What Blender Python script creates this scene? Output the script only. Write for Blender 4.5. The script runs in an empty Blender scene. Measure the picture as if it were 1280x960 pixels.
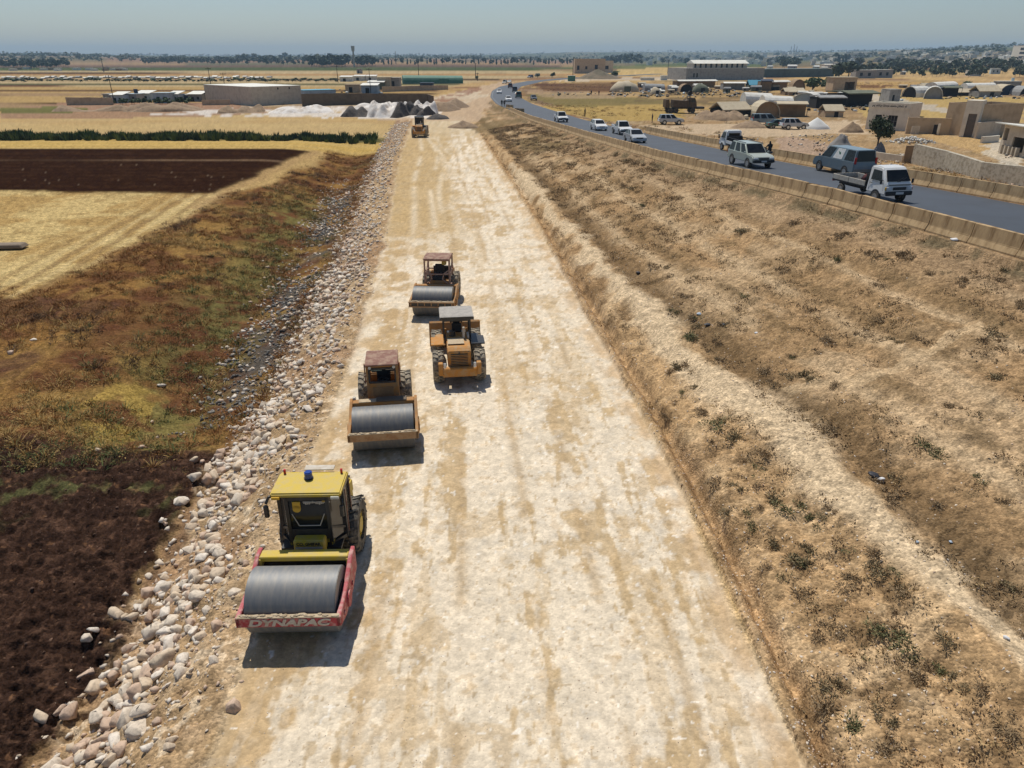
import bpy, bmesh, math, random
import numpy as np
from mathutils import Vector, Matrix

random.seed(7)
RNG = np.random.default_rng(7)
R = math.radians
scn = bpy.context.scene
COL = scn.collection

# ------------------------------------------------------------------ camera, sky, sun, exposure
FPX, CX, CY, CAMZ = 887.4, 640.0, 480.0, 12.3
TILT = math.atan((CY - 72.0) / FPX)
cam_d = bpy.data.cameras.new('camera')
cam = bpy.data.objects.new('camera', cam_d); COL.objects.link(cam)
cam_d.sensor_width = 36.0
cam_d.lens = 36.0 * FPX / 1280.0
cam_d.clip_start = 0.2; cam_d.clip_end = 30000.0
cam.location = (0, 0, CAMZ)
cam.rotation_euler = (math.pi / 2 - TILT, 0, 0)
scn.camera = cam

SUN_EL = R(62.0)
SUN_DIR = Vector((-0.36, 0.93, 0)).normalized() * math.cos(SUN_EL) + Vector((0, 0, math.sin(SUN_EL)))
w = bpy.data.worlds.new('World'); scn.world = w; w.use_nodes = True
nt = w.node_tree
bg = nt.nodes['Background']
sky = nt.nodes.new('ShaderNodeTexSky'); sky.sky_type = 'NISHITA'; sky.sun_disc = False
sky.sun_elevation = SUN_EL
sky.sun_rotation = math.atan2(SUN_DIR.x, SUN_DIR.y)
sky.altitude = 300; sky.air_density = 1.0; sky.dust_density = .8; sky.ozone_density = 3.0
nt.links.new(sky.outputs[0], bg.inputs[0]); bg.inputs[1].default_value = 0.080
sun_d = bpy.data.lights.new('sun', 'SUN'); sun_d.energy = 4.2; sun_d.angle = R(0.53)
sun_d.color = (1.0, 0.95, 0.86)
sun = bpy.data.objects.new('sun', sun_d); COL.objects.link(sun)
sun.rotation_euler = SUN_DIR.to_track_quat('Z', 'Y').to_euler()
sun.location = (0, 0, 60)
scn.view_settings.view_transform = 'Standard'; scn.view_settings.look = 'None'
scn.view_settings.exposure = 0.0; scn.view_settings.gamma = 1.0; scn.view_settings.use_curve_mapping = False
scn.cycles.max_bounces = 5; scn.cycles.volume_bounces = 0
scn.cycles.transparent_max_bounces = 8

# ------------------------------------------------------------------ noise
def _hash(ix, iy, seed):
    h = (ix.astype(np.int64) * 374761393 + iy.astype(np.int64) * 668265263 + seed * 974634777) & 0xffffffff
    h = ((h ^ (h >> 13)) * 1274126177) & 0xffffffff
    h = h ^ (h >> 16)
    return (h & 0xffff) / 65535.0
def vnoise(x, y, seed=0):
    xi = np.floor(x); yi = np.floor(y); fx = x - xi; fy = y - yi
    fx = fx * fx * (3 - 2 * fx); fy = fy * fy * (3 - 2 * fy)
    a = _hash(xi, yi, seed); b = _hash(xi + 1, yi, seed); c = _hash(xi, yi + 1, seed); d = _hash(xi + 1, yi + 1, seed)
    return (a * (1 - fx) + b * fx) * (1 - fy) + (c * (1 - fx) + d * fx) * fy
def fbm(x, y, scale, octv=3, seed=0):
    # 0..1, mean .5 ; scale = size of the largest feature in metres
    s = 0; a = 1.0; t = 0; k = 1.0 / scale
    for i in range(octv):
        s = s + a * vnoise(x * k + 17.3 * i, y * k - 9.1 * i, seed + i * 13); t += a; a *= .55; k *= 2.07
    return s / t
def sm(a, b, x):
    t = np.clip((x - a) / (b - a), 0, 1); return t * t * (3 - 2 * t)
def lerp(a, b, t): return a + (b - a) * t

# ------------------------------------------------------------------ the lie of the land (metres, camera above the origin looking along +Y)
_T = np.arange(-60.0, 1400.0, 1.0)
def curve(pts, box=15):
    p = np.array(pts, float); v = np.interp(_T, p[:, 0], p[:, 1])
    pad = np.concatenate([np.full(box, v[0]) + (v[1] - v[0]) * np.arange(-box, 0), v, np.full(box, v[-1]) + (v[-1] - v[-2]) * np.arange(1, box + 1)])
    sm_ = np.convolve(pad, np.ones(box) / box, 'same')[box:-box]
    return lambda Y: np.interp(Y, _T, sm_)
XL = curve([(-60, -5.0), (9, -5.6), (20, -6.4), (46, -8.4), (98, -14.8), (163, -21), (207, -26), (250, -29), (300, -29), (436, -16), (500, 5), (620, 70), (1400, 500)])
XR = curve([(-60, 5.9), (9, 5.6), (17, 5.5), (30, 4.4), (61, 1.7), (98, -2.2), (135, -6.0), (165, -10), (207, -15), (250, -18), (300, -18), (436, -5), (500, 16), (620, 82), (1400, 520)])
XN = curve([(-60, 43), (0, 28.0), (20, 23.4), (27, 21.7), (37, 19.3), (48, 16.9), (63, 13.8), (96, 10.0), (143, 3.6), (207, -4.6), (250, -7.5), (300, -8.2), (350, -6), (436, 8), (500, 32), (620, 105), (1400, 560)])
ZH = curve([(-60, 4.7), (30, 4.8), (40, 4.75), (48, 4.5), (63, 4.0), (96, 2.8), (143, 1.5), (207, .8), (250, .5), (350, .3), (436, .2), (620, 0.1), (1400, 0.1)])
def hslope(Y): return (XN(Y + 2) - XN(Y - 2)) / 4.0
def XF(Y): return XN(Y) + 10.4 * np.sqrt(1 + np.minimum(hslope(Y) ** 2, 3))
ZFIELD = curve([(-60, -1.8), (25, -1.8), (45, -1.25), (80, -.9), (110, -.8), (150, -.7), (230, 0), (1400, 0)])
UC = curve([(-60, 5.5), (10, 4.5), (21, 3.3), (35, 2.0), (60, 1.4), (120, 1.2), (1400, 1.0)])
ZC = curve([(-60, 1.7), (10, 1.55), (21, 1.35), (35, 1.1), (60, .8), (120, .6), (180, .3), (250, .05), (1400, 0)])

def hills(x, Y):
    a = x / np.maximum(Y, 1.0)
    z = 30 * sm(1800, 5200, Y) * (.35 + .5 * fbm(x, Y, 900, 3, 91))
    z = z + 15 * np.exp(-((a + .62) / .20) ** 2) * sm(1150, 2100, Y) * (.8 + .3 * fbm(x, Y, 260, 2, 92))
    z = z + 34 * sm(2500, 6000, Y) * sm(-.15, .15, a) * (.5 + .7 * fbm(x, Y, 1100, 2, 93))
    z = z + 9 * sm(520, 950, Y) * sm(.50, .72, a) + 10 * sm(900, 2000, Y) * sm(.30, .65, a)
    z = z + 24 * sm(950, 2400, Y) * sm(.18, .68, a)
    z = z + 6 * sm(900, 1800, Y) * np.exp(-((a + .15) / .2) ** 2)
    return z

def H0(x, Y):
    x = np.asarray(x, float); Y = np.asarray(Y, float)
    xl, xr, xn, xf, zh = XL(Y), XR(Y), XN(Y), XF(Y), ZH(Y)
    u = xl - x
    zf = ZFIELD(Y)
    zl = zf * sm(.5, 4.6, u)
    zl = zl - 1.0 * np.exp(-((u - 7.5) / 3.2) ** 2) * sm(22, 30, Y) * (1 - sm(105, 130, Y))
    zl = zl + .75 * sm(9, 19, u) * sm(24, 32, Y) * (1 - sm(110, 140, Y))
    v = x - xr
    uc = UC(Y); zc = ZC(Y); wob = (fbm(x, Y, 1.6, 2, 5) - .5) * .5
    e1 = (1 - sm(110, 150, Y)); cr = .5 + fbm(x, Y, .7, 3, 6)
    lip = (.30 + .08 * np.sin(Y * .4)) * sm(.62, .95, v + wob) * e1 + (.20 * cr * np.exp(-((v + wob * .6 - .15) / .24) ** 2) - .16 * np.exp(-((v + wob * .6 - .58) / .16) ** 2)) * e1
    zr = lip + (zc - .3 * (1 - sm(120, 170, Y))) * sm(.7, 1.0, v / np.maximum(uc, .1)) * .35 + (zc - .3) * np.clip((v - .6) / np.maximum(uc - .6, .1), 0, 1) * .65
    s2 = np.clip((v - uc) / np.maximum(xn - .6 - xr - uc, .5), 0, 1)
    zr = zr + (zh - .12 - zc) * (s2 ** 1.15) * (v > uc) - .22 * np.exp(-((v - uc - 1.5) / .8) ** 2)
    z = np.where(u > 0, zl, np.where(v > 0, zr, 0.0))
    z = np.where(x > xn - .9, zh, z)
    zfar = .40 * zh
    z = np.where(x > xf + .8, lerp(zh, zfar, sm(0, 5.5, x - xf - .8)), z)
    return z + hills(x, Y)

def plough(x, Y):   # near ploughed soil, left
    e = (fbm(x, Y, 5, 3, 21) - .5) * 5
    return sm(.3, .9, XL(Y) - 3.6 - x + (fbm(x, Y, 1.5, 2, 22) - .5) * 2) * (1 - sm(-.5, .8, Y - 23.2 + e + .12 * (x + 12)))
def weeds(x, Y):
    e = (fbm(x, Y, 4, 3, 23) - .5) * 5
    left = -27.5 + (fbm(x, Y, 9, 3, 24) - .5) * 5 - 2.5 * sm(60, 40, Y)
    a = sm(-.5, .8, Y - 23.2 + e + .12 * (x + 12)) * (1 - sm(106, 114, Y + x * .12 + e * .6))
    far = sm(-1, 1, x - left)
    near = 1 - sm(38, 42, Y + e)
    return a * np.maximum(far, near) * sm(.2, 1.2, XL(Y) - 3.0 - x)
def micro(x, Y):
    x = np.asarray(x, float); Y = np.asarray(Y, float)
    D = np.sqrt(Y * Y + 150.0); xl, xr, xn, xf = XL(Y), XR(Y), XN(Y), XF(Y)
    u = xl - x; v = x - xr
    near = 1 - sm(70, 140, D)
    road = (u < 0) & (v < 0)
    m = np.where(road, .035 * (fbm(x * 3, Y * .5, 1.2, 3, 31) - .5) + .012 * (fbm(x, Y, .25, 2, 32) - .5) * near, 0)
    pl = plough(x, Y)
    clod = fbm(x, Y, .42, 3, 33); clod = np.abs(clod - .5) * 2
    m = m + pl * (.15 * (1 - 2.4 * np.abs(fbm(x, Y, .20, 2, 47) - .5)) + .30 * (.35 - clod) + .22 * (fbm(x, Y, 1.1, 2, 34) - .5) + .10 * (vnoise(x * 7, Y * 7, 35) - .5))
    wd = weeds(x, Y)
    m = m + wd * (.30 * (fbm(x, Y, 1.4, 3, 36) - .5) + .5 * (fbm(x, Y, 5, 2, 37) - .5)) * near
    slope = (u > 0) & (u < 5.5)
    m = m + np.where(slope, (.34 * (fbm(x, Y, .9, 3, 38) - .5) + .14 * (vnoise(x * 5, Y * 5, 39) - .5)) * sm(.2, 1, u), 0) * near
    rs = (v > 0) & (x < xn - 1.0)
    gul = fbm(x * 1.0 + Y * .25, Y * .25 - x * .1, .9, 3, 40)
    fur = .5 + .5 * np.sin((v - UC(Y)) * 3.1 + 2.5 * fbm(x, Y, 5, 2, 41))
    zone2 = sm(0, 1, v - UC(Y))
    rid = .13 * (1 - 2.2 * np.abs(fbm(x, Y, .55, 3, 45) - .5)) + .05 * (1 - 2 * np.abs(vnoise(x * 6.3, Y * 6.3, 46) - .5))
    mm = rid * (1 - .35 * zone2) + .45 * (fbm(x, Y, 1.1, 4, 42) - .5) * (1 - .55 * zone2) + .20 * (gul - .5) + .10 * (vnoise(x * 4.5, Y * 4.5, 43) - .5) + zone2 * .11 * (fur - .5)
    path = np.exp(-((v - UC(Y) - (fbm(x * 0, Y, 3.5, 3, 7) - .5) * 1.3 + .1) / .5) ** 2)
    m = m + np.where(rs, mm * sm(.35, .9, v) * (1 - .75 * path), 0) * (1 - .6 * sm(50, 140, D)) * (1 - sm(-3.2, -1.4, x - xn))
    fr = x > xf + 2.5
    m = m + np.where(fr, .35 * (fbm(x, Y, 4, 3, 44) - .5) * (1 - sm(130, 300, D)), 0)
    return m
def HT(x, Y): return H0(x, Y) + micro(x, Y)

# ------------------------------------------------------------------ a photo pixel (1280 x 960) to the place on the ground it shows
_ct, _st = math.cos(TILT), math.sin(TILT)
_DD = np.concatenate([np.arange(8, 150, .25), np.geomspace(150, 7000, 1500)])
def ray(px, py, d):
    uu = (px - CX) / FPX; vv = (py - CY) / FPX
    return uu * d, d * (_ct - vv * _st), CAMZ - d * (_st + vv * _ct)
def hit(px, py):
    X, Y, Z = ray(px, py, _DD)
    b = np.nonzero(Z <= H0(X, Y))[0]
    i = b[0] if len(b) else len(_DD) - 1
    d = _DD[i]
    if len(b) and i > 0:
        f0 = Z[i - 1] - H0(X[i - 1], Y[i - 1]); f1 = Z[i] - H0(X[i], Y[i])
        d = _DD[i - 1] + (_DD[i] - _DD[i - 1]) * f0 / max(f0 - f1, 1e-9)
    x, y, z = ray(px, py, d)
    return Vector((float(x), float(y), float(H0(x, y))))
def depth(p): return p.y * _ct + (CAMZ - p.z) * _st
def poly(pts): return [(hit(a, b).x, hit(a, b).y) for a, b in pts]
def inside(P, x, Y):
    n = len(P); r = np.zeros(x.shape, bool)
    xs = [p[0] for p in P]; ys = [p[1] for p in P]
    sel = (x > min(xs)) & (x < max(xs)) & (Y > min(ys)) & (Y < max(ys))
    xx, yy = x[sel], Y[sel]; rr = np.zeros(xx.shape, bool)
    j = n - 1
    for i in range(n):
        xi, yi = P[i]; xj, yj = P[j]
        if yi != yj:
            rr ^= ((yi > yy) != (yj > yy)) & (xx < (xj - xi) * (yy - yi) / (yj - yi) + xi)
        j = i
    r[sel] = rr
    return r

# ------------------------------------------------------------------ tagging
def tag(o, label=None, cat=None, group=None, kind=None):
    if label: o['label'] = label
    if cat: o['category'] = cat
    if group: o['group'] = group
    if kind: o['kind'] = kind
    return o
def empty(name, loc=(0, 0, 0), rz=0, label=None, cat=None, group=None):
    o = bpy.data.objects.new(name, None); COL.objects.link(o); o.empty_display_size = .3
    o.location = loc; o.rotation_euler = (0, 0, rz)
    return tag(o, label, cat, group)
# ------------------------------------------------------------------ materials
MATS = {}
def mat(name, col, rough=.6, metal=0.0, col2=None, scale=4.0, amt=.5, lo=.45, hi=.65, bump=0.0, spec=.5, coat=0.0, stretch=None):
    """Principled material; col2 is a second colour of the surface itself (dust, rust, stain) spread by noise."""
    if name in MATS: return MATS[name]
    m = bpy.data.materials.new(name); m.use_nodes = True
    t = m.node_tree; b = t.nodes['Principled BSDF']
    b.inputs['Roughness'].default_value = rough; b.inputs['Metallic'].default_value = metal
    b.inputs['Specular IOR Level'].default_value = spec
    b.inputs['Coat Weight'].default_value = coat
    b.inputs['Base Color'].default_value = (*col, 1)
    tc = t.nodes.new('ShaderNodeTexCoord')
    nz = t.nodes.new('ShaderNodeTexNoise'); nz.inputs['Scale'].default_value = scale
    nz.inputs['Detail'].default_value = 5; nz.inputs['Roughness'].default_value = .65
    if stretch:
        mp = t.nodes.new('ShaderNodeMapping'); mp.inputs['Scale'].default_value = stretch
        t.links.new(tc.outputs['Object'], mp.inputs[0]); t.links.new(mp.outputs[0], nz.inputs['Vector'])
    else: t.links.new(tc.outputs['Object'], nz.inputs['Vector'])
    if col2 is None: col2 = tuple(c * .72 for c in col)
    mr = t.nodes.new('ShaderNodeMapRange'); mr.inputs[1].default_value = lo; mr.inputs[2].default_value = hi
    mr.inputs[3].default_value = 0; mr.inputs[4].default_value = amt
    t.links.new(nz.outputs[0], mr.inputs[0])
    mx = t.nodes.new('ShaderNodeMix'); mx.data_type = 'RGBA'
    mx.inputs[6].default_value = (*col, 1); mx.inputs[7].default_value = (*col2, 1)
    t.links.new(mr.outputs[0], mx.inputs[0]); t.links.new(mx.outputs[2], b.inputs['Base Color'])
    if bump:
        bp = t.nodes.new('ShaderNodeBump'); bp.inputs['Strength'].default_value = bump; bp.inputs['Distance'].default_value = .02
        t.links.new(nz.outputs[0], bp.inputs['Height']); t.links.new(bp.outputs[0], b.inputs['Normal'])
    MATS[name] = m
    return m
def ground_mat(name='earth'):
    m = bpy.data.materials.new(name); m.use_nodes = True
    t = m.node_tree; b = t.nodes['Principled BSDF']
    b.inputs['Roughness'].default_value = 1.0; b.inputs['Specular IOR Level'].default_value = 0.0
    at = t.nodes.new('ShaderNodeAttribute'); at.attribute_name = 'soil'
    tc = t.nodes.new('ShaderNodeTexCoord')
    def noise(sc, det=4):
        n = t.nodes.new('ShaderNodeTexNoise'); n.inputs['Scale'].default_value = sc; n.inputs['Detail'].default_value = det
        n.inputs['Roughness'].default_value = .7
        t.links.new(tc.outputs['Object'], n.inputs['Vector']); return n
    n1 = noise(2.2, 6); n2 = noise(14.0, 5)
    def vor(sc):
        v = t.nodes.new('ShaderNodeTexVoronoi'); v.inputs['Scale'].default_value = sc
        ad = t.nodes.new('ShaderNodeVectorMath'); ad.operation = 'MULTIPLY_ADD'; ad.inputs[1].default_value = (.05, .05, .05)
        t.links.new(n2.outputs['Color'], ad.inputs[0]); t.links.new(tc.outputs['Object'], ad.inputs[2]); t.links.new(ad.outputs[0], v.inputs['Vector'])
        sp = t.nodes.new('ShaderNodeSeparateColor'); t.links.new(v.outputs['Color'], sp.inputs[0]); return v, sp.outputs[0]
    v1, c1 = vor(5.0); v2, c2 = vor(16.0)
    def vr(c, lo, hi):
        r = t.nodes.new('ShaderNodeMapRange'); r.inputs[3].default_value = lo; r.inputs[4].default_value = hi; t.links.new(c, r.inputs[0]); return r
    k1 = vr(c1, .80, 1.2); k2 = vr(c2, .70, 1.3)
    kk = t.nodes.new('ShaderNodeMath'); kk.operation = 'MULTIPLY'; t.links.new(k1.outputs[0], kk.inputs[0]); t.links.new(k2.outputs[0], kk.inputs[1])
    kmix = t.nodes.new('ShaderNodeMix'); kmix.data_type = 'FLOAT'; kmix.inputs[2].default_value = 1.0
    t.links.new(at.outputs['Alpha'], kmix.inputs[0]); t.links.new(kk.outputs[0], kmix.inputs[3])
    def rng(n, lo, hi):
        r = t.nodes.new('ShaderNodeMapRange'); r.inputs[1].default_value = .3; r.inputs[2].default_value = .7
        r.inputs[3].default_value = lo; r.inputs[4].default_value = hi
        t.links.new(n.outputs[0], r.inputs[0]); return r
    r1 = rng(n1, .84, 1.15); r2 = rng(n2, .72, 1.24)
    mu = t.nodes.new('ShaderNodeMath'); mu.operation = 'MULTIPLY'
    t.links.new(r1.outputs[0], mu.inputs[0]); t.links.new(r2.outputs[0], mu.inputs[1])
    vm = t.nodes.new('ShaderNodeVectorMath'); vm.operation = 'SCALE'
    fl = t.nodes.new('ShaderNodeMix'); fl.data_type = 'FLOAT'; fl.inputs[2].default_value = 1.0; t.links.new(at.outputs['Alpha'], fl.inputs[0]); t.links.new(mu.outputs[0], fl.inputs[3]); mu = fl
    mu2 = t.nodes.new('ShaderNodeMath'); mu2.operation = 'MULTIPLY'; t.links.new(mu.outputs[0], mu2.inputs[0]); t.links.new(kmix.outputs[0], mu2.inputs[1])
    t.links.new(at.outputs['Color'], vm.inputs[0]); t.links.new(mu2.outputs[0], vm.inputs['Scale'])
    t.links.new(vm.outputs[0], b.inputs['Base Color'])
    bp = t.nodes.new('ShaderNodeBump'); bp.inputs['Strength'].default_value = .55; bp.inputs['Distance'].default_value = .05
    hs_ = t.nodes.new('ShaderNodeMath'); hs_.operation = 'MULTIPLY_ADD'; t.links.new(v2.outputs['Distance'], hs_.inputs[0]); hs_.inputs[1].default_value = -.9; t.links.new(n2.outputs[0], hs_.inputs[2])
    hm_ = t.nodes.new('ShaderNodeMath'); hm_.operation = 'MULTIPLY'; t.links.new(hs_.outputs[0], hm_.inputs[0]); t.links.new(at.outputs['Alpha'], hm_.inputs[1]); t.links.new(hm_.outputs[0], bp.inputs['Height']); t.links.new(bp.outputs[0], b.inputs['Normal'])
    return m
# ------------------------------------------------------------------ the ground sheet
def build_ground():
    h = CAMZ
    ang = np.concatenate([np.arange(math.radians(84), math.radians(.24), -.0019), np.radians([.22, .2, .18, .16, .14, .12, .1, .085])])
    Ys = h / np.tan(ang)
    s = np.arange(-1.0, 1.0001, .0023); ex = 1.0 + .012 * np.arange(1, 60); s = np.concatenate([-ex[::-1], s, ex])
    D = np.sqrt(Ys ** 2 + h * h)
    x = (s[None, :] * D[:, None]); Y = np.repeat(Ys[:, None], len(s), 1)
    # rows lean a little so that no grid line runs dead straight
    z0 = H0(x, Y); z = z0 + micro(x, Y)
    xl, xr, xn, xf = XL(Y), XR(Y), XN(Y), XF(Y)
    u = xl - x; v = x - xr
    c = np.zeros(x.shape + (3,))
    def put(mask, col, k=1.0):
        nonlocal c
        mm = (np.asarray(mask, float) * k)[..., None]
        c = c + (np.array(col) - c) * mm
    n5 = fbm(x, Y, 5, 4, 51); n20 = fbm(x, Y, 22, 4, 52); n100 = fbm(x, Y * 1.6, 110, 4, 53); n1 = fbm(x, Y, 1.2, 3, 54); n03 = fbm(x, Y, .3, 2, 55)
    # ---- far plain : strips of stubble, ploughed soil and crops
    GOLD = (.46, .31, .13); PALE = (.50, .38, .21); DARK = (.05, .024, .014); TAN = (.36, .24, .13); GREEN = (.07, .10, .035); ORNG = (.42, .24, .10)
    c[...] = TAN
    put(sm(.35, .65, n20), GOLD, .6)
    Yb = Y + .03 * x + (n100 - .5) * Y * .02 + (n20 - .5) * 2
    left = 1 - sm(-3, 3, x - (xl - 2 + (n20 - .5) * 14)) * (Y < 620) - (Y >= 620) * sm(.05, .12, x / Y + (n100 - .5) * .2)
    bands = [(183, 198, ORNG), (198, 222, TAN), (222, 227, DARK), (227, 240, GOLD), (240, 243, DARK), (243, 262, GOLD), (260, 268, DARK), (268, 283, TAN), (283, 288, DARK), (287, 305, GOLD), (305, 320, (.10, .05, .03)), (320, 352, GOLD), (352, 361, (.13, .055, .035)),
             (361, 372, PALE), (372, 402, (.085, .09, .04)), (402, 455, PALE), (455, 470, TAN), (470, 484, DARK), (484, 560, PALE), (560, 570, DARK), (570, 655, ORNG), (655, 668, DARK), (668, 770, PALE), (770, 790, (.2, .15, .08)), (790, 1010, GREEN), (1010, 1060, PALE),
             (1060, 1250, (.15, .09, .07)), (1250, 1420, TAN), (1420, 1650, (.10, .10, .05)), (1650, 1900, (.30, .18, .12)), (1900, 2300, (.11, .11, .06)), (2300, 2700, (.28, .19, .12)), (2700, 9999, (.12, .13, .075))]
    for a, b, col in bands:
        e = .003 * a
        put(sm(a - e, a + e, Yb) * (1 - sm(b - e, b + e, Yb)) * left, tuple(v * .78 for v in col), .95)
    # right of the road, far : patches of stubble, brown earth and olive scrub
    right = 1 - left
    rn = fbm(x * .6 + 40, Y * 1.5, 60, 4, 57)
    put(sm(.42, .6, rn) * right * (Y < 1500), GOLD, .8)
    put(sm(.58, .68, rn) * right, (.17, .09, .055), .8)
    put((1 - sm(.30, .40, rn)) * right, (.16, .13, .06), .7)
    rb = [(700, 770, (.11, .13, .05)), (620, 690, GOLD), (770, 900, (.16, .09, .06)), (900, 1100, (.32, .21, .11)), (1100, 1500, (.14, .11, .06)), (1500, 1700, (.34, .24, .14)), (1700, 9999, (.12, .125, .075))]
    for a, b, col in rb:
        put(sm(a - 15, a + 15, Yb) * (1 - sm(b - 15, b + 15, Yb)) * right, col, .85)
    put(sm(.5, .62, n100) * (Y > 1400), (.09, .10, .055), .8)
    # ---- zones drawn from the picture, as places on the ground
    jx = x + (n5 - .5) * (1.5 + .02 * Y); jy = Y + (fbm(x + 50, Y, 6, 3, 58) - .5) * (1.5 + .03 * Y)
    def zone(pts, col, k=1.0, extra=None):
        mm = inside(poly(pts), jx, jy).astype(float)
        if extra is not None: mm = mm * extra
        put(mm, col, k); return mm
    # near left fields
    zl = ZFIELD(Y)
    lf = (u > 3)
    put(lf * (Yb < 198), GOLD)
    put(lf * sm(133, 135, Yb) * (1 - sm(183, 185, Yb)), (.47, .33, .16))
    put(lf * sm(133, 185, Yb) * (Yb < 185) * sm(.45, .6, n20), (.43, .27, .11), .7)
    put(lf * sm(109, 112, Yb) * (Yb < 126), (.50, .33, .10))
    put(lf * sm(124.5, 126, Yb) * (1 - sm(133, 135, Yb)), (.10, .09, .035))
    strip = .5 + .5 * np.sin(Y * 1.9 + 3 * n20)
    put(lf * (Yb > 109) * (Yb < 185) * strip, (.56, .42, .19), .35)
    # near stubble with rows
    st = lf * sm(37, 40, Y) * (1 - sm(75, 77, Yb)) * (x < -20)
    put(st, (.56, .41, .18)); put(st * sm(.52, .66, n5), (.40, .25, .09), .75); put(st * sm(.6, .7, n1), (.28, .18, .07), .5)
    rows = .5 + .5 * np.sin((x - XL(Y)) * 3.6 + n5 * 2); edge = np.exp(-((x + 31) / 3.5) ** 2)
    put(st * edge * sm(.6, .9, rows), (.24, .15, .07), .6); put(st * edge * sm(.7, .95, 1 - rows), (.60, .45, .22), .6)
    # dark ploughed field
    dk = lf * sm(73.5, 75, Y + (n5 - .5) * 2 + .05 * (x + 40)) * (1 - sm(108.5, 110, Yb)) * (1 - sm(-30.5, -29.5, x + (n5 - .5) * 2))
    put(dk, (.032, .014, .007)); put(dk * sm(.5, .62, n1) , (.05, .023, .011), .6); put(dk * (np.sin(Yb * 2.6 + n20 * 3) > .2), (.024, .010, .006), .5)
    put(dk * (vnoise(x * 5.1, Y * 2.3, 97) > .93) * (Y < 94), (.22, .16, .11), .5)
    put(dk * np.exp(-((Yb - 97) / .4) ** 2), (.30, .2, .12), .5)
    put(np.exp(-((x + 29.3 + (n5 - .5) * 2.0) / .8) ** 2) * (Y > 66) * (Y < 112), (.40, .26, .12), .8)
    # weedy old embankment and ditch
    wd = weeds(x, Y)
    wcol = sm(.35, .65, n5)
    put(wd, (.135, .062, .028)); put(wd * sm(.42, .62, n1), (.24, .13, .042), .85); put(wd * sm(.5, .68, fbm(x, Y, 2.6, 3, 60)), (.28, .17, .055), .7)
    put(wd * sm(.55, .72, fbm(x, Y, 7, 3, 61)), (.10, .042, .022), .75)
    gr = np.exp(-((u - 9.5 + (n20 - .5) * 5) / 3.0) ** 2) * (1 - sm(70, 85, Y))
    put(wd * gr * sm(.38, .58, n1), (.14, .14, .048), .7)
    put(wd * inside(poly([(95, 520), (160, 480), (200, 500), (150, 560), (95, 570)]), jx, jy) * sm(.4, .6, n1), (.36, .24, .06), .55)
    put(lf * (Y > 23) * (Y < 40) * (x < -23) * sm(.45, .55, n5), (.09, .045, .03), .7)
    # near ploughed soil
    pl = plough(x, Y)
    put(pl, (.036, .020, .014)); put(pl * sm(.5, .72, fbm(x, Y, .5, 3, 62)), (.080, .044, .029), .85); put(pl * sm(.45, .7, n5), (.05, .027, .018), .5); put(pl * (vnoise(x * 7, Y * 6, 111) > .8), (.10, .056, .036), .6)
    put(pl * (n03 > .80), (.17, .088, .045), .6)
    put(pl * np.exp(-((Y - 22.0 + (n20 - .5) * 3) / 1.6) ** 2) * sm(.55, .68, n1), (.11, .12, .045), .55)
    put((u > 1) * (u < 8.5) * (Y < 45) * (1 - pl) * (1 - wd), (.22, .135, .075))
    # tipped rock and earth slope below the new road
    sl = sm(-.1, .35, u + (n1 - .5) * .9) * (1 - sm(4.0, 4.8, u + (n1 - .5) * 2.0)) * (Y < 185) * (1 - sm(26, 30, Y) * sm(4.2, 4.8, u))
    put(sl, (.36, .245, .135)); put(sl * sm(.5, .66, n1), (.46, .335, .205), .7); put(sl * (n03 > .68), (.58, .47, .33), .6); put(sl * sm(.52, .68, fbm(x, Y, 3.3, 3, 64)), (.30, .18, .10), .65)
    put(sl * sm(26, 34, Y) * np.exp(-((u - 4.0) / 1.0) ** 2) * sm(.35, .5, n5), (.21, .125, .085), .8)
    dkr = sm(28, 33, Y) * (1 - sm(76, 84, Y)) * np.exp(-((u - 5.9 + (n5 - .5) * 1.5) / 1.35) ** 2)
    put(dkr * sm(.34, .55, fbm(x, Y, 2.5, 3, 63)), (.085, .077, .066), .9)
    # ---- the new road of crushed limestone
    wig = (fbm(x, Y, 2.2, 3, 65) - .5) * 1.0
    rd = sm(-.25, .25, -u + wig * .8 + .15) * sm(-.2, .25, -v + wig * .45) * (Y < 172)
    w_ = (x - xl) / (xr - xl)
    al = fbm(w_ * 11 * 2.4, Y * .22, 1.5, 4, 66); al2 = fbm(w_ * 11 * 1.8 + 9, Y * .12, 1.2, 4, 67); bl = fbm(x, Y * .7, 1.0, 4, 68)
    put(rd, (.66, .56, .42))
    put(rd * sm(.42, .62, n5), (.70, .60, .465), .4)
    fine = fbm(x, Y * .8, .35, 3, 69); put(rd * sm(.56, .60, al + (fine - .5) * .22), (.55, .425, .27), .6); put(rd * sm(.57, .60, al2 + (fine - .5) * .25) * sm(.42, .50, bl), (.43, .30, .15), .72)
    put(rd * sm(.60, .64, bl + (fine - .5) * .2), (.48, .345, .19), .5); put(rd * (n03 > .74), (.44, .32, .19), .4); put(rd * (n03 < .24), (.74, .66, .54), .3)
    edgeL = np.exp(-((u + .7) / 1.3) ** 2); edgeR = np.exp(-((v + .25) / .5) ** 2)
    put(rd * edgeL * sm(.35, .55, bl), (.46, .32, .17), .8); put(rd * edgeR * sm(.3, .5, bl), (.50, .35, .20), .8)
    for k, off in enumerate((.235, .40, .585, .70, .835)):
        trk = np.exp(-(((w_ - off - (fbm(x * 0, Y, 26, 2, 70 + k) - .5) * .05) * 11) / .16) ** 2)
        put(rd * trk * sm(.40, .55, fbm(x * .1, Y, 4, 3, 76 + k)), (.40, .28, .15), .55)
    tanz = sm(46, 60, Y + (n5 - .5) * 12) * (1 - sm(.40, .60, w_ + (n5 - .5) * .28 - .12 * sm(100, 130, Y)))
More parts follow.
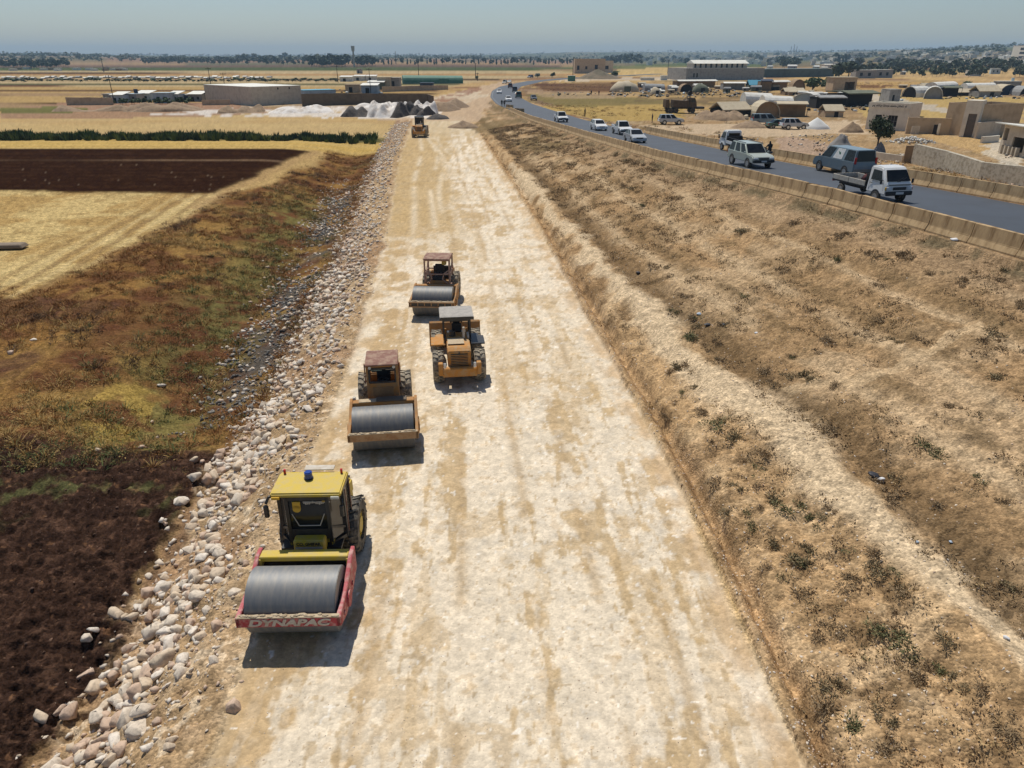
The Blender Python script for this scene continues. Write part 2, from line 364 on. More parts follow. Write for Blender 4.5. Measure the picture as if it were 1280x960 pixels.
    put(rd * tanz, (.44, .31, .155), .9)
    for k, (o, amp) in enumerate(((.16, .05), (.30, .09), (.36, .10), (.46, .12), (.52, .12))):
        ctr = o + amp * np.sin(Y * .075 + k * .4) * sm(60, 100, Y)
        put(rd * tanz * np.exp(-((w_ - ctr) * 11 / .28) ** 2) * sm(.3, .5, fbm(x, Y, 6, 2, 80 + k)), (.60, .49, .34), .9)
    put(rd * sm(120, 140, Y), (.52, .42, .28), .6)
    # ---- right slope
    rs = (v > 0) * (x < xn) * (1 - rd) * (Y < 420)
    put(rs, (.41, .27, .14)); put(rs * sm(.45, .62, n1), (.51, .36, .205), .75); put(rs * sm(.55, .7, n5), (.31, .195, .10), .6)
    put(rs * sm(.55, .68, fbm(x, Y, .8, 3, 85)), (.20, .125, .062), .7)
    lipm = np.exp(-((v - .35) / .28) ** 2); put(rs * lipm * sm(.35, .6, n1), (.34, .205, .10), .65)
    up = sm(.3, .9, v - UC(Y) + (n1 - .5) * 1.3)
    put(rs * up, (.345, .222, .115), .9)
    put(rs * up * sm(.46, .62, fbm(x * .8 + Y * .2, Y * .45 - x * .1, 1.8, 4, 86)), (.44, .31, .18), .85)
    put(rs * up * sm(.5, .66, fbm(x, Y, 3.0, 3, 87)), (.24, .155, .078), .6)
    put(rs * up * (n03 > .72), (.12, .085, .045), .5)
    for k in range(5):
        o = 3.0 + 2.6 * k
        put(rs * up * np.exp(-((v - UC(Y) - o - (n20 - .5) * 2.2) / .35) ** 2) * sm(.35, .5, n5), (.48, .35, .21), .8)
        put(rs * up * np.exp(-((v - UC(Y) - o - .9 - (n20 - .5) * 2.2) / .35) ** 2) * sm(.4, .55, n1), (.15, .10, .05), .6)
    put(rs * up * np.exp(-((v - UC(Y) - 1.4 + (n5 - .5) * .8) / .75) ** 2), (.125, .08, .04), .75)  # drop right of the sunlit path, its shade put into the soil colour
    pc = v - UC(Y) - (fbm(x * 0, Y, 3.5, 3, 7) - .5) * 1.3 + .05 + (n1 - .5) * .7
    path = np.exp(-(pc / (.30 + .75 * sm(.3, .7, fbm(x * .3, Y, 4, 3, 8)))) ** 4) * (Y < 90)
    put(rs * path, (.56, .43, .275), .92)
    dg = poly([(975, 492), (1080, 468), (1225, 405), (1232, 412), (1090, 478), (985, 502)])
    put(inside(dg, x + (n5 - .5) * .8, Y + (n5 - .5) * 1.5), (.47, .34, .20), .75)
    put(rs * sm(-5.0, -1.6, x - xn) * up, (.30, .205, .12), .8)
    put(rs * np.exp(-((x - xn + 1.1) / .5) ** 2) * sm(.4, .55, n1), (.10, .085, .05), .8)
    # hummocks with dark scrub toward the end of the new road
    zone([(585, 160), (625, 128), (660, 150), (720, 182), (700, 205), (640, 185)], (.15, .11, .055), .7, sm(.42, .55, fbm(x, Y, 6, 3, 88)))
    # broken ground beyond the end of the new road
    zone([(470, 150), (500, 132), (560, 118), (620, 104), (640, 100), (612, 126), (598, 152)], (.44, .32, .21), .9)
    zone([(490, 148), (520, 128), (590, 112), (610, 118), (560, 136), (530, 150)], (.52, .43, .31), .7, sm(.38, .55, n20))
    zone([(530, 128), (600, 108), (604, 112), (540, 138)], (.26, .14, .09), .8, sm(.42, .55, n5))
    # white lime tips and earth heaps
    zone([(0, 148), (0, 137), (90, 128), (330, 128), (330, 142), (200, 147)], (.30, .18, .12), .8)
    zone([(180, 143.5), (230, 138), (400, 132), (560, 136), (540, 147), (300, 145)], (.66, .60, .53), .9, sm(.30, .46, n5))
    zone([(300, 130), (400, 126), (560, 134), (540, 143), (330, 136)], (.46, .37, .26), .75, sm(.45, .58, n5))
    zone([(0, 141), (0, 134), (110, 134), (100, 140)], (.12, .13, .04), .85)
    # right side of the highway
    fs = (x > xf + .6) * (Y < 420)
    put(fs * (Y < 190), (.40, .265, .14), .85); put(fs * (Y < 190) * sm(.5, .64, n5), (.27, .19, .10), .7); put(fs * (Y < 190) * sm(.55, .7, n1), (.50, .38, .24), .5)
    put(fs * (x < xf + 9) * sm(.44, .58, fbm(x, Y, 3, 3, 89)), (.20, .13, .085), .75)
    zone([(930, 190), (985, 170), (1050, 185), (1060, 215), (1000, 205)], (.42, .30, .22), .8)
    zone([(800, 157), (870, 156), (1075, 150), (1080, 166), (960, 172), (860, 168)], (.55, .42, .28), .85)
    zone([(650, 141), (700, 130), (850, 130), (860, 148), (780, 152)], (.42, .29, .10), .85)
    zone([(655, 118), (700, 116), (800, 122), (850, 130), (700, 134)], (.20, .16, .065), .8)
    zone([(660, 105), (780, 103), (800, 112), (700, 116)], (.11, .055, .035), .8)
    zone([(655, 112), (720, 114), (800, 118), (760, 124), (680, 122)], (.42, .30, .19), .55)
    zone([(690, 98.5), (860, 97), (960, 96), (960, 99), (700, 101.5)], (.52, .44, .33), .7)
    zone([(770, 83), (870, 83), (870, 94), (780, 94)], (.47, .33, .14), .9)
    zone([(690, 86), (860, 78), (960, 80), (960, 83), (760, 86)], (.07, .10, .035), .8)
    zone([(800, 110), (965, 110), (965, 128), (850, 133), (800, 126)], (.17, .12, .065), .8, sm(.42, .56, fbm(x, Y, 6, 3, 98)))
    zone([(930, 118), (1095, 118), (1100, 145), (930, 148)], (.25, .17, .10), .6, sm(.42, .58, fbm(x, Y, 5, 3, 99)))
    zone([(1060, 118), (1160, 117), (1280, 122), (1280, 160), (1160, 148), (1080, 146)], (.47, .33, .13), .9)
    zone([(1065, 112), (1095, 118), (1205, 138), (1195, 143), (1110, 132), (1060, 120)], (.48, .42, .34), .85)
    zone([(1060, 103), (1280, 103), (1280, 112), (1070, 112)], (.44, .28, .11), .85)
    zone([(1060, 107), (1280, 107.5), (1280, 109), (1070, 109)], (.12, .05, .03), .8)
    zone([(1150, 168), (1280, 172), (1280, 205), (1190, 182)], (.50, .33, .15), .9)
    zone([(1235, 176), (1280, 170), (1280, 215), (1230, 190)], (.58, .52, .42), .75)
    put(rd * (Y < 60) * (vnoise(x * 6, Y * 4.5, 112) > .82) * sm(.46, .52, al), (.42, .30, .16), .6); put(rd * (Y < 45) * (vnoise(x * 11, Y * 9, 113) > .90), (.38, .27, .15), .6); put(rd * (Y < 45) * (vnoise(x * 9, Y * 8, 114) > .93), (.80, .74, .64), .7)
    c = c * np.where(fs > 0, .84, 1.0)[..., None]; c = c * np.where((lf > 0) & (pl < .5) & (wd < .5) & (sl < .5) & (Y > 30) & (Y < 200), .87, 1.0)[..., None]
    # ---- grain
    g = (.82 + .36 * n03) * (1 - .0) * np.where(Y < 120, .88 + .24 * vnoise(x * 9, Y * 9, 95), 1.0)
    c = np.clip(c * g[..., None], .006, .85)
    # ---- meshes : one sheet cut into its named zones
    nr, nc = x.shape
    al_ = np.where(rd > .5, .32, 1.0) * (1 - .6 * sm(60, 200, Y))
    zid = np.zeros(x.shape, int)
    zid[rd > .5] = 1; zid[pl > .5] = 2; zid[dk > .5] = 3; zid[(wd > .5)] = 4; zid[(sl > .5) & (rd <= .5)] = 5
    zid[(rs > .5) & (rd <= .5)] = 6; zid[(st > .5) & (wd <= .5)] = 7
    fz = np.maximum.reduce([zid[:-1, :-1]])
    idx = np.arange(nr * nc).reshape(nr, nc)
    q = np.stack([idx[:-1, :-1], idx[:-1, 1:], idx[1:, 1:], idx[1:, :-1]], -1)
    V = np.stack([x, Y, z], -1).reshape(-1, 3); C = c.reshape(-1, 3)
    gm = ground_mat()
    names = {0: ('ground', 'open plain of stubble strips and bare earth reaching to the horizon', 'ground'),
             1: ('haul_road', 'new unpaved road of pale crushed limestone running away up the middle', 'road'),
             2: ('ploughed_field', 'near dark brown ploughed soil left of the tipped rocks', 'field'),
             3: ('ploughed_field', 'far dark ploughed strip between two golden stubble fields', 'field'),
             4: ('ditch', 'weedy brown ditch and old bank between field and rock slope', 'ditch'),
             5: ('slope', 'slope of tipped earth and stone along the left edge of the new road', 'slope'),
             6: ('embankment', 'tan scrubby embankment rising from the new road to the highway', 'embankment'),
             7: ('stubble_field', 'golden stubble field with drill rows in front of the dark ploughed strip', 'field')}
    for k, (nm, lb, ct) in names.items():
        f = q[fz == k].reshape(-1, 4)
        if not len(f): continue
        used, inv = np.unique(f, return_inverse=True)
        inv = inv.reshape(-1, 4)
        me = bpy.data.meshes.new(nm)
        me.vertices.add(len(used)); me.vertices.foreach_set('co', V[used].astype(np.float32).ravel())
        me.loops.add(inv.size); me.loops.foreach_set('vertex_index', inv.astype(np.int32).ravel())
        me.polygons.add(len(inv)); me.polygons.foreach_set('loop_start', np.arange(0, inv.size, 4, dtype=np.int32))
        me.polygons.foreach_set('use_smooth', np.ones(len(inv), bool))
        at = me.attributes.new('soil', 'FLOAT_COLOR', 'POINT')
        at.data.foreach_set('color', np.concatenate([C[used], al_.reshape(-1, 1)[used]], 1).astype(np.float32).ravel())
        me.update(calc_edges=True); me.materials.append(gm)
        o = bpy.data.objects.new(nm, me); COL.objects.link(o)
        tag(o, lb, ct, kind='structure')
build_ground()

def strip_mesh(name, Ys, xa, xb, zoff, m, nx=6):
    V = []; Fc = []
    for i, y in enumerate(Ys):
        a, b = float(xa(y)), float(xb(y)); zz = float(ZH(y)) + zoff + float(hills((a + b) / 2, y))
        for j in range(nx): V.append((a + (b - a) * j / (nx - 1), y, zz))
    for i in range(len(Ys) - 1):
        for j in range(nx - 1):
            k = i * nx + j; Fc.append((k, k + 1, k + nx + 1, k + nx))
    me = bpy.data.meshes.new(name); me.from_pydata(V, [], Fc); me.update(); me.materials.append(m)
    o = bpy.data.objects.new(name, me); COL.objects.link(o); return o
asph = mat('asphalt', (.050, .062, .080), .7, col2=(.036, .043, .054), scale=.35, amt=.8, lo=.35, hi=.65, spec=.5)
YH = list(np.arange(-4, 120, 1.5)) + list(np.arange(120, 640, 3.0))
tag(strip_mesh('highway', YH, lambda y: XN(y) + .35, lambda y: XF(y) - .35, .05, asph), 'blue grey asphalt highway curving from upper middle to the right edge', 'highway', kind='structure')
line_m = mat('worn_paint', (.30, .30, .28), .8, col2=(.13, .135, .14), scale=1.2, amt=1.0)
tag(strip_mesh('edge_line', YH[:200], lambda y: XN(y) + .85, lambda y: XN(y) + .97, .056, line_m, 2), 'faint worn edge line along the near side of the asphalt', 'road marking', kind='structure')
# ------------------------------------------------------------------ mesh building
class MB:
    """Collects shapes; build() links them as ONE mesh object."""
    def __init__(self): self.bm = bmesh.new(); self.mi = 0
    def _xf(self, vs, loc, rot):
        M = Matrix.Translation(loc) @ (Matrix.Rotation(rot[2], 4, 'Z') @ Matrix.Rotation(rot[1], 4, 'Y') @ Matrix.Rotation(rot[0], 4, 'X'))
        bmesh.ops.transform(self.bm, matrix=M, verts=vs)
    def _mat(self, n0):
        self.bm.faces.ensure_lookup_table()
        for i in range(n0, len(self.bm.faces)): self.bm.faces[i].material_index = self.mi
    def box(self, c, s, rot=(0, 0, 0), bev=0.0, taper=None):
        t = MB_tmp(); bmesh.ops.create_cube(t, size=1)
        for v in t.verts:
            kx = ky = 1.0
            if taper and v.co.z > 0: kx, ky = taper
            v.co = Vector((v.co.x * s[0] * kx, v.co.y * s[1] * ky, v.co.z * s[2]))
        if bev: bmesh.ops.bevel(t, geom=list(t.edges), offset=bev, segments=1, affect='EDGES')
        return self.join(t, c, rot)
    def join(self, t, c=(0, 0, 0), rot=(0, 0, 0)):
        n0 = len(self.bm.faces); m = bpy.data.meshes.new('tmp'); t.to_mesh(m); t.free()
        k = len(self.bm.verts); self.bm.from_mesh(m); bpy.data.meshes.remove(m)
        self.bm.verts.ensure_lookup_table()
        self._xf(self.bm.verts[k:], Vector(c), rot); self._mat(n0)
        return self
    def cyl(self, c, r, h, axis='Z', n=20, r2=None, rot=None, bev=0.0):
        t = MB_tmp(); bmesh.ops.create_cone(t, cap_ends=True, segments=n, radius1=r, radius2=r if r2 is None else r2, depth=h)
        if bev: bmesh.ops.bevel(t, geom=[e for e in t.edges if any(len(f.verts) > 4 for f in e.link_faces)], offset=bev, segments=2, affect='EDGES')
        ro = rot or {'Z': (0, 0, 0), 'X': (0, math.pi / 2, 0), 'Y': (math.pi / 2, 0, 0)}[axis]
        return self.join(t, c, ro)
    def ring(self, c, ro, ri, h, axis='X', n=24, round_=.06):
        prof = [(ri, -h / 2), (ro - round_, -h / 2), (ro, -h / 2 + round_), (ro, h / 2 - round_), (ro - round_, h / 2), (ri, h / 2)]
        t = MB_tmp(); rows = []
        for i in range(n):
            a = 2 * math.pi * i / n
            rows.append([t.verts.new((z, r * math.cos(a), r * math.sin(a))) for r, z in prof])
        for i in range(n):
            A, B = rows[i], rows[(i + 1) % n]
            for j in range(len(prof)):
                k = (j + 1) % len(prof); t.faces.new((A[j], B[j], B[k], A[k]))
        return self.join(t, c, {'X': (0, 0, 0), 'Y': (0, 0, math.pi / 2), 'Z': (0, math.pi / 2, 0)}[axis])
    def bar(self, a, b, r, n=6, flat=None):
        a, b = Vector(a), Vector(b); d = b - a
        t = MB_tmp()
        if flat:
            bmesh.ops.create_cube(t, size=1)
            for v in t.verts: v.co = Vector((v.co.x * flat[0], v.co.y * flat[1], v.co.z * d.length))
        else: bmesh.ops.create_cone(t, cap_ends=True, segments=n, radius1=r, radius2=r, depth=d.length)
        q = d.to_track_quat('Z', 'Y').to_matrix().to_4x4()
        bmesh.ops.transform(t, matrix=Matrix.Translation((a + b) / 2) @ q, verts=t.verts)
        return self.join(t)
    def pipe(self, pts, r, n=6):
        for p, q in zip(pts, pts[1:]): self.bar(p, q, r, n)
        return self
    def prism(self, prof, x0, x1, bev=0.0, plane='YZ'):
        """prof = outline in (y,z), pushed from x0 to x1."""
        t = MB_tmp(); f = lambda x, p: (x, p[0], p[1]) if plane == 'YZ' else ((p[0], x, p[1]) if plane == 'XZ' else (p[0], p[1], x))
        A = [t.verts.new(f(x0, p)) for p in prof]; B = [t.verts.new(f(x1, p)) for p in prof]
        t.faces.new(A); t.faces.new(B[::-1])
        for i in range(len(prof)):
            j = (i + 1) % len(prof); t.faces.new((A[j], A[i], B[i], B[j]))
        bmesh.ops.recalc_face_normals(t, faces=t.faces)
        if bev: bmesh.ops.bevel(t, geom=list(t.edges), offset=bev, segments=2, affect='EDGES', clamp_overlap=True)
        return self.join(t)
    def hull(self, pts):
        t = MB_tmp()
        for p in pts: t.verts.new(p)
        bmesh.ops.convex_hull(t, input=t.verts)
        return self.join(t)
    def faces(self, V, Fc):
        t = MB_tmp(); vs = [t.verts.new(p) for p in V]
        for f in Fc:
            try: t.faces.new([vs[i] for i in f])
            except ValueError: pass
        return self.join(t)
    def sphere(self, c, s, sub=2):
        t = MB_tmp(); bmesh.ops.create_icosphere(t, subdivisions=sub, radius=1)
        for v in t.verts: v.co = Vector((v.co.x * s[0], v.co.y * s[1], v.co.z * s[2]))
        return self.join(t, c)
    def build(self, name, m, parent=None, smooth=False, loc=None, fix=True):
        if fix: bmesh.ops.recalc_face_normals(self.bm, faces=self.bm.faces)
        me = bpy.data.meshes.new(name); self.bm.to_mesh(me); self.bm.free()
        for q in (m if isinstance(m, (list, tuple)) else [m]): me.materials.append(q)
        if smooth:
            me.polygons.foreach_set('use_smooth', [True] * len(me.polygons))
            try: me.set_sharp_from_angle(angle=R(38))
            except Exception: pass
        o = bpy.data.objects.new(name, me); COL.objects.link(o)
        if parent is not None: o.parent = parent
        if loc is not None: o.location = loc
        return o
def MB_tmp(): return bmesh.new()
def put_copy(src, loc, rz=0.0, sc=1.0, label=None, group=None):
    """a copy of a thing with its parts and sub-parts"""
    def cp(o, par):
        c = o.copy(); COL.objects.link(c); c.parent = par
        for ch in o.children: cp(ch, c)
        return c
    c = cp(src, None); c.location = loc; c.rotation_euler = (0, 0, rz)
    if not isinstance(sc, (tuple, list)): sc = (sc, sc, sc)
    c.scale = sc
    if label: c['label'] = label
    if group: c['group'] = group
    return c
def text_obj(body, name, size, m, parent, loc, rot, depth_=.006, width=None, shear=0.0, bold=0.0):
    cu = bpy.data.curves.new(name, 'FONT'); cu.body = body; cu.size = size; cu.extrude = depth_
    cu.align_x = 'CENTER'; cu.align_y = 'CENTER'; cu.shear = shear; cu.offset = bold
    t = bpy.data.objects.new(name, cu); COL.objects.link(t)
    dg = bpy.context.evaluated_depsgraph_get(); me = bpy.data.meshes.new_from_object(t.evaluated_get(dg))
    bpy.data.objects.remove(t); bpy.data.curves.remove(cu)
    if width:
        xs = [v.co.x for v in me.vertices]; k = width / max(max(xs) - min(xs), 1e-6)
        for v in me.vertices: v.co.x *= k
    me.materials.clear(); me.materials.append(m)
    o = bpy.data.objects.new(name, me); COL.objects.link(o); o.parent = parent; o.location = loc; o.rotation_euler = rot
    return o
# ------------------------------------------------------------------ construction machines (local: front looks along -Y)
DUST = (.46, .36, .23)
M_yel = mat('roller_yellow', (.55, .385, .025), .6, col2=(.45, .35, .16), scale=5, amt=.75, lo=.42, hi=.72)
M_red = mat('faded_red', (.40, .035, .05), .6, col2=(.54, .33, .28), scale=6, amt=.75, lo=.45, hi=.62)
M_blk = mat('cab_black', (.018, .018, .02), .4, col2=(.08, .07, .055), scale=5, amt=.5)
M_steel = mat('drum_steel', (.185, .19, .195), .58, .3, col2=(.36, .32, .255), scale=2.2, amt=.38, lo=.40, hi=.66, stretch=(5, 1.2, 1.2))
M_steel2 = mat('old_drum_steel', (.14, .145, .15), .58, .3, col2=(.32, .27, .20), scale=2.2, amt=.38, lo=.42, hi=.68, stretch=(5, 1.2, 1.2))
M_tyre = mat('tyre', (.030, .029, .028), .85, col2=(.30, .25, .18), scale=5, amt=.75, lo=.42, hi=.7)
M_tyred = mat('dusty_tyre', (.085, .08, .07), .9, col2=(.42, .35, .25), scale=6, amt=.9, lo=.35, hi=.6)
M_rust = mat('rusty_roof', (.20, .085, .055), .75, col2=(.36, .24, .16), scale=4, amt=.8)
M_rusto = mat('rust_orange', (.38, .175, .045), .8, col2=(.30, .20, .105), scale=3.5, amt=.8, lo=.42, hi=.62)
M_orng = mat('worn_orange', (.47, .20, .03), .75, col2=(.40, .275, .14), scale=3.5, amt=.8, lo=.45, hi=.65)
M_glass = mat('dark_glass', (.010, .012, .014), .10, col2=(.04, .04, .036), scale=2, amt=.3, spec=.3)
M_blue = mat('beacon_blue', (.02, .06, .28), .2)
M_lred = mat('lamp_red', (.5, .01, .015), .25)
M_white = mat('white_paint', (.72, .71, .68), .5, col2=(.5, .43, .33), scale=5, amt=.5)
M_cream = mat('dusty_cream', (.55, .50, .42), .75, col2=(.42, .34, .24), scale=5, amt=.7)
M_seat = mat('seat_black', (.025, .024, .024), .8)
M_lamp = mat('lamp_glass', (.6, .58, .5), .15)
M_cake = mat('caked_dust', (.50, .40, .27), .95, col2=(.36, .26, .15), scale=8, amt=.8)
M_amber = mat('sun_visor_amber', (.62, .36, .02), .35)

def wheel(parent, x, y, r, wd, mt, rim_m, name='wheel', lugs=True, side=1):
    o = MB().ring((0, 0, 0), r, r * .56, wd, n=28, round_=wd * .16)
    if lugs:
        for i in range(20):
            a = 2 * math.pi * i / 20
            for s in (-1, 1):
                aa = a + (s > 0) * math.pi / 20
                o.box((s * wd * .24, math.cos(aa) * (r + .004), math.sin(aa) * (r + .004)), (wd * .5, .055, .05), rot=(aa - math.pi / 2, 0, s * .5))
    w_ = o.build(name, mt, parent, smooth=False, loc=(x, y, r))
    rm = MB().cyl((0, 0, 0), r * .57, wd * .62, 'X', 24).cyl((side * wd * .33, 0, 0), r * .30, .10, 'X', 16)
    for i in range(8):
        a = 2 * math.pi * i / 8; rm.cyl((side * wd * .33, math.cos(a) * r * .42, math.sin(a) * r * .42), .022, .05, 'X', 6)
    rm.build('rim', rim_m, w_, smooth=True)
    return w_

def roller(P, rz, style, label):
    root = empty('road_roller', (P.x, P.y, 0.0), rz, label, 'road roller', 'rollers and loaders working on the new road')
    A = style == 'closed_yellow'; B = style == 'closed_rusty'; Cc = style == 'open_rusty'
    mf = M_yel if A else (M_rusto if B else M_rusto)
    ms = M_red if A else M_rusto
    md = M_steel if A else M_steel2
    hw = 1.02
    d = MB().cyl((0, 0, .75), .75, 2 * hw, 'X', 64, bev=.012)
    drum = d.build('drum', md, root, smooth=True)
    for s in (-1, 1):
        MB().cyl((s * (hw + .012), 0, .75), .42, .02, 'X', 28).cyl((s * (hw + .05), 0, .75), .24, .10, 'X', 20).build('drum_end_plate', mf if not A else M_blk, drum, smooth=True)
    # frame round the drum
    for s in (-1, 1):
        f = MB()
        prof = [(-.88, .70), (-.88, .97), (.15, 1.08), (.86, 1.36), (1.16, 1.36), (1.16, .72), (.55, .52), (-.30, .50)]
        x = s * (hw + .10)
        f.prism(prof, x - .05, x + .05, bev=.012)
        f.cyl((x + s * .07, 0, .74), .20, .06, 'X', 18)
        for yy in (-.5, .5): f.cyl((x + s * .055, yy, .76), .06, .05, 'X', 8)
        f.build('drum_frame', ms if A else mf, root)
    fb = MB()
    fb.box((0, -.845, .83), (2 * hw + .30, .07, .26), bev=.012)
    if Cc:
        for k in range(7): fb.box((-1.05 + k * .35, -.89, .83), (.03, .05, .2))
        fb.box((0, -.90, .94), (2 * hw + .3, .08, .05)).box((0, -.90, .71), (2 * hw + .3, .08, .05))
    bar_ = fb.build('front_bar', ms if A else mat('dusty_rust', (.40, .255, .135), .8, col2=(.30, .15, .06), scale=5, amt=.8), root)
    if Cc:
        for k in range(6): MB().box((-.875 + k * .35, -.886, .825), (.29, .014, .15)).build('slot', M_blk, bar_)
    ck = MB().box((0, -.83, .97), (2 * hw + .24, .12, .03), bev=.01)
    for k in range(26):
        ck.sphere((random.uniform(-1.1, 1.1), -.82 + random.uniform(-.04, .03), .99), (random.uniform(.04, .11), .04, random.uniform(.015, .04)), 1)
    ck.build('caked_dirt', M_cake, bar_)
    if A:
        text_obj('DYNAPAC', 'lettering', .25, M_cream, bar_, (0, -.889, .83), (math.pi / 2, 0, 0), width=1.85, shear=.25, bold=.012)
    sc = MB().box((0, .84, .95), (2 * hw - .02, .05, .14), rot=(.6, 0, 0))
    sc.build('scraper', M_blk, root)
    rb = MB().box((0, .93, 1.27), (2 * hw + .10, .30, .14), bev=.02)
    MB().box((0, 1.0, 1.02), (2 * hw + .06, .10, .36), bev=.01).build('cross_plate', M_blk if A else mf, root)
    if A:
        for s in (-1, 1): rb.box((s * (hw + .03), .84, 1.16), (.06, .20, .26), bev=.01)
    rb.build('rear_bar', mf, root)
    # hitch, tractor frame
    h = MB().box((0, 1.35, .80), (.62, .60, .42), bev=.03).cyl((0, 1.62, .82), .16, .75, 'Z', 16)
    for s in (-1, 1): h.bar((s * .30, 1.20, .78), (s * .42, 2.0, .78), .05, 10)
    h.build('hitch', M_blk, root)
    ch = MB().prism([(1.60, .55), (1.60, 1.20), (3.0, 1.28), (4.15, 1.25), (4.20, .70), (3.6, .45)], -.56, .56, bev=.03)
    ch.build('chassis', mf, root)
    # engine hood
    hd = MB().prism([(2.75, 1.2), (2.75, 1.60), (3.6, 1.58), (4.18, 1.45), (4.22, 1.0)], -.58, .58, bev=.05)
    hood = hd.build('hood', mf, root)
    g = MB().box((0, 4.20, 1.25), (1.02, .03, .50))
    for k in range(7): g.box((0, 4.222, 1.05 + .065 * k), (1.0, .03, .025))
    g.build('grille', M_blk, hood)
    MB().cyl((.42, 3.2, 1.8), .05, .55, 'Z', 12).build('exhaust', M_rust if not A else M_blk, hood)
    for s in (-1, 1):
        wheel(root, s * (.80 if A else .76), 2.90, .75, .44, M_tyre if A else M_tyred, M_yel if A else M_cream, side=s)
    # cab
    cy0, cy1 = (1.64 if A else 1.42), (2.62 if A else 2.62); z0, z1 = 1.05, (2.50 if A else (2.46 if B else 2.56))
    cab = MB()
    hx = .80 if A else (.52 if B else .66)
    if A:
        # bevelled cab : windscreen panel in the middle, slanted quarter panels
        P0 = [(-hx, cy0 + .36), (-.50, cy0), (.50, cy0), (hx, cy0 + .36), (hx, cy1), (-hx, cy1)]
        for px_, py_ in P0: cab.bar((px_, py_, z0 if py_ > cy0 + .1 else z0 + .1), (px_, py_, z1), .05, 4, flat=(.09, .09))
        for (a, b) in zip(P0, P0[1:] + P0[:1]):
            for zz in (z0 + .05, z1 - .05): cab.bar((*a, zz), (*b, zz), .04, 4, flat=(.09, .09))
        cab.bar((-.50, cy0, z0 + .55), (-hx, cy0 + .36, z0 + .30), .03, 4, flat=(.06, .06)).bar((.50, cy0, z0 + .55), (hx, cy0 + .36, z0 + .30), .03, 4, flat=(.06, .06))
        cab.box((0, cy0, z0 + .35), (1.0, .06, .30)).box((0, (cy0 + cy1) / 2, z0 - .02), (1.5, 1.3, .08)).box((0, cy1, z0 + .3), (1.5, .05, .5))
        cabo = cab.build('cab', M_blk, root)
        gl = MB()
        gl.faces([(-.46, cy0 - .005, z0 + .5), (.46, cy0 - .005, z0 + .5), (.46, cy0 - .005, z1 - .1), (-.46, cy0 - .005, z1 - .1)], [(0, 1, 2, 3)])
        gl.build('windscreen', M_glass, cabo)
        sg = mat('tinted_glass', (.10, .085, .065), .12, spec=.6)
        for s in (-1, 1):
            MB().faces([(s * .545, cy0 + .03, z0 + .14), (s * (hx - .045), cy0 + .33, z0 + .14), (s * (hx - .045), cy0 + .33, z1 - .1), (s * .545, cy0 + .03, z1 - .1)], [(0, 1, 2, 3)]).build('quarter_window', sg, cabo)
            MB().faces([(s * (hx + .01), cy0 + .42, z0 + .12), (s * (hx + .01), cy1 - .06, z0 + .12), (s * (hx + .01), cy1 - .06, z1 - .1), (s * (hx + .01), cy0 + .42, z1 - .1)], [(0, 1, 2, 3)]).build('side_window', sg, cabo)
        MB().faces([(-hx + .08, cy1 + .03, z0 + .6), (hx - .08, cy1 + .03, z0 + .6), (hx - .08, cy1 + .03, z1 - .12), (-hx + .08, cy1 + .03, z1 - .12)], [(0, 1, 2, 3)]).build('rear_window', M_glass, cabo)
        wf = MB().pipe([(-.40, cy0 - .02, z0 + .95), (-.26, cy0 - .02, z0 + .60), (.26, cy0 - .02, z0 + .60), (.40, cy0 - .02, z0 + .95)], .012, 6)
        wf.build('windscreen_trim', M_cream, cabo)
        MB().box((-.26, cy0 - .03, z1 - .23), (.20, .03, .20), bev=.012).cyl((-.26, cy0 - .03, z1 - .34), .10, .03, 'Y', 20).build('sun_visor', M_amber, cabo)
        fr_ = MB()
        fr_.box((.24, cy0 - .022, z1 - .15), (.66, .012, .03))
        for k in range(15): fr_.box((-.06 + k * .042, cy0 - .03, z1 - .17 - .02 * math.sin(k * .9)), (.03, .02, .035 + .02 * (k % 2)))
        fr_.build('fringe', M_cream, cabo)
        fr2 = MB().box((.46, cy0 - .03, z1 - .13), (.16, .02, .04)); fr2.build('sticker', M_amber, cabo)
        rf = MB().prism([(cy0 - .07, z1), (cy0 - .05, z1 + .11), (cy0 + .02, z1 + .13), (cy1 - .1, z1 + .13), (cy1 + .06, z1 + .07), (cy1 + .06, z1)], -hx - .06, hx + .06, bev=.03)
        roof = rf.build('roof', M_yel, cabo)
        MB().cyl((-.06, cy0 + .62, z1 + .23), .10, .20, 'Z', 18, bev=.02).build('beacon', M_blue, roof, smooth=True)
        MB().cyl((-.06, cy0 + .62, z1 + .14), .12, .04, 'Z', 18).build('beacon_base', M_blk, roof)
        for s in (-1, 1):
            MB().cyl((s * .72, cy1 - .12, z1 + .19), .032, .12, 'Z', 10).build('marker_lamp', M_lred, roof)
            MB().box((s * (hx - .08), cy0 - .10, z1 + .015), (.20, .05, .07), bev=.01).build('work_lamp', M_amber if s < 0 else M_lamp, roof)
        MB().box((.12, cy1 + .10, z1 + .16), (.75, .22, .03)).build('air_vent', M_cream, roof)
        mr = MB().pipe([(-hx, cy0 + .30, z1 - .05), (-hx - .16, cy0 + .10, z1 - .08), (-hx - .22, cy0 + .02, z1 - .22)], .035, 8)
        mro = mr.build('mirror_arm', M_blk, cabo); MB().box((-hx - .22, cy0 - .01, z1 - .42), (.12, .10, .36), bev=.03).build('mirror', M_blk, mro)
        mr = MB().pipe([(hx, cy0 + .28, z1 - .25), (hx + .05, cy0 + .10, z1 - .28)], .02, 6)
        mro = mr.build('mirror_arm', M_blk, cabo); MB().box((hx + .02, cy0 + .06, z1 - .48), (.10, .06, .34), bev=.02).build('mirror', M_blk, mro)
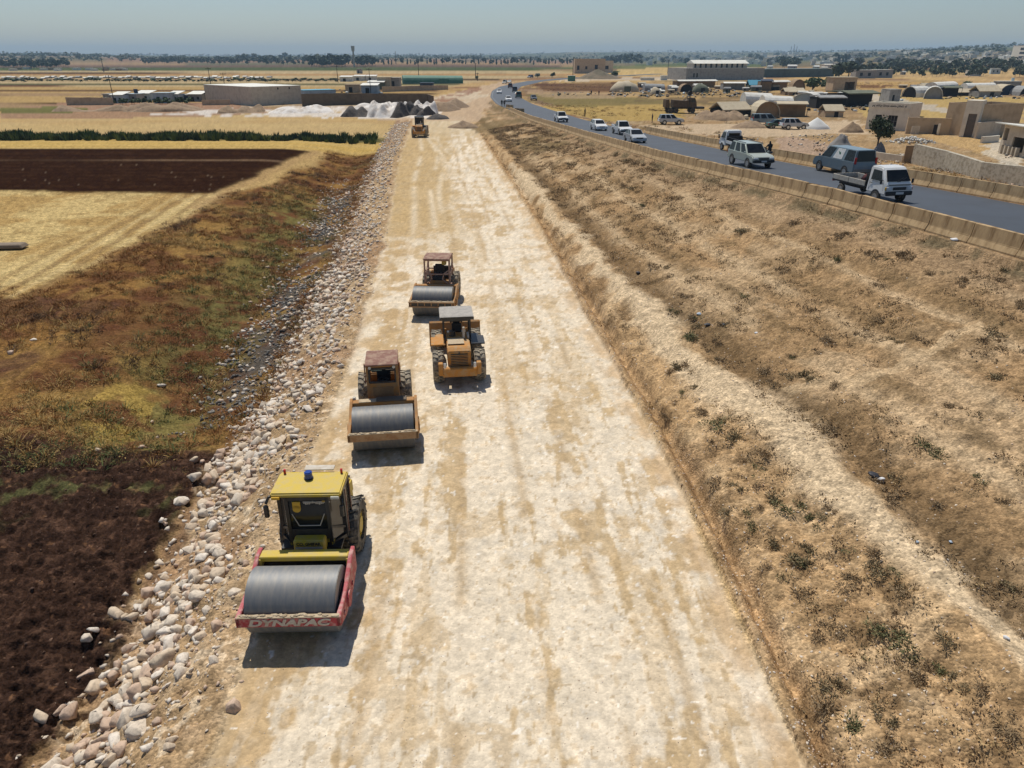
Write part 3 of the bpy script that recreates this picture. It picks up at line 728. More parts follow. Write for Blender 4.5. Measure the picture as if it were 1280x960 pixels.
        for yy in (.45, .95): MB().bar((hx + .05, cy0 + yy, z0 + .1), (hx + .05, cy0 + yy, z1 - .1), .018, 6).build('handrail', M_rust, cabo)
        fc = MB().box((0, cy0 - .17, z0 + .14), (.78, .30, .40), bev=.04)
        con = fc.build('front_box', M_yel, root)
        MB().box((0, cy0 - .335, z0 + .27), (.70, .02, .12)).build('name_plate', M_yel, con)
        text_obj('CO. GHIFAR', 'lettering', .12, M_blk, con, (0, cy0 - .352, z0 + .27), (math.pi / 2, 0, 0), depth_=.003, width=.60, bold=.004)
        MB().box((0, cy0 - .34, z0 + .15), (.66, .03, .05)).build('step', M_cream, con)
    else:
        pst = M_rusto if B else M_cream
        inner = MB()
        for sx in (-1, 1):
            for yy in (cy0, cy1):
                cab.bar((sx * hx, yy, z0), (sx * hx, yy, z1), .05, 4, flat=(.08, .08))
            for zz in (z0 + .02, z0 + .75, z1 - .04): cab.bar((sx * hx, cy0, zz), (sx * hx, cy1, zz), .04, 4, flat=(.06, .06))
        for yy in (cy0, cy1):
            for zz in (z0 + .02, z0 + .72, z1 - .04): cab.bar((-hx, yy, zz), (hx, yy, zz), .04, 4, flat=(.06, .06))
        if Cc:
            for sx in (-1, 1):
                cab.pipe([(sx * hx, cy0, z1 - .55), (sx * .36, cy0 - .01, z0 + .75), (sx * .28, cy0 - .01, z0 + .45), (sx * hx, cy0 - .01, z0 + .12)], .032, 6)
                cab.bar((sx * .36, cy0 - .01, z0 + .72), (sx * hx, cy0 - .01, z0 + .80), .03, 6)
                cab.bar((sx * hx, cy0, z0 + .1), (sx * hx, cy1, z1 - .2), .03, 6)
        cab.box((0, (cy0 + cy1) / 2, z0 - .02), (2 * hx, cy1 - cy0, .06))
        cabo = cab.build('cab', pst if B else mat('pale_rust_frame', (.42, .27, .20), .7, col2=(.25, .12, .07), scale=5, amt=.8), root)
        if B:
            MB().box((0, cy0, z0 + .36), (2 * hx - .08, .05, .68)).build('front_panel', M_rusto, cabo)
            MB().box((0, cy0 - .035, z0 + .36), (.72, .02, .44)).build('front_hatch', mat('worn_brown', (.22, .13, .06), .7, col2=(.33, .2, .09), scale=4, amt=.8), cabo)
            wfm = MB()
            for (a, b) in zip([(-.46, z0 + .76), (.46, z0 + .76), (.46, z1 - .12), (-.46, z1 - .12)], [(.46, z0 + .76), (.46, z1 - .12), (-.46, z1 - .12), (-.46, z0 + .76)]):
                wfm.bar((a[0], cy0 - .01, a[1]), (b[0], cy0 - .01, b[1]), .03, 4, flat=(.06, .06))
            wfm.build('window_frame', M_blk, cabo)
            for s in (-1, 1):
                MB().box((s * hx, (cy0 + cy1) / 2, z0 + .38), (.04, cy1 - cy0 - .08, .66)).build('side_panel', M_rusto, cabo)
                MB().box((s * (hx + .09), cy0 + .15, z0 + 1.05), (.04, .10, .75), bev=.012).bar((s * hx, cy0 + .15, z0 + 1.3), (s * (hx + .09), cy0 + .15, z0 + 1.3), .015).build('mirror', M_rust, cabo)
                MB().cyl((s * .42, cy0 - .06, z1 - .06), .055, .05, 'Y', 12).build('work_lamp', M_lamp, cabo)
            MB().box((-.2, cy0 + .2, z1 - .20), (.38, .2, .03), rot=(.5, 0, 0)).build('sun_blind', mat('blind_pale_green', (.30, .40, .34), .7), cabo)
            MB().box((.26, cy0 + .2, z1 - .18), (.26, .2, .03), rot=(.5, 0, 0)).build('sun_blind', M_cream, cabo)
            MB().box((0, cy1 - .02, z0 + 1.0), (.9, .03, .7)).build('rear_panel', mat('grey_brown_panel', (.20, .15, .12), .8, col2=(.30, .24, .2), amt=.8), cabo)
        else:
            MB().box((0, cy0, z0 + .20), (2 * hx - .5, .05, .36)).build('front_panel', M_rusto, cabo)
            MB().box((.10, cy1 - .03, z0 + .45), (.95, .05, .85)).build('rear_panel', M_blk, cabo)
            MB().box((.28, cy1 - .45, z1 - .36), (.26, .05, .24), bev=.05).build('head_pad', mat('pad_yellow', (.55, .42, .12), .8), cabo)
        ov = .10
        rf = MB().prism([(cy0 - ov, z1), (cy0 - ov, z1 + .05), (cy0 + .1, z1 + .10), (cy1 - .1, z1 + .10), (cy1 + ov, z1 + .05), (cy1 + ov, z1)], -hx - .05, hx + .05, bev=.015)
        rf.build('roof', M_rust, cabo)
        if B:
            MB().box((-.25, .93, 1.348), (1.2, .26, .012)).build('bar_dust', M_cake, root)
            MB().box((.28, .93, 1.37), (1.05, .34, .05), bev=.01).build('tool_tray', mat('tray_grey_brown', (.13, .095, .065), .8), root)
            MB().cyl((-1.02, 1.12, 1.36), .06, .12, 'Y', 10).build('headlight', M_lamp, root)
    # seat and wheel
    st = MB().box((0, cy1 - .45, z0 + .38), (.5, .48, .14), bev=.04).box((0, cy1 - .22, z0 + .72), (.5, .13, .62), bev=.04).cyl((0, cy1 - .45, z0 + .18), .12, .3, 'Z', 10)
    st.build('seat', M_seat, cabo)
    sw = MB().ring((0, 0, 0), .20, .165, .03, 'Z', 18, .008).bar((0, 0, 0), (0, -.06, -.5), .03, 8)
    sw.build('steering_wheel', M_seat, cabo, loc=(0, cy0 + .32, z0 + .72))
    MB().box((0, cy0 + .12, z0 + .45), (.6, .16, .24), bev=.03).build('dashboard', M_seat, cabo)
    return root

def wheel_loader(P, rz, closed, label):
    """rear (engine) looks along -Y, bucket along +Y"""
    root = empty('wheel_loader', (P.x, P.y, 0), rz, label, 'wheel loader', 'rollers and loaders working on the new road')
    mo = M_orng
    # engine hood
    hd = MB().prism([(-.55, .95), (-.55, 1.78), (-.30, 1.92), (1.55, 2.02), (1.55, .95)], -.56, .56, bev=.04)
    hood = hd.build('hood', mo, root)
    gr = MB().box((0, -.565, 1.32), (.80, .04, .70)); grl = gr.build('grille', M_blk, hood)
    g2 = MB()
    for k in range(8): g2.box((0, -.60, 1.03 + .083 * k), (.82, .03, .022))
    g2.build('grille_bar', mo, grl)
    MB().hull([(-.06, -.57, 1.70), (.06, -.57, 1.70), (0, -.57, 1.80), (-.06, -.60, 1.70), (.06, -.60, 1.70), (0, -.60, 1.80)]).build('badge', M_blk, hood)
    MB().box((-.12, .35, 1.99), (.8, .8, .025)).build('hood_dust', M_cake, hood)
    MB().cyl((.30, .75, 2.25), .06, .6, 'Z', 12).build('exhaust', M_cream, hood)
    MB().cyl((-.25, 1.1, 2.12), .16, .25, 'Z', 16).build('air_filter', M_blk, hood)
    bp = MB().box((0, -.72, .82), (1.66, .34, .46), bev=.05)
    bum = bp.build('counterweight', mo, root)
    for s in (-1, 1):
        MB().box((s * .92, -.74, 1.00), (.22, .30, .62), bev=.03).build('rear_fender_post', mo, bum)
        MB().box((s * .72, -.90, 1.22), (.13, .06, .26), bev=.02).build('tail_light', M_white, bum)
    ch = MB().box((0, 1.2, .85), (.9, 3.6, .5), bev=.04).box((0, 2.6, 1.0), (.7, 1.2, .8), bev=.05)
    ch.build('chassis', M_blk, root)
    for s in (-1, 1):
        wheel(root, s * 1.02, .25, .78, .56, M_tyred, M_cream, side=s)
        wheel(root, s * 1.02, 3.05, .78, .56, M_tyred, M_cream, side=s)
        MB().box((s * .98, .95, 1.78), (.70, 1.1, .07), bev=.02).build('mudguard', M_blk if s > 0 else mo, root)
        MB().box((s * .86, 1.55, 1.60), (.5, .7, .42), bev=.05).build('side_tank', mo if s < 0 else M_blk, root)
    # lift arms and bucket
    for s in (-1, 1):
        MB().prism([(2.2, 1.55), (2.25, 1.95), (3.4, 1.55), (4.35, .75), (4.25, .45), (3.3, 1.15)], s * .55 - .06, s * .55 + .06, bev=.01).build('lift_arm', mo, root)
        MB().bar((s * .38, 2.3, 1.05), (s * .42, 3.5, 1.15), .06, 8).build('lift_cylinder', M_cream, root)
    MB().bar((0, 2.4, 1.9), (0, 3.7, 1.7), .07, 8).build('tilt_cylinder', M_cream, root)
    bw = 1.36
    prof = [(4.25, .28), (4.15, .75), (4.30, 1.55), (4.42, 1.62), (4.50, 1.55), (4.33, .85), (4.42, .42), (5.35, .26), (5.38, .20), (4.40, .20)]
    b = MB().prism(prof, -bw, bw, bev=.008)
    for s in (-1, 1): b.prism([(4.25, .22), (4.17, .75), (4.35, 1.58), (4.75, 1.2), (5.3, .24)], s * bw - .03, s * bw + .03)
    b.build('bucket', M_rusto, root)
    if closed:
        c = MB(); z0, z1 = 1.55, 3.15
        for sx in (-.7, .7):
            for yy in (1.5, 2.7): c.bar((sx, yy, z0), (sx, yy, z1), .05, 4, flat=(.1, .1))
        for zz in (z0, z0 + .55, z1):
            for yy in (1.5, 2.7): c.bar((-.7, yy, zz), (.7, yy, zz), .05, 4, flat=(.08, .08))
            for sx in (-.7, .7): c.bar((sx, 1.5, zz), (sx, 2.7, zz), .05, 4, flat=(.08, .08))
        c.box((0, 2.1, z0), (1.4, 1.2, .1)).box((0, 2.1, z1 + .04), (1.56, 1.4, .1), bev=.03)
        co = c.build('cab', M_blk, root)
        MB().box((0, 1.5, z0 + .3), (1.32, .03, .5)).build('cab_panel', M_blk, co)
        for s in (-1, 1): MB().box((s * .7, 2.1, z0 + .3), (.03, 1.1, .5)).build('cab_panel', M_blk, co)
        MB().faces([(-.64, 1.49, z0 + .6), (.64, 1.49, z0 + .6), (.64, 1.49, z1 - .06), (-.64, 1.49, z1 - .06)], [(0, 1, 2, 3)]).build('rear_window', M_glass, co)
        for s in (-1, 1): MB().faces([(s * .7, 1.56, z0 + .6), (s * .7, 2.64, z0 + .6), (s * .7, 2.64, z1 - .06), (s * .7, 1.56, z1 - .06)], [(0, 1, 2, 3)]).build('side_window', M_glass, co)
        MB().box((.05, 1.47, z0 + .52), (1.0, .03, .09)).build('name_plate', M_white, co)
        MB().box((.85, 1.6, 2.9), (.05, .12, .3)).bar((.7, 1.55, 3.0), (.85, 1.6, 3.0), .02).build('mirror', M_blk, co)
    else:
        c = MB(); z0, z1 = 1.70, 2.86
        for sx in (-.66, .66):
            for yy in (1.35, 2.55): c.bar((sx, yy, z0), (sx, yy, z1), .05, 4, flat=(.08, .08))
        c.box((0, 2.0, z0 - .08), (1.35, 1.4, .12)).box((0, 1.35, z1 - .10), (1.40, .05, .20))
        co = c.build('canopy_frame', M_blk, root)
        MB().prism([(1.12, z1 - .02), (1.05, z1 + .10), (1.18, z1 + .15), (2.7, z1 + .15), (2.85, z1 + .06), (2.85, z1 - .02)], -.84, .84, bev=.04).build('canopy', mat('canopy_grey', (.36, .33, .29), .7, col2=(.22, .2, .18), scale=4, amt=.7), co)
        MB().box((0, 1.10, z1 + .02), (1.70, .06, .14)).build('canopy_edge', M_blk, co)
        st = MB().box((0, 1.95, z0 + .22), (.5, .45, .14), bev=.03).box((0, 1.72, z0 + .5), (.5, .1, .45), bev=.03)
        st.build('seat', M_seat, root)
        MB().ring((0, 0, 0), .20, .165, .03, 'Z', 18, .008).bar((0, 0, 0), (0, .06, -.5), .03, 8).build('steering_wheel', M_seat, root, loc=(0, 2.48, z0 + .55))
        MB().box((.52, 1.05, 1.98), (.10, .6, .22), bev=.03).build('pale_hose', M_cream, root)
    return root

# ------------------------------------------------------------------ people : one continuous skinned figure
M_skin = mat('skin', (.30, .17, .11), .6)
def person(P, rz, joints, cloth, label, scale=1.0, hair=(.015, .012, .01)):
    """joints: dict of named points (metres, facing -Y)"""
    J = joints
    names = ['pelvis', 'belly', 'chest', 'neck', 'head', 'top', 'sl', 'el', 'wl', 'hl', 'sr', 'er', 'wr', 'hr', 'hipl', 'kl', 'al', 'tl', 'hipr', 'kr', 'ar', 'tr']
    rad = dict(pelvis=.15, belly=.14, chest=.16, neck=.06, head=.105, top=.07, sl=.075, el=.05, wl=.036, hl=.04, sr=.075, er=.05, wr=.036, hr=.04, hipl=.10, kl=.065, al=.045, tl=.042, hipr=.10, kr=.065, ar=.045, tr=.042)
    ed = [('pelvis', 'belly'), ('belly', 'chest'), ('chest', 'neck'), ('neck', 'head'), ('head', 'top'), ('chest', 'sl'), ('sl', 'el'), ('el', 'wl'), ('wl', 'hl'), ('chest', 'sr'), ('sr', 'er'), ('er', 'wr'), ('wr', 'hr'),
          ('pelvis', 'hipl'), ('hipl', 'kl'), ('kl', 'al'), ('al', 'tl'), ('pelvis', 'hipr'), ('hipr', 'kr'), ('kr', 'ar'), ('ar', 'tr')]
    me = bpy.data.meshes.new('person'); me.from_pydata([J[n] for n in names], [(names.index(a), names.index(b)) for a, b in ed], [])
    o = bpy.data.objects.new('person', me); COL.objects.link(o)
    md = o.modifiers.new('skin', 'SKIN'); sv = me.skin_vertices[0].data
    for i, n in enumerate(names): sv[i].radius = (rad[n], rad[n]); sv[i].use_root = (n == 'pelvis')
    s2 = o.modifiers.new('sub', 'SUBSURF'); s2.levels = 1; s2.render_levels = 1
    dg = bpy.context.evaluated_depsgraph_get(); m2 = bpy.data.meshes.new_from_object(o.evaluated_get(dg))
    bpy.data.objects.remove(o)
    top_m = mat('cloth_' + str(cloth[0]), cloth[0], .9); leg_m = mat('cloth_' + str(cloth[1]), cloth[1], .9); hair_m = mat('hair_' + str(hair), hair, .8)
    m2.materials.clear()
    for q in (top_m, leg_m, M_skin, hair_m): m2.materials.append(q)
    nz = J['neck'][2]; hd = Vector(J['head'])
    for p in m2.polygons:
        c = p.center
        if c.z > nz and (c - hd).length < .26: p.material_index = 3 if (c.z > hd.z + .05 or c.y > hd.y + .03) else 2
        elif any((c - Vector(J[k])).length < .07 for k in ('hl', 'hr')): p.material_index = 2
        elif any((c - (Vector(J[a]) + Vector(J[b])) / 2).length < .30 for a, b in (('kl', 'al'), ('kr', 'ar'), ('hipl', 'kl'), ('hipr', 'kr'))): p.material_index = 1
    m2.polygons.foreach_set('use_smooth', [True] * len(m2.polygons))
    ob = bpy.data.objects.new('person', m2); COL.objects.link(ob)
    ob.location = P; ob.rotation_euler = (0, 0, rz); ob.scale = (scale,) * 3
    tag(ob, label, 'person')
    return ob
STAND = dict(pelvis=(0, 0, .93), belly=(0, 0, 1.10), chest=(0, .01, 1.32), neck=(0, 0, 1.50), head=(0, -.02, 1.62), top=(0, -.01, 1.72), sl=(.19, 0, 1.40), el=(.25, .03, 1.12), wl=(.26, -.04, .88), hl=(.26, -.06, .80),
             sr=(-.19, 0, 1.40), er=(-.25, .03, 1.12), wr=(-.26, -.04, .88), hr=(-.26, -.06, .80), hipl=(.10, 0, .86), kl=(.11, -.02, .50), al=(.12, .02, .09), tl=(.13, -.13, .04), hipr=(-.10, 0, .86), kr=(-.11, .0, .50), ar=(-.12, .06, .09), tr=(-.13, -.09, .04))
SIT = dict(pelvis=(0, 0, .10), belly=(0, 0, .27), chest=(0, -.02, .50), neck=(0, -.05, .68), head=(0, -.08, .80), top=(0, -.07, .90), sl=(.19, -.02, .58), el=(.26, -.16, .36), wl=(.20, -.40, .38), hl=(.17, -.48, .40),
           sr=(-.19, -.02, .58), er=(-.26, -.16, .36), wr=(-.20, -.40, .38), hr=(-.17, -.48, .40), hipl=(.11, -.06, .08), kl=(.14, -.46, .10), al=(.14, -.50, -.34), tl=(.14, -.63, -.38), hipr=(-.11, -.06, .08), kr=(-.14, -.46, .10), ar=(-.14, -.50, -.34), tr=(-.14, -.63, -.38))

# placing : drum contact / rear bumper points read on the ground
LOADER_SC = .84
pr = hit(362, 790); rollA = roller(Vector((pr.x + .22, pr.y + .30, 0)), R(1.5), 'closed_yellow', 'nearest road roller, yellow roof with blue beacon and red frame beside the rocks')
pr = hit(481, 561); rollB = roller(Vector((pr.x, pr.y + .2, 0)), R(8), 'closed_rusty', 'second nearest road roller, rusty brown closed cab and tan drum frame')
pr = hit(543, 394); rollC = roller(Vector((pr.x, pr.y + .13, 0)), R(-3), 'open_rusty', 'farthest road roller, open cab of pale braced posts, just behind the canopied loader')
pr = hit(575, 474); LD = wheel_loader(Vector((pr.x, pr.y - .15, 0)), R(7), False, 'orange wheel loader with grey canopy, its engine grille toward us, bucket beyond')
LD.scale = (LOADER_SC,) * 3
Q = Matrix.Translation(LD.location) @ Matrix.Rotation(R(7), 4, 'Z') @ Matrix.Scale(LOADER_SC, 4)
person(Q @ Vector((0, 1.95, 1.96)), R(187), SIT, ((.02, .02, .025), (.03, .03, .035)), 'loader driver in dark clothes seated under the grey canopy', .9)
pr = hit(524, 172); wheel_loader(Vector((pr.x, pr.y + .4, 0)), R(4), True, 'small far wheel loader with dark closed cab at the far end of the new road')
# ------------------------------------------------------------------ road vehicles (local: front looks along +Y, wheels on z = 0)
M_chrome = mat('bright_metal', (.55, .56, .57), .25, .9)
M_plastic = mat('dark_plastic', (.022, .022, .024), .6)
M_plate = mat('number_plate', (.62, .62, .60), .5)
M_tl = mat('tail_light_red', (.45, .012, .015), .2)
M_hl = mat('headlight_glass', (.62, .64, .66), .08, coat=.5)
PAINT = {}
def paint(name, col, dirt=.35):
    return mat('paint_' + name, col, .28, col2=tuple(c * .6 + d * .4 for c, d in zip(col, DUST)), scale=2.5, amt=dirt, coat=.4)
P_WHITE = paint('white', (.78, .78, .76)); P_SILVER = paint('silver', (.46, .48, .49)); P_GREYBLUE = paint('grey_blue', (.16, .21, .24)); P_DARK = paint('dark', (.035, .045, .055))
P_OLIVE = paint('pale_green_silver', (.44, .48, .42)); P_RED = paint('dark_red', (.16, .03, .025)); P_GREEN = paint('dark_green', (.04, .10, .07)); P_BLUE = paint('blue', (.06, .12, .25))

KINDS = dict(
    sedan=dict(L=4.5, W=1.72, body=[(-2.25, .32), (-2.25, .80), (-2.12, .95), (-1.35, 1.0), (.95, .97), (1.95, .82), (2.2, .68), (2.25, .32)], cab=(-1.55, 1.05, -.95, .20, .96, 1.43), wb=(-1.32, 1.33), r=.31),
    wagon=dict(L=4.4, W=1.70, body=[(-2.2, .32), (-2.2, .90), (-2.12, 1.0), (.95, .97), (1.9, .84), (2.15, .68), (2.2, .32)], cab=(-2.12, 1.0, -1.85, .15, .97, 1.45), wb=(-1.3, 1.3), r=.31),
    suv=dict(L=4.8, W=1.88, body=[(-2.35, .48), (-2.35, 1.05), (-2.28, 1.18), (1.0, 1.15), (2.1, 1.06), (2.32, .90), (2.36, .48)], cab=(-2.28, 1.12, -2.05, .32, 1.14, 1.82), wb=(-1.38, 1.42), r=.38),
    pickup=dict(L=5.0, W=1.76, body=[(-2.5, .52), (-2.5, 1.0), (.9, 1.05), (1.05, 1.05), (2.15, .98), (2.4, .82), (2.45, .5)], cab=(-.75, 1.15, -.55, .45, 1.03, 1.72), wb=(-1.5, 1.55), r=.37),
    van=dict(L=5.1, W=1.92, body=[(-2.55, .36), (-2.55, 1.05), (-2.5, 1.15), (1.65, 1.12), (2.3, 1.0), (2.5, .84), (2.55, .36)], cab=(-2.5, 1.75, -2.40, .98, 1.12, 1.92), wb=(-1.55, 1.62), r=.34))
def quad_pane(c4, off, inset, m, name, parent):
    c = [Vector(p) for p in c4]; mid = sum(c, Vector()) / 4
    n = (c[1] - c[0]).cross(c[3] - c[0]).normalized()
    if n.y * mid.y < 0: n = -n
    P = []
    for p in c: P.append(p + (mid - p) * inset + n * off)
    q = [p - n * .008 for p in P]
    return MB().faces(P + q, [(0, 1, 2, 3), (7, 6, 5, 4), (0, 4, 5, 1), (1, 5, 6, 2), (2, 6, 7, 3), (3, 7, 4, 0)]).build(name, m, parent)
def lerp3(a, b, t): return Vector(a) + (Vector(b) - Vector(a)) * t
def car(kind, P, rz, pnt, label, cat='car', group=None, far=False, name=None, bed=None, rack=False, poster=False):
    K = KINDS[kind]; L, W = K['L'], K['W']; hw = W / 2
    root = empty(name or {'sedan': 'sedan_car', 'wagon': 'estate_car', 'suv': 'off_road_car', 'pickup': 'pickup_truck', 'van': 'minibus'}[kind], P, rz, label, cat, group)
    body = MB().prism(K['body'], -hw, hw, bev=.07)
    yb0, yb1, yt0, yt1, zb, zt = K['cab']
    bi, ti = hw - .05, hw - .20
    B = [(-bi, yb0, zb - .04), (bi, yb0, zb - .04), (bi, yb1, zb - .04), (-bi, yb1, zb - .04)]; T = [(-ti, yt0, zt), (ti, yt0, zt), (ti, yt1, zt), (-ti, yt1, zt)]
    t = MB_tmp(); vs = [t.verts.new(p) for p in B + T]
    for f in ((0, 1, 2, 3), (4, 5, 6, 7), (0, 1, 5, 4), (1, 2, 6, 5), (2, 3, 7, 6), (3, 0, 4, 7)): t.faces.new([vs[i] for i in f])
    bmesh.ops.recalc_face_normals(t, faces=t.faces)
    bmesh.ops.bevel(t, geom=[e for e in t.edges if max(v.co.z for v in e.verts) > zb + .1], offset=.06, segments=2, affect='EDGES')
    body.join(t)
    bo = body.build('body', pnt, root, smooth=True)
    # glass
    def fp(a, b, c, d): return (a, b, c, d)
    quad_pane((B[3], B[2], T[2], T[3]), .012, .11, M_glass, 'windscreen', root)
    quad_pane((B[1], B[0], T[0], T[1]), .012, .13, M_glass, 'rear_window', root)
    nwin = {'sedan': 2, 'wagon': 3, 'suv': 3, 'pickup': 2, 'van': 3}[kind]
    for s in (-1, 1):
        b0, b1 = (B[1], B[2]) if s > 0 else (B[0], B[3]); t0, t1 = (T[1], T[2]) if s > 0 else (T[0], T[3])
        for k in range(nwin):
            a, b = k / nwin + .02, (k + 1) / nwin - .02
            q = [lerp3(b0, b1, a), lerp3(b0, b1, b), lerp3(t0, t1, b), lerp3(t0, t1, a)]
            q = [lerp3(p, Vector((s * (bi + ti) / 2, p.y, (zb + zt) / 2)), .0) for p in q]
            mid = sum(q, Vector()) / 4; q = [p + (mid - p) * .13 + Vector((s * .014, 0, .004)) for p in q]
            if s > 0: pass
            mm = M_glass
            if poster and k == 1: mm = M_white
            q2 = [p - Vector((s * .01, 0, 0)) for p in q]
            wo = MB().faces(q + q2, [(0, 1, 2, 3), (7, 6, 5, 4), (0, 4, 5, 1), (1, 5, 6, 2), (2, 6, 7, 3), (3, 7, 4, 0)]).build('side_window', mm, root)
            if poster and k == 1:
                g = MB(); m_ = sum(q, Vector()) / 4
                g.hull([m_ + Vector((s * .012, dy, dz)) for dy, dz in ((-.10, .10), (.12, .16), (.05, -.02), (-.04, -.16), (-.12, .0))] + [m_ + Vector((s * .004, dy, dz)) for dy, dz in ((-.10, .10), (.12, .16), (.05, -.02), (-.04, -.16))])
                g.build('green_mark', mat('mark_green', (.03, .22, .12), .5), wo)
    # wheels
    for yy in K['wb']:
        for s in (-1, 1):
            MB().cyl((s * (hw - .005), yy, K['r'] + .02), K['r'] + .07, .02, 'X', 20).build('wheel_arch', M_plastic, root)
            wh = MB().ring((0, 0, 0), K['r'], K['r'] * .6, .20, n=18, round_=.03).build('wheel', M_tyre, root, loc=(s * (hw - .08), yy, K['r']), smooth=True)
            MB().cyl((s * .06, 0, 0), K['r'] * .61, .08, 'X', 14).build('rim', M_chrome, wh)
    # front, rear
    fy = L / 2; zz = K['body'][-2][1]
    MB().box((0, fy - .03, zz - .26), (W - .04, .14, .20), bev=.04).build('bumper', M_plastic if kind in ('suv', 'pickup') else pnt, root)
    MB().box((0, -fy + .03, zz - .24), (W - .04, .14, .20), bev=.04).build('bumper', pnt, root)
    MB().box((0, fy - .045, zz - .06), (W * .46, .06, .13), bev=.02).build('grille', M_plastic, root)
    for s in (-1, 1):
        MB().box((s * (hw - .26), fy - .08, zz - .05), (.36, .14, .15), bev=.04).build('headlight', M_hl, root)
        tz = zb + .15 if kind in ('van',) else zz + .05
        MB().box((s * (hw - (.10 if kind != 'van' else .125)), -fy + (.02 if kind != 'van' else .05), tz - (0 if kind != 'van' else .1)), (.17, .10, .26 if kind != 'van' else .50), bev=.03).build('tail_light', M_tl, root)
        if not far: MB().box((s * (hw + .08), yb1 - .12, zb + .08), (.16, .09, .14), bev=.03).build('mirror', pnt, root)
    MB().box((0, fy + .045, zz - .26), (.46, .02, .11)).build('number_plate', M_plate, root)
    if kind == 'pickup':
        MB().box((0, -1.62, 1.012), (W - .22, 1.6, .02)).build('bed_floor', M_plastic, root)
        for s in (-1, 1): MB().box((s * (hw - .06), -1.62, 1.08), (.07, 1.75, .14), bev=.02).build('bed_side', pnt, root)
        MB().box((0, -2.46, 1.08), (W - .1, .07, .14), bev=.02).build('tailgate', pnt, root)
    if rack:
        for s in (-1, 1): MB().bar((s * (ti - .1), yt0 + .15, zt + .04), (s * (ti - .1), yt1 - .1, zt + .04), .025, 6).build('roof_rail', M_plastic, root)
    return root

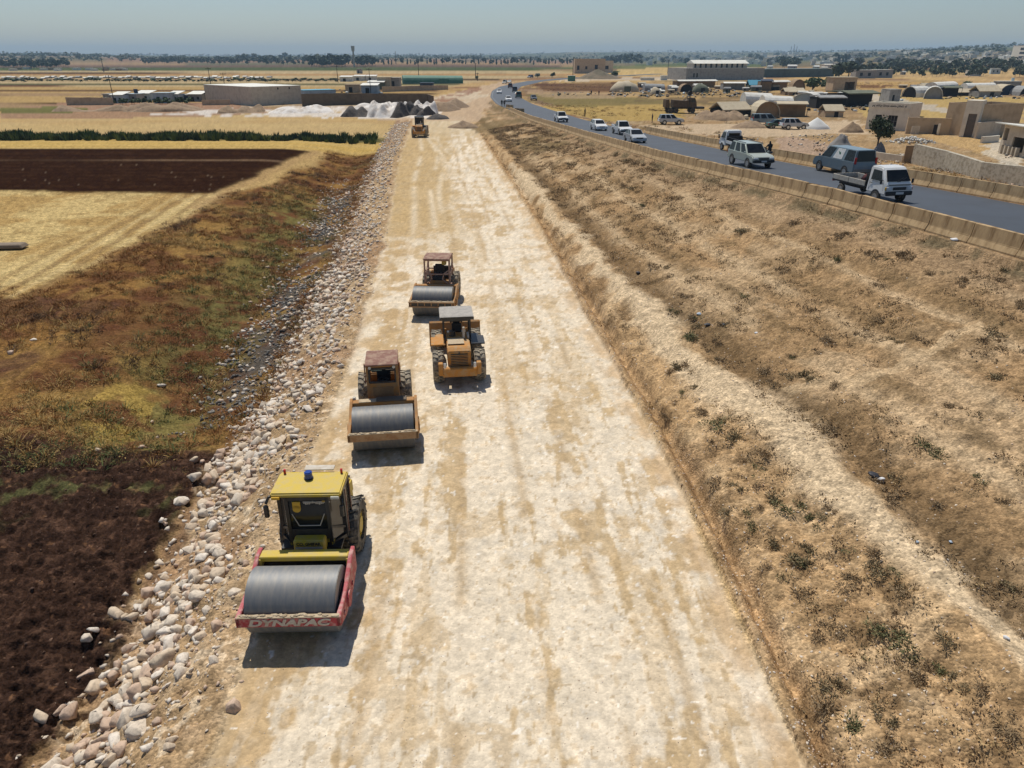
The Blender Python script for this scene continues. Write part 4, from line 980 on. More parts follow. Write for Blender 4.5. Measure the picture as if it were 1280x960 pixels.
def cab_truck(P, rz, pnt, label, big=False):
    """small forward-control flatbed lorry"""
    root = empty('flatbed_truck', P, rz, label, 'truck')
    W = 1.74; hw = W / 2; L = 4.9
    # cab : side outline pushed across, leaning windscreen
    prof = [(.72, .50), (.72, 1.88), (.82, 1.97), (1.62, 1.97), (1.80, 1.88), (2.26, 1.16), (2.40, 1.02), (2.44, .50)]
    t = MB().prism(prof, -hw, hw, bev=.07)
    for v in t.bm.verts:
        if v.co.z > 1.15: v.co.x *= 1 - .14 * (v.co.z - 1.15) / .8
    cab = t.build('cab', pnt, root, smooth=True)
    def xw(z): return hw * (1 - .14 * max(0, z - 1.15) / .8)
    a, b = (2.235, 1.22), (1.865, 1.80)
    off = Vector((0, .02, .016))
    q = [Vector((-xw(a[1]) + .10, a[0], a[1])) + off, Vector((xw(a[1]) - .10, a[0], a[1])) + off, Vector((xw(b[1]) - .12, b[0], b[1])) + off, Vector((-xw(b[1]) + .12, b[0], b[1])) + off]
    q = [p + Vector((0, .012, .01)) for p in q]
    q2 = [p - Vector((0, .012, .008)) for p in q]
    MB().faces(q + q2, [(0, 1, 2, 3), (7, 6, 5, 4), (0, 4, 5, 1), (1, 5, 6, 2), (2, 6, 7, 3), (3, 7, 4, 0)]).build('windscreen', M_glass, cab)
    wp = MB()
    for s in (-1, 1): wp.bar((s * .1, 2.27, 1.235), (s * .1 - .45, 2.16, 1.42), .012, 5)
    wp.bar((-.1, 2.27, 1.225), (.1, 2.27, 1.225), .012, 5).build('wiper', M_plastic, cab)
    for s in (-1, 1):
        pts = [(1.02, 1.22), (1.98, 1.22), (1.72, 1.76), (1.02, 1.78)]
        qq = [Vector((s * (xw(z) + .012), y, z)) for y, z in pts]
        MB().faces(qq + [p - Vector((s * .012, 0, 0)) for p in qq], [(0, 1, 2, 3), (7, 6, 5, 4), (0, 4, 5, 1), (1, 5, 6, 2), (2, 6, 7, 3), (3, 7, 4, 0)]).build('side_window', M_glass, cab)
        d = MB()
        for (y0, z0), (y1, z1) in zip([(.95, .62), (.95, 1.16), (2.08, 1.16)], [(.95, 1.16), (2.08, 1.16), (2.20, .72)]): d.bar((s * (hw + .001), y0, z0), (s * (hw + .001), y1, z1), .008, 4)
        d.build('door_seam', M_plastic, cab)
        MB().box((s * (hw + .012), 1.08, 1.05), (.03, .16, .04), bev=.008).build('door_handle', M_plastic, cab)
        MB().box((s * (hw - .22), 2.415, .86), (.38, .08, .20), bev=.03).build('headlight', M_hl, cab)
        MB().box((s * (hw - .02), 2.37, .86), (.08, .10, .18), bev=.02).build('indicator', M_tl if s < 0 else M_amber, cab)
        m = MB().pipe([(s * (hw - .03), 2.05, 1.28), (s * (hw + .12), 2.12, 1.34), (s * (hw + .16), 2.12, 1.30)], .014, 5).box((s * (hw + .16), 2.11, 1.22), (.16, .06, .26), bev=.03)
        m.build('mirror', P_BLUE if False else M_plastic, cab)
    MB().box((0, .71, 1.5), (1.15, .02, .42)).build('rear_window', M_glass, cab)
    MB().box((0, 2.43, .86), (.86, .04, .17), bev=.015).build('grille', M_plastic, cab)
    MB().box((0, 2.455, .60), (W - .02, .12, .24), bev=.04).build('bumper', M_plastic, cab)
    MB().box((0, 2.525, .62), (.5, .02, .13)).build('number_plate', M_plate, cab)
    MB().box((0, 2.40, 1.07), (W - .3, .05, .09), bev=.02).build('front_panel', mat('panel_grey', (.18, .20, .21), .4), cab)
    # chassis and flat bed
    MB().box((0, -.7, .52), (.8, 3.4, .16)).build('chassis', M_plastic, root)
    bd = MB().box((0, -.95, .72), (W, 3.1, .10), bev=.01)
    bed = bd.build('load_bed', M_plastic, root)
    for s in (-1, 1):
        for k in range(2): MB().box((s * (hw - .02), -.18 - 1.52 * k, .90), (.04, 1.48, .30), bev=.012).build('drop_side', M_cream if not big else pnt, bed)
    MB().box((0, -2.48, .90), (W - .02, .04, .30), bev=.01).build('tailgate', M_cream if not big else pnt, bed)
    MB().box((0, .56, 1.10), (W - .1, .05, .75), bev=.01).build('headboard', M_plastic, bed)
    for yy, r in ((-1.55, .28), (1.62, .32)):
        for s in (-1, 1):
            wh = MB().ring((0, 0, 0), r, r * .6, .20, n=18, round_=.03).build('wheel', M_tyre, root, loc=(s * (hw - .075), yy, r), smooth=True)
            MB().cyl((s * .06, 0, 0), r * .61, .08, 'X', 14).build('rim', M_chrome, wh)
            if yy > 0: MB().cyl((s * (hw + .004), yy, r + .03), r + .07, .02, 'X', 20).build('wheel_arch', M_plastic, root)
    for s in (-1, 1):
        MB().box((s * (hw - .2), -2.51, .66), (.3, .05, .12)).build('tail_light', M_tl, root)
    return root

def road_pt(px, py): return hit(px, py) + Vector((0, 0, .055))
def road_dir(Y): # unit vector toward growing Y along the highway
    d = Vector((float(hslope(Y)), 1, 0)).normalized(); return d
def head_rz(d): return math.atan2(-d.x, d.y)
def toward(Y): return head_rz(-road_dir(Y))   # coming toward the camera
def away(Y): return head_rz(road_dir(Y))

p = road_pt(1085, 247); TRUCK_RZ = toward(p.y)
truck = cab_truck(p, TRUCK_RZ, P_WHITE, 'white flatbed truck with low cream drop sides coming down the highway, nearest vehicle')
QT = Matrix.Translation(p) @ Matrix.Rotation(TRUCK_RZ, 4, 'Z')
ld = MB()
for (x, y, z, a, b, c) in ((-.45, .15, 1.15, .36, .32, .34), (.30, .10, 1.10, .40, .34, .30), (-.1, -.35, 1.02, .48, .34, .26)): ld.sphere((x, y, z), (a, b, c), 2)
for v in ld.bm.verts: v.co += Vector((random.uniform(-.03, .03), random.uniform(-.03, .03), random.uniform(-.02, .03)))
o = ld.build('bundle', mat('bundle_dark_red', (.11, .018, .018), .85, col2=(.02, .02, .022), scale=6, amt=1.0), None, smooth=True)
o.matrix_world = QT
tag(o, 'dark red and black bundles heaped on the flatbed just behind the white cab', 'bundle')
p = road_pt(1052, 217); car('van', p, away(p.y), P_GREYBLUE, 'grey blue minibus with red tail lights and white poster in its side window', 'minibus', poster=True)
p = road_pt(936, 208); car('suv', p, toward(p.y), P_OLIVE, 'pale green silver off-road car with roof rails behind the nearest flatbed truck', 'car', rack=True)
p = road_pt(919, 190); tk = cab_truck(p, away(p.y), P_WHITE, 'second white flatbed truck driving away, half hidden behind the pale green off-road car', True)
QK = Matrix.Translation(p) @ Matrix.Rotation(away(p.y), 4, 'Z')
rk = MB()
for s in (-1, 1):
    for yy in (.45, -.6, -2.3): rk.bar((s * .8, yy, .8), (s * .8, yy, 1.35), .03, 4, flat=(.05, .05))
    rk.bar((s * .8, .45, 1.35), (s * .8, -2.3, 1.35), .03, 4, flat=(.05, .05))
rk.bar((-.8, -2.3, 1.35), (.8, -2.3, 1.35), .03, 4, flat=(.05, .05)).bar((-.8, .45, 1.35), (.8, .45, 1.35), .03, 4, flat=(.05, .05))
rko = rk.build('bed_rail', M_plastic, tk)
# motorcycle and its rider
p = road_pt(958, 202); RZM = away(p.y)
mc = empty('motorcycle', p, RZM, 'dark motorcycle ridden along the highway beside the pale green off-road car', 'motorcycle')
for yy in (-.62, .66):
    wq = MB().ring((0, 0, 0), .30, .22, .10, n=20, round_=.02).build('wheel', M_tyre, mc, loc=(0, yy, .30)); MB().cyl((0, 0, 0), .22, .03, 'X', 16).build('rim', M_chrome, wq)
MB().prism([(-.75, .72), (-.70, .84), (0, .80), (.10, .92), (.40, .90), (.45, .70), (.15, .55), (.1, .32), (-.2, .32), (-.25, .60)], -.11, .11, bev=.03).build('body', P_DARK, mc)
MB().box((0, -.35, .84), (.24, .75, .09), bev=.03).build('seat', M_seat, mc)
MB().bar((-.07, .66, .30), (-.07, .44, 1.0), .025, 6).bar((.07, .66, .30), (.07, .44, 1.0), .025, 6).bar((-.36, .36, 1.04), (.36, .36, 1.04), .018, 6).bar((-.07, .44, 1.0), (.07, .44, 1.0), .03, 6).build('handlebar', M_plastic, mc)
MB().sphere((0, .58, .90), (.10, .08, .10), 2).build('headlight', M_hl, mc)
RIDE = dict(SIT); RIDE.update(kl=(.20, -.34, -.16), al=(.18, -.10, -.50), tl=(.18, -.24, -.54), kr=(-.20, -.34, -.16), ar=(-.18, -.10, -.50), tr=(-.18, -.24, -.54), wl=(.30, -.50, .30), hl=(.32, -.58, .28), wr=(-.30, -.50, .30), hr=(-.32, -.58, .28))
QM = Matrix.Translation(p) @ Matrix.Rotation(RZM, 4, 'Z')
person(QM @ Vector((0, -.28, .82)), RZM + math.pi, RIDE, ((.018, .018, .02), (.02, .02, .022)), 'motorcycle rider in black clothes seen from behind on the highway')
for kind, px, py, pn, lab in (('sedan', 793, 178, P_SILVER, 'silver white saloon car, nearest of the group of white cars on the highway'),
                              ('pickup', 777, 168, P_WHITE, 'white pickup beside and just behind the silver white saloon'),
                              ('wagon', 748, 163, P_WHITE, 'white estate car between the pickups, third in the line of white cars'),
                              ('pickup', 701, 152.5, P_WHITE, 'white pickup last in the line of white cars on the bend')):
    p = road_pt(px, py); car(kind, p, toward(p.y), pn, lab, 'pickup' if kind == 'pickup' else 'car')
for kind, px, py, pn, lab, aw in (('wagon', 635.5, 127, P_WHITE, 'small far white car with dark front at the near edge of the bend', False),
                                  ('wagon', 624, 117, P_WHITE, 'small far white car alone on the left lane of the bend', False),
                                  ('van', 648, 122.5, P_GREEN, 'small far dark green van on the bend, red below', True),
                                  ('van', 643.5, 115, P_DARK, 'small far black van on the bend behind the green van', True),
                                  ('van', 638, 110, P_RED, 'small far maroon truck-like van on the bend, farther than the black one', True),
                                  ('van', 631, 105, P_DARK, 'tiny far dark van at the left edge of the bend', False),
                                  ('sedan', 637, 103.5, P_WHITE, 'tiny far pale car at the top of the bend', False),
                                  ('wagon', 667, 125.5, P_DARK, 'small far dark car parked on the outer verge of the bend', False),
                                  ('van', 671.5, 95.5, P_DARK, 'tiny far black vehicle at the very end of the visible highway', False),
                                  ('van', 663, 97.5, P_BLUE, 'tiny far blue vehicle at the very end of the visible highway', False)):
    p = road_pt(px, py); car(kind, p, away(p.y) if aw else toward(p.y), pn, lab, 'van' if kind == 'van' else 'car', far=True)
for kind, px, py, pn, lab, hd in (('suv', 838, 155.5, P_SILVER, 'silver off-road car parked on the dirt lot beside a standing man', -88),
                                  ('suv', 991.5, 161.5, P_SILVER, 'silver off-road car parked in front of the white lime heap', -86),
                                  ('sedan', 973, 160, P_GREEN, 'grey green car with raised bonnet end just behind the silver one by the lime heap', -86),
                                  ('van', 955, 155.5, P_GREYBLUE, 'pale blue grey minibus parked behind an earth mound by the tents', -90),):
    p = hit(px, py); car(kind, p + Vector((0, 0, .02)), R(hd), pn, lab, 'minibus' if kind == 'van' else 'car')
for px, py, rz, top, leg, lab in ((731, 146, 60, (.02, .02, .022), (.02, .02, .022), 'man in black standing on the outer verge of the highway'),
                                  (815, 153.5, -80, (.06, .03, .03), (.03, .03, .04), 'man in dark clothes standing left of the parked silver off-road car'),
                                  (627.3, 133.5, 10, (.03, .04, .03), (.02, .02, .02), 'left of two people standing where the near barrier ends'),
                                  (630.5, 133.8, -20, (.04, .03, .03), (.02, .02, .02), 'right of two people standing where the near barrier ends'),
                                  (739, 119, 30, (.02, .02, .03), (.02, .02, .02), 'small far person in dark clothes on the waste ground beyond the bend'),
                                  (748.5, 119.5, -30, (.10, .03, .05), (.03, .02, .02), 'small far person in maroon on the waste ground beyond the bend')):
    person(hit(px, py), R(rz), STAND, (top, leg), lab)
# the brown drilling truck on the waste ground
p = hit(852, 141); TR = empty('drilling_truck', p, R(-82), 'rusty brown old heavy truck with a folded rig standing on the waste ground', 'truck')
M_br = mat('rig_brown', (.085, .055, .03), .8, col2=(.16, .10, .05), scale=2, amt=.8); M_br2 = mat('rig_dark', (.03, .027, .025), .8)
MB().box((0, -.2, 1.05), (.9, 8.0, .3)).build('chassis', M_br2, TR)
MB().prism([(-4.4, 1.25), (-4.4, 3.0), (-3.6, 3.0), (-3.4, 1.9), (-3.4, 1.25)], -1.1, 1.1, bev=.05).build('winch_box', M_br, TR)
MB().prism([(-2.6, 1.25), (-2.6, 2.9), (.3, 2.7), (1.2, 2.9), (1.2, 1.25)], -1.15, 1.15, bev=.05).build('engine_housing', M_br, TR)
c = MB().prism([(1.4, 1.2), (1.4, 3.3), (2.6, 3.3), (3.0, 2.4), (3.2, 1.2)], -1.15, 1.15, bev=.06).build('cab', M_br, TR)
MB().faces([(-.95, 3.03, 2.45), (.95, 3.03, 2.45), (.85, 2.66, 3.2), (-.85, 2.66, 3.2)], [(0, 1, 2, 3)]).build('windscreen', M_glass, c)
for s in (-1, 1): MB().box((s * 1.16, 2.1, 2.75), (.02, .8, .7)).build('side_window', M_glass, c)
ms = MB()
for s in (-1, 1): ms.bar((s * .4, 1.3, 1.4), (s * .3, 2.0, 4.7), .08, 6).bar((s * .4, .2, 2.7), (s * .3, 1.9, 4.4), .06, 6)
for k in range(5): ms.bar((-.4 + .02 * k, 1.4 + .13 * k, 1.9 + .6 * k), (.4 - .02 * k, 1.4 + .13 * k, 1.9 + .6 * k), .05, 6)
ms.cyl((0, 1.6, 4.3), .5, .5, 'X', 16).build('rig_mast', M_br2, TR)
MB().box((0, 4.2, 1.1), (1.9, 2.0, .5), bev=.1).bar((0, 3.0, 1.1), (0, 3.6, 1.1), .2).build('drawbar', M_br2, TR)
for yy in (-3.2, -1.8, 2.3):
    for s in (-1, 1):
        wq = MB().ring((0, 0, 0), .58, .3, .34, n=20).build('wheel', M_tyre, TR, loc=(s * 1.05, yy, .58)); MB().cyl((0, 0, 0), .32, .2, 'X', 14).build('rim', M_br, wq)
# ------------------------------------------------------------------ concrete barriers along the highway
M_conc = mat('barrier_concrete', (.47, .335, .185), .95, col2=(.22, .14, .07), scale=1.7, amt=.85, lo=.42, hi=.66, bump=.4, spec=.2, stretch=(1, 2.6, .45))
def barrier_mesh(seg, ch=0):
    prof = [(-.30, 0), (-.30, .10), (-.17, .36), (-.10, .92), (.10, .92), (.17, .36), (.30, .10), (.30, 0)]
    b = MB().prism([(p[0], p[1]) for p in prof], -seg / 2 + .012, seg / 2 - .012, bev=.014)
    for v in b.bm.verts:
        v.co += Vector((0, random.uniform(-.006, .006), random.uniform(-.012, .006)))
        if ch and v.co.x * ch > seg * .45 and v.co.z > .8: v.co.z -= .10 * random.random(); v.co.x -= ch * .06
    M = Matrix.Rotation(math.pi / 2, 4, 'Z'); bmesh.ops.transform(b.bm, matrix=M, verts=b.bm.verts)   # length along Y
    return b
SEG = 2.5
def barrier_row(edge, y0, y1, label, group):
    src = []
    for ch in (0, 1, -1, 0):
        o = barrier_mesh(SEG, ch).build('concrete_barrier', M_conc); src.append(o)
    y = y0; k = 0; used = set()
    while y < y1:
        d = Vector((float(edge(y + 1) - edge(y - 1)) / 2, 1, float(ZH(y + 1) - ZH(y - 1)) / 2)); L = Vector((d.x, d.y)).length
        x = float(edge(y)); z = float(ZH(y))
        q = src[k % 4] if k % 4 in used else None
        s0 = src[(k * 7 + k // 3) % 4]
        if s0.name in used:
            o = s0.copy(); COL.objects.link(o)
        else: o = s0; used.add(s0.name)
        o.location = (x, y, z - .02); o.rotation_euler = (math.atan2(d.z, d.y), random.uniform(-.012, .012), -math.atan2(d.x, d.y) + random.uniform(-.012, .012))
        tag(o, label, 'barrier', group); k += 1
        y += SEG / L
barrier_row(lambda y: XN(y) - .15, 18, 172, 'weathered tan concrete barrier block in the row along the near side of the highway', 'barrier blocks along the near side of the highway')
barrier_row(lambda y: XF(y) + .35, 30, 108, 'weathered tan concrete barrier block in the row along the far side of the highway', 'barrier blocks along the far side of the highway')
for (px, py, rz, lb) in ((637, 136, 40, 'leaning pale barrier block turned aside near the two standing people'), (649, 141, 55, 'pale barrier block set at an angle at the end of the near row')):
    p = hit(px, py); o = barrier_mesh(SEG).build('concrete_barrier', M_conc, None, loc=p); o.rotation_euler = (.03, .05, R(rz)); tag(o, lb, 'barrier')

# ------------------------------------------------------------------ tipped rocks
ROCKC = [(.66, .56, .44), (.60, .475, .34), (.72, .635, .53), (.55, .40, .29)]
M_rock = [mat('limestone_%d' % i, c, .95, col2=tuple(v * .62 for v in c), scale=3.2, amt=.8, bump=.5) for i, c in enumerate(ROCKC)]
M_drock = mat('dark_rock', (.15, .14, .125), .95, col2=(.30, .265, .22), scale=3, amt=.8)
def rock_bm(seed, sub=2):
    r = random.Random(seed); t = MB_tmp(); sx, sy, sz = r.uniform(.8, 1.25), r.uniform(.6, 1.0), r.uniform(.45, .85)
    for i in range(15 if sub > 1 else 10):
        n = Vector((r.gauss(0, 1), r.gauss(0, 1), r.gauss(0, 1))).normalized() * r.uniform(.78, 1.05); t.verts.new((n.x * sx, n.y * sy, n.z * sz))
    q = bmesh.ops.convex_hull(t, input=t.verts); bmesh.ops.delete(t, geom=[v for v in t.verts if not v.link_faces], context='VERTS')
    if sub > 1: bmesh.ops.bevel(t, geom=list(t.edges), offset=.05, segments=1, affect='EDGES')
    bmesh.ops.triangulate(t, faces=t.faces); bmesh.ops.recalc_face_normals(t, faces=t.faces)
    t.verts.index_update(); return t
def rock_arrays(seed, sub=1):
    t = rock_bm(seed, sub); t.verts.ensure_lookup_table()
    V = np.array([v.co[:] for v in t.verts]); F = np.array([[v.index for v in f.verts] for f in t.faces]); t.free(); return V, F
ROCKS = [rock_arrays(s, 1) for s in range(14)]
RCK2 = [rock_arrays(100 + s, 2) for s in range(14)]
def rotz_rand(n):
    a = RNG.uniform(0, 6.283, (n, 3)); return a
def rotmats(a):
    ca, sa = np.cos(a), np.sin(a)
    Z = np.zeros((len(a), 3, 3)); Z[:, 0, 0] = ca[:, 0]; Z[:, 0, 1] = -sa[:, 0]; Z[:, 1, 0] = sa[:, 0]; Z[:, 1, 1] = ca[:, 0]; Z[:, 2, 2] = 1
    X = np.zeros((len(a), 3, 3)); X[:, 0, 0] = 1; X[:, 1, 1] = ca[:, 1]; X[:, 1, 2] = -sa[:, 1]; X[:, 2, 1] = sa[:, 1]; X[:, 2, 2] = ca[:, 1]
    return Z @ X
def mesh_np(name, V, F, mats, midx=None, smooth=False):
    me = bpy.data.meshes.new(name); n = F.shape[1]
    me.vertices.add(len(V)); me.vertices.foreach_set('co', V.astype(np.float32).ravel())
    me.loops.add(F.size); me.loops.foreach_set('vertex_index', F.astype(np.int32).ravel())
    me.polygons.add(len(F)); me.polygons.foreach_set('loop_start', np.arange(0, F.size, n, dtype=np.int32))
    if midx is not None: me.polygons.foreach_set('material_index', midx.astype(np.int32))
    for m in mats: me.materials.append(m)
    me.update(calc_edges=True)
    if smooth: me.polygons.foreach_set('use_smooth', np.ones(len(F), bool))
    return me
def scatter_mesh(name, lib, P, S, mats, mi):
    """one mesh of many small pieces: P places, S sizes, mi material index for each"""
    Vs, Fs, Ms = [], [], []; off = 0; Rm = rotmats(rotz_rand(len(P)))
    which = RNG.integers(0, len(lib), len(P))
    for k in range(len(lib)):
        sel = np.nonzero(which == k)[0]
        if not len(sel): continue
        V, F = lib[k]
        vv = np.einsum('nij,vj->nvi', Rm[sel], V) * S[sel][:, None, None] + P[sel][:, None, :]
        Vs.append(vv.reshape(-1, 3)); Fs.append((F[None] + (np.arange(len(sel)) * len(V))[:, None, None] + off).reshape(-1, F.shape[1]))
        Ms.append(np.repeat(mi[sel], len(F))); off += len(sel) * len(V)
    me = mesh_np(name, np.concatenate(Vs), np.concatenate(Fs), mats, np.concatenate(Ms))
    o = bpy.data.objects.new(name, me); COL.objects.link(o); return o
# where rocks lie: (u = metres left of the road edge, Y)
def rock_field(n, y0, y1, ua, ub, s0, s1, bias=1.0):
    Y = y0 + (y1 - y0) * RNG.random(n) ** bias; u = RNG.uniform(ua, ub, n) + RNG.normal(0, .25, n)
    S = s0 * (s1 / s0) ** (RNG.random(n) ** 2.2)
    return u, Y, S
parts_ = [rock_field(700, 9.0, 30, .9, 4.4, .07, .23), rock_field(640, 9.0, 25, 2.2, 4.8, .13, .34), rock_field(640, 22, 52, 1.2, 4.4, .14, .34), rock_field(90, 24, 60, 4.0, 10.0, .10, .24),
          rock_field(5200, 9, 60, .5, 4.8, .03, .11), rock_field(3600, 26, 160, .9, 4.6, .12, .31, 1.4), rock_field(800, 30, 88, 4.6, 8.2, .10, .27), rock_field(260, 45, 95, 6.5, 9.0, .09, .22)]
u = np.concatenate([p[0] for p in parts_]); Yr = np.concatenate([p[1] for p in parts_]); S = np.concatenate([p[2] for p in parts_])
keep = (fbm(u * 1.3, Yr, 3.0, 2, 201) > .36) | (RNG.random(len(u)) < .35)
u, Yr, S = u[keep], Yr[keep], S[keep]
X = XL(Yr) - u; Z = HT(X, Yr) + S * .10
PX = np.stack([X, Yr, Z], 1); app = S / np.sqrt(X ** 2 + Yr ** 2 + 150)
inview = (np.abs(X) / (Yr * _ct + 12.3 * _st) < .735) & (Yr > 8.5)
order = np.argsort(-(app * inview)); big, rest = order[:300], order[300:]
# the biggest are things of their own
shared = [mesh_np('rock', V, F, [M_rock[k % 4]]) for k, (V, F) in enumerate(RCK2)]
for i in big:
    o = bpy.data.objects.new('rock', shared[int(RNG.integers(0, 14))]); COL.objects.link(o)
    o.location = PX[i] + np.array([0, 0, S[i] * .08]); o.scale = (S[i],) * 3; o.rotation_euler = (RNG.uniform(-.5, .5), RNG.uniform(-.5, .5), RNG.uniform(0, 6.28))
    tag(o, 'pale limestone rock lying among the tipped rocks left of the new road', 'rock', 'tipped limestone rocks below the new road')
o = scatter_mesh('rubble', ROCKS, PX[rest], S[rest], M_rock, RNG.integers(0, 4, len(rest)))
tag(o, 'mass of smaller pale stones tipped down the left slope of the new road', 'rubble', kind='stuff')
u, Yr, S = rock_field(3400, 27, 84, 4.4, 7.9, .06, .20); X = XL(Yr) - u
k2 = fbm(u, Yr, 4, 3, 203) > .43; X, Yr, S = X[k2], Yr[k2], S[k2]
o = scatter_mesh('dark_rubble', ROCKS, np.stack([X, Yr, HT(X, Yr) + S * .2], 1), S, [M_drock], np.zeros(len(S), int))
tag(o, 'dark grey broken stone at the foot of the pale rock slope', 'rubble', kind='stuff')
# pebbles and crumbs on the new road and embankment
n = 2600; Yr = 9 + 60 * RNG.random(n) ** 1.6; t = RNG.random(n); X = XL(Yr) + (XR(Yr) - XL(Yr)) * t; S = RNG.uniform(.010, .026, n)
mi = RNG.integers(0, 4, n)
n2 = 3800; Y2 = 9 + 45 * RNG.random(n2) ** 1.4; X2 = XR(Y2) + RNG.uniform(.1, 13, n2) * RNG.random(n2); S2 = RNG.uniform(.014, .05, n2)
n3 = 900; Y3 = 9 + 15 * RNG.random(n3); X3 = XL(Y3) - RNG.uniform(4.3, 17, n3); S3 = RNG.uniform(.015, .06, n3)
XX = np.concatenate([X, X2]); YY = np.concatenate([Yr, Y2]); SS = np.concatenate([S, S2])
o = scatter_mesh('gravel', ROCKS[:5], np.stack([XX, YY, HT(XX, YY) - SS * .1], 1), SS, M_rock, np.concatenate([mi, RNG.integers(0, 4, n2)]))
tag(o, 'loose pebbles scattered over the new road and embankment', 'gravel', kind='stuff')
M_clod = [mat('clod', (.085, .043, .024), .95, col2=(.12, .062, .034), scale=5), mat('clod_pale', (.15, .08, .045), .95)]
S3 = .02 + .075 * RNG.random(n3) ** 2.5
o = scatter_mesh('soil_clods', ROCKS[:6], np.stack([X3, Y3, HT(X3, Y3) - S3 * .15], 1), S3, M_clod, (RNG.random(n3) > .75).astype(int))
tag(o, 'dark earth clods on the near ploughed soil', 'clods', kind='stuff')
# stray single stones
STRAY = [((186, 722), .17, 'single pale stone lying out on the near ploughed soil'), ((243, 577), .2, 'pale stone at the weedy rim of the near ploughed soil, left of the rock slope'), ((276, 583), .26, 'large pale boulder just left of the rock slope at the rim of the weeds'),
         ((295, 886), .22, 'pale round stone at the edge of the new road near the bottom'), ((240, 508), .15, 'pale stone among the weeds of the ditch, left of the brown slope'), ((190, 525), .13, 'small pale stone low in the weedy ditch by the yellow patch'),
         ((40, 420), .2, 'pale stone at the near corner of the stubble field'), ((12, 437), .2, 'pale stone at the left edge below the stubble field')]
for i, ((px, py), s, lb) in enumerate(STRAY):
    p = hit(px, py); o = bpy.data.objects.new('rock', shared[i]); COL.objects.link(o)
    o.location = (p.x, p.y, float(HT(p.x, p.y)) + s * .3); o.scale = (s,) * 3; o.rotation_euler = (0, 0, i); tag(o, lb, 'rock')
# stone slab and a heap of pale stones behind the wall on the right
p = hit(10, 311); o = MB().box((0, 0, .25), (2.6, 1.1, .28), bev=.06, taper=(.85, .8)).build('stone_slab', mat('slab_grey', (.22, .17, .12), .95), loc=p); o.rotation_euler = (0, 0, .1); tag(o, 'low flat stone block lying in the stubble field at the left edge', 'stone')

# ------------------------------------------------------------------ dry weeds, scrub
def tuft_lib(seed, blades, h, spread, wd):
    r = np.random.default_rng(seed); V = []; F = []
    for b in range(blades):
        a = r.uniform(0, 6.283); q = r.uniform(0, 6.283); rr = spread * r.random() ** .5
        base = np.array([math.cos(a) * rr * .5, math.sin(a) * rr * .5, -.04 * h]); hh = h * r.uniform(.45, 1.0); out = np.array([math.cos(a), math.sin(a), 0]) * rr * r.uniform(.5, 1.1)
        sd = np.array([math.cos(q), math.sin(q), 0]) * wd * r.uniform(.6, 1.3)
        mid = base + out * .45 + np.array([0, 0, hh * .6]); tip = base + out + np.array([0, 0, hh])
        k = len(V); V += [base - sd, base + sd, mid + sd * .8, mid - sd * .8, tip + sd * .15, tip - sd * .15]
        F += [(k, k + 1, k + 2, k + 3), (k + 3, k + 2, k + 4, k + 5)]
    return np.array(V), np.array(F)
def bush_lib(seed, n, r0):
    r = np.random.default_rng(seed); V = []; F = []; cl = [(r.normal(0, .42 * r0), r.normal(0, .42 * r0), r.uniform(.5, 1.0)) for _ in range(5)]
    for b in range(n):
        cx, cy, cs = cl[r.integers(0, 5)]; d = r.normal(0, 1, 3); d[2] = abs(d[2]) * .75; d /= np.linalg.norm(d); q = r.normal(0, 1, 3); q /= np.linalg.norm(q)
        o = np.array([cx, cy, -.02]); a = o + d * r0 * cs * r.uniform(.15, .7); e = a + (d * .6 + q * .5) * r0 * r.uniform(.12, .32); sd = np.cross(e - a, q); sd = sd / max(np.linalg.norm(sd), 1e-6) * r.uniform(.005, .016)
        k = len(V); V += [a - sd, a + sd, e + sd * .6, e - sd * .6]; F.append((k, k + 1, k + 2, k + 3))
    return np.array(V), np.array(F)
def scatter_up(name, lib, P, S, mats, mi):
    Vs, Fs, Ms = [], [], []; off = 0; which = RNG.integers(0, len(lib), len(P)); A = RNG.uniform(0, 6.283, len(P)); ca, sa = np.cos(A), np.sin(A)
    for k in range(len(lib)):
        sel = np.nonzero(which == k)[0]
        if not len(sel): continue
        V, F = lib[k]; s = S[sel][:, None]
        x = (V[None, :, 0] * ca[sel][:, None] - V[None, :, 1] * sa[sel][:, None]) * s + P[sel, 0][:, None]
        y = (V[None, :, 0] * sa[sel][:, None] + V[None, :, 1] * ca[sel][:, None]) * s + P[sel, 1][:, None]
        z = V[None, :, 2] * s + P[sel, 2][:, None]
        Vs.append(np.stack([x, y, z], -1).reshape(-1, 3)); Fs.append((F[None] + (np.arange(len(sel)) * len(V))[:, None, None] + off).reshape(-1, F.shape[1])); Ms.append(np.repeat(mi[sel], len(F))); off += len(sel) * len(V)
    me = mesh_np(name, np.concatenate(Vs), np.concatenate(Fs), mats, np.concatenate(Ms)); o = bpy.data.objects.new(name, me); COL.objects.link(o); return o
M_w = [mat('dry_weed_rust', (.30, .14, .035), .9), mat('dry_weed_straw', (.46, .30, .10), .9), mat('weed_green', (.11, .145, .04), .9), mat('weed_dark', (.13, .07, .032), .9), mat('weed_olive', (.20, .175, .055), .9)]
TL = [tuft_lib(s, 22, .20, .34, .011) for s in range(3)] + [bush_lib(90 + s, 60, .26) for s in range(5)]
n = 26000; Yw = 22 + 92 * RNG.random(n) ** 1.25; Xw = XL(Yw) - RNG.uniform(3.6, 36, n)
wv = weeds(Xw, Yw); ok = (RNG.random(n) < wv) & (np.abs(Xw) / (Yw * _ct + 5) < .85) & (fbm(Xw, Yw, 3.0, 3, 211) > .40) & ~((np.abs(XL(Yw) - Xw - 6.0) < 1.1) & (fbm(Xw, Yw, 4, 2, 215) > .42) & (Yw > 29) & (Yw < 82))
Xw, Yw = Xw[ok], Yw[ok]; uu_ = XL(Yw) - Xw
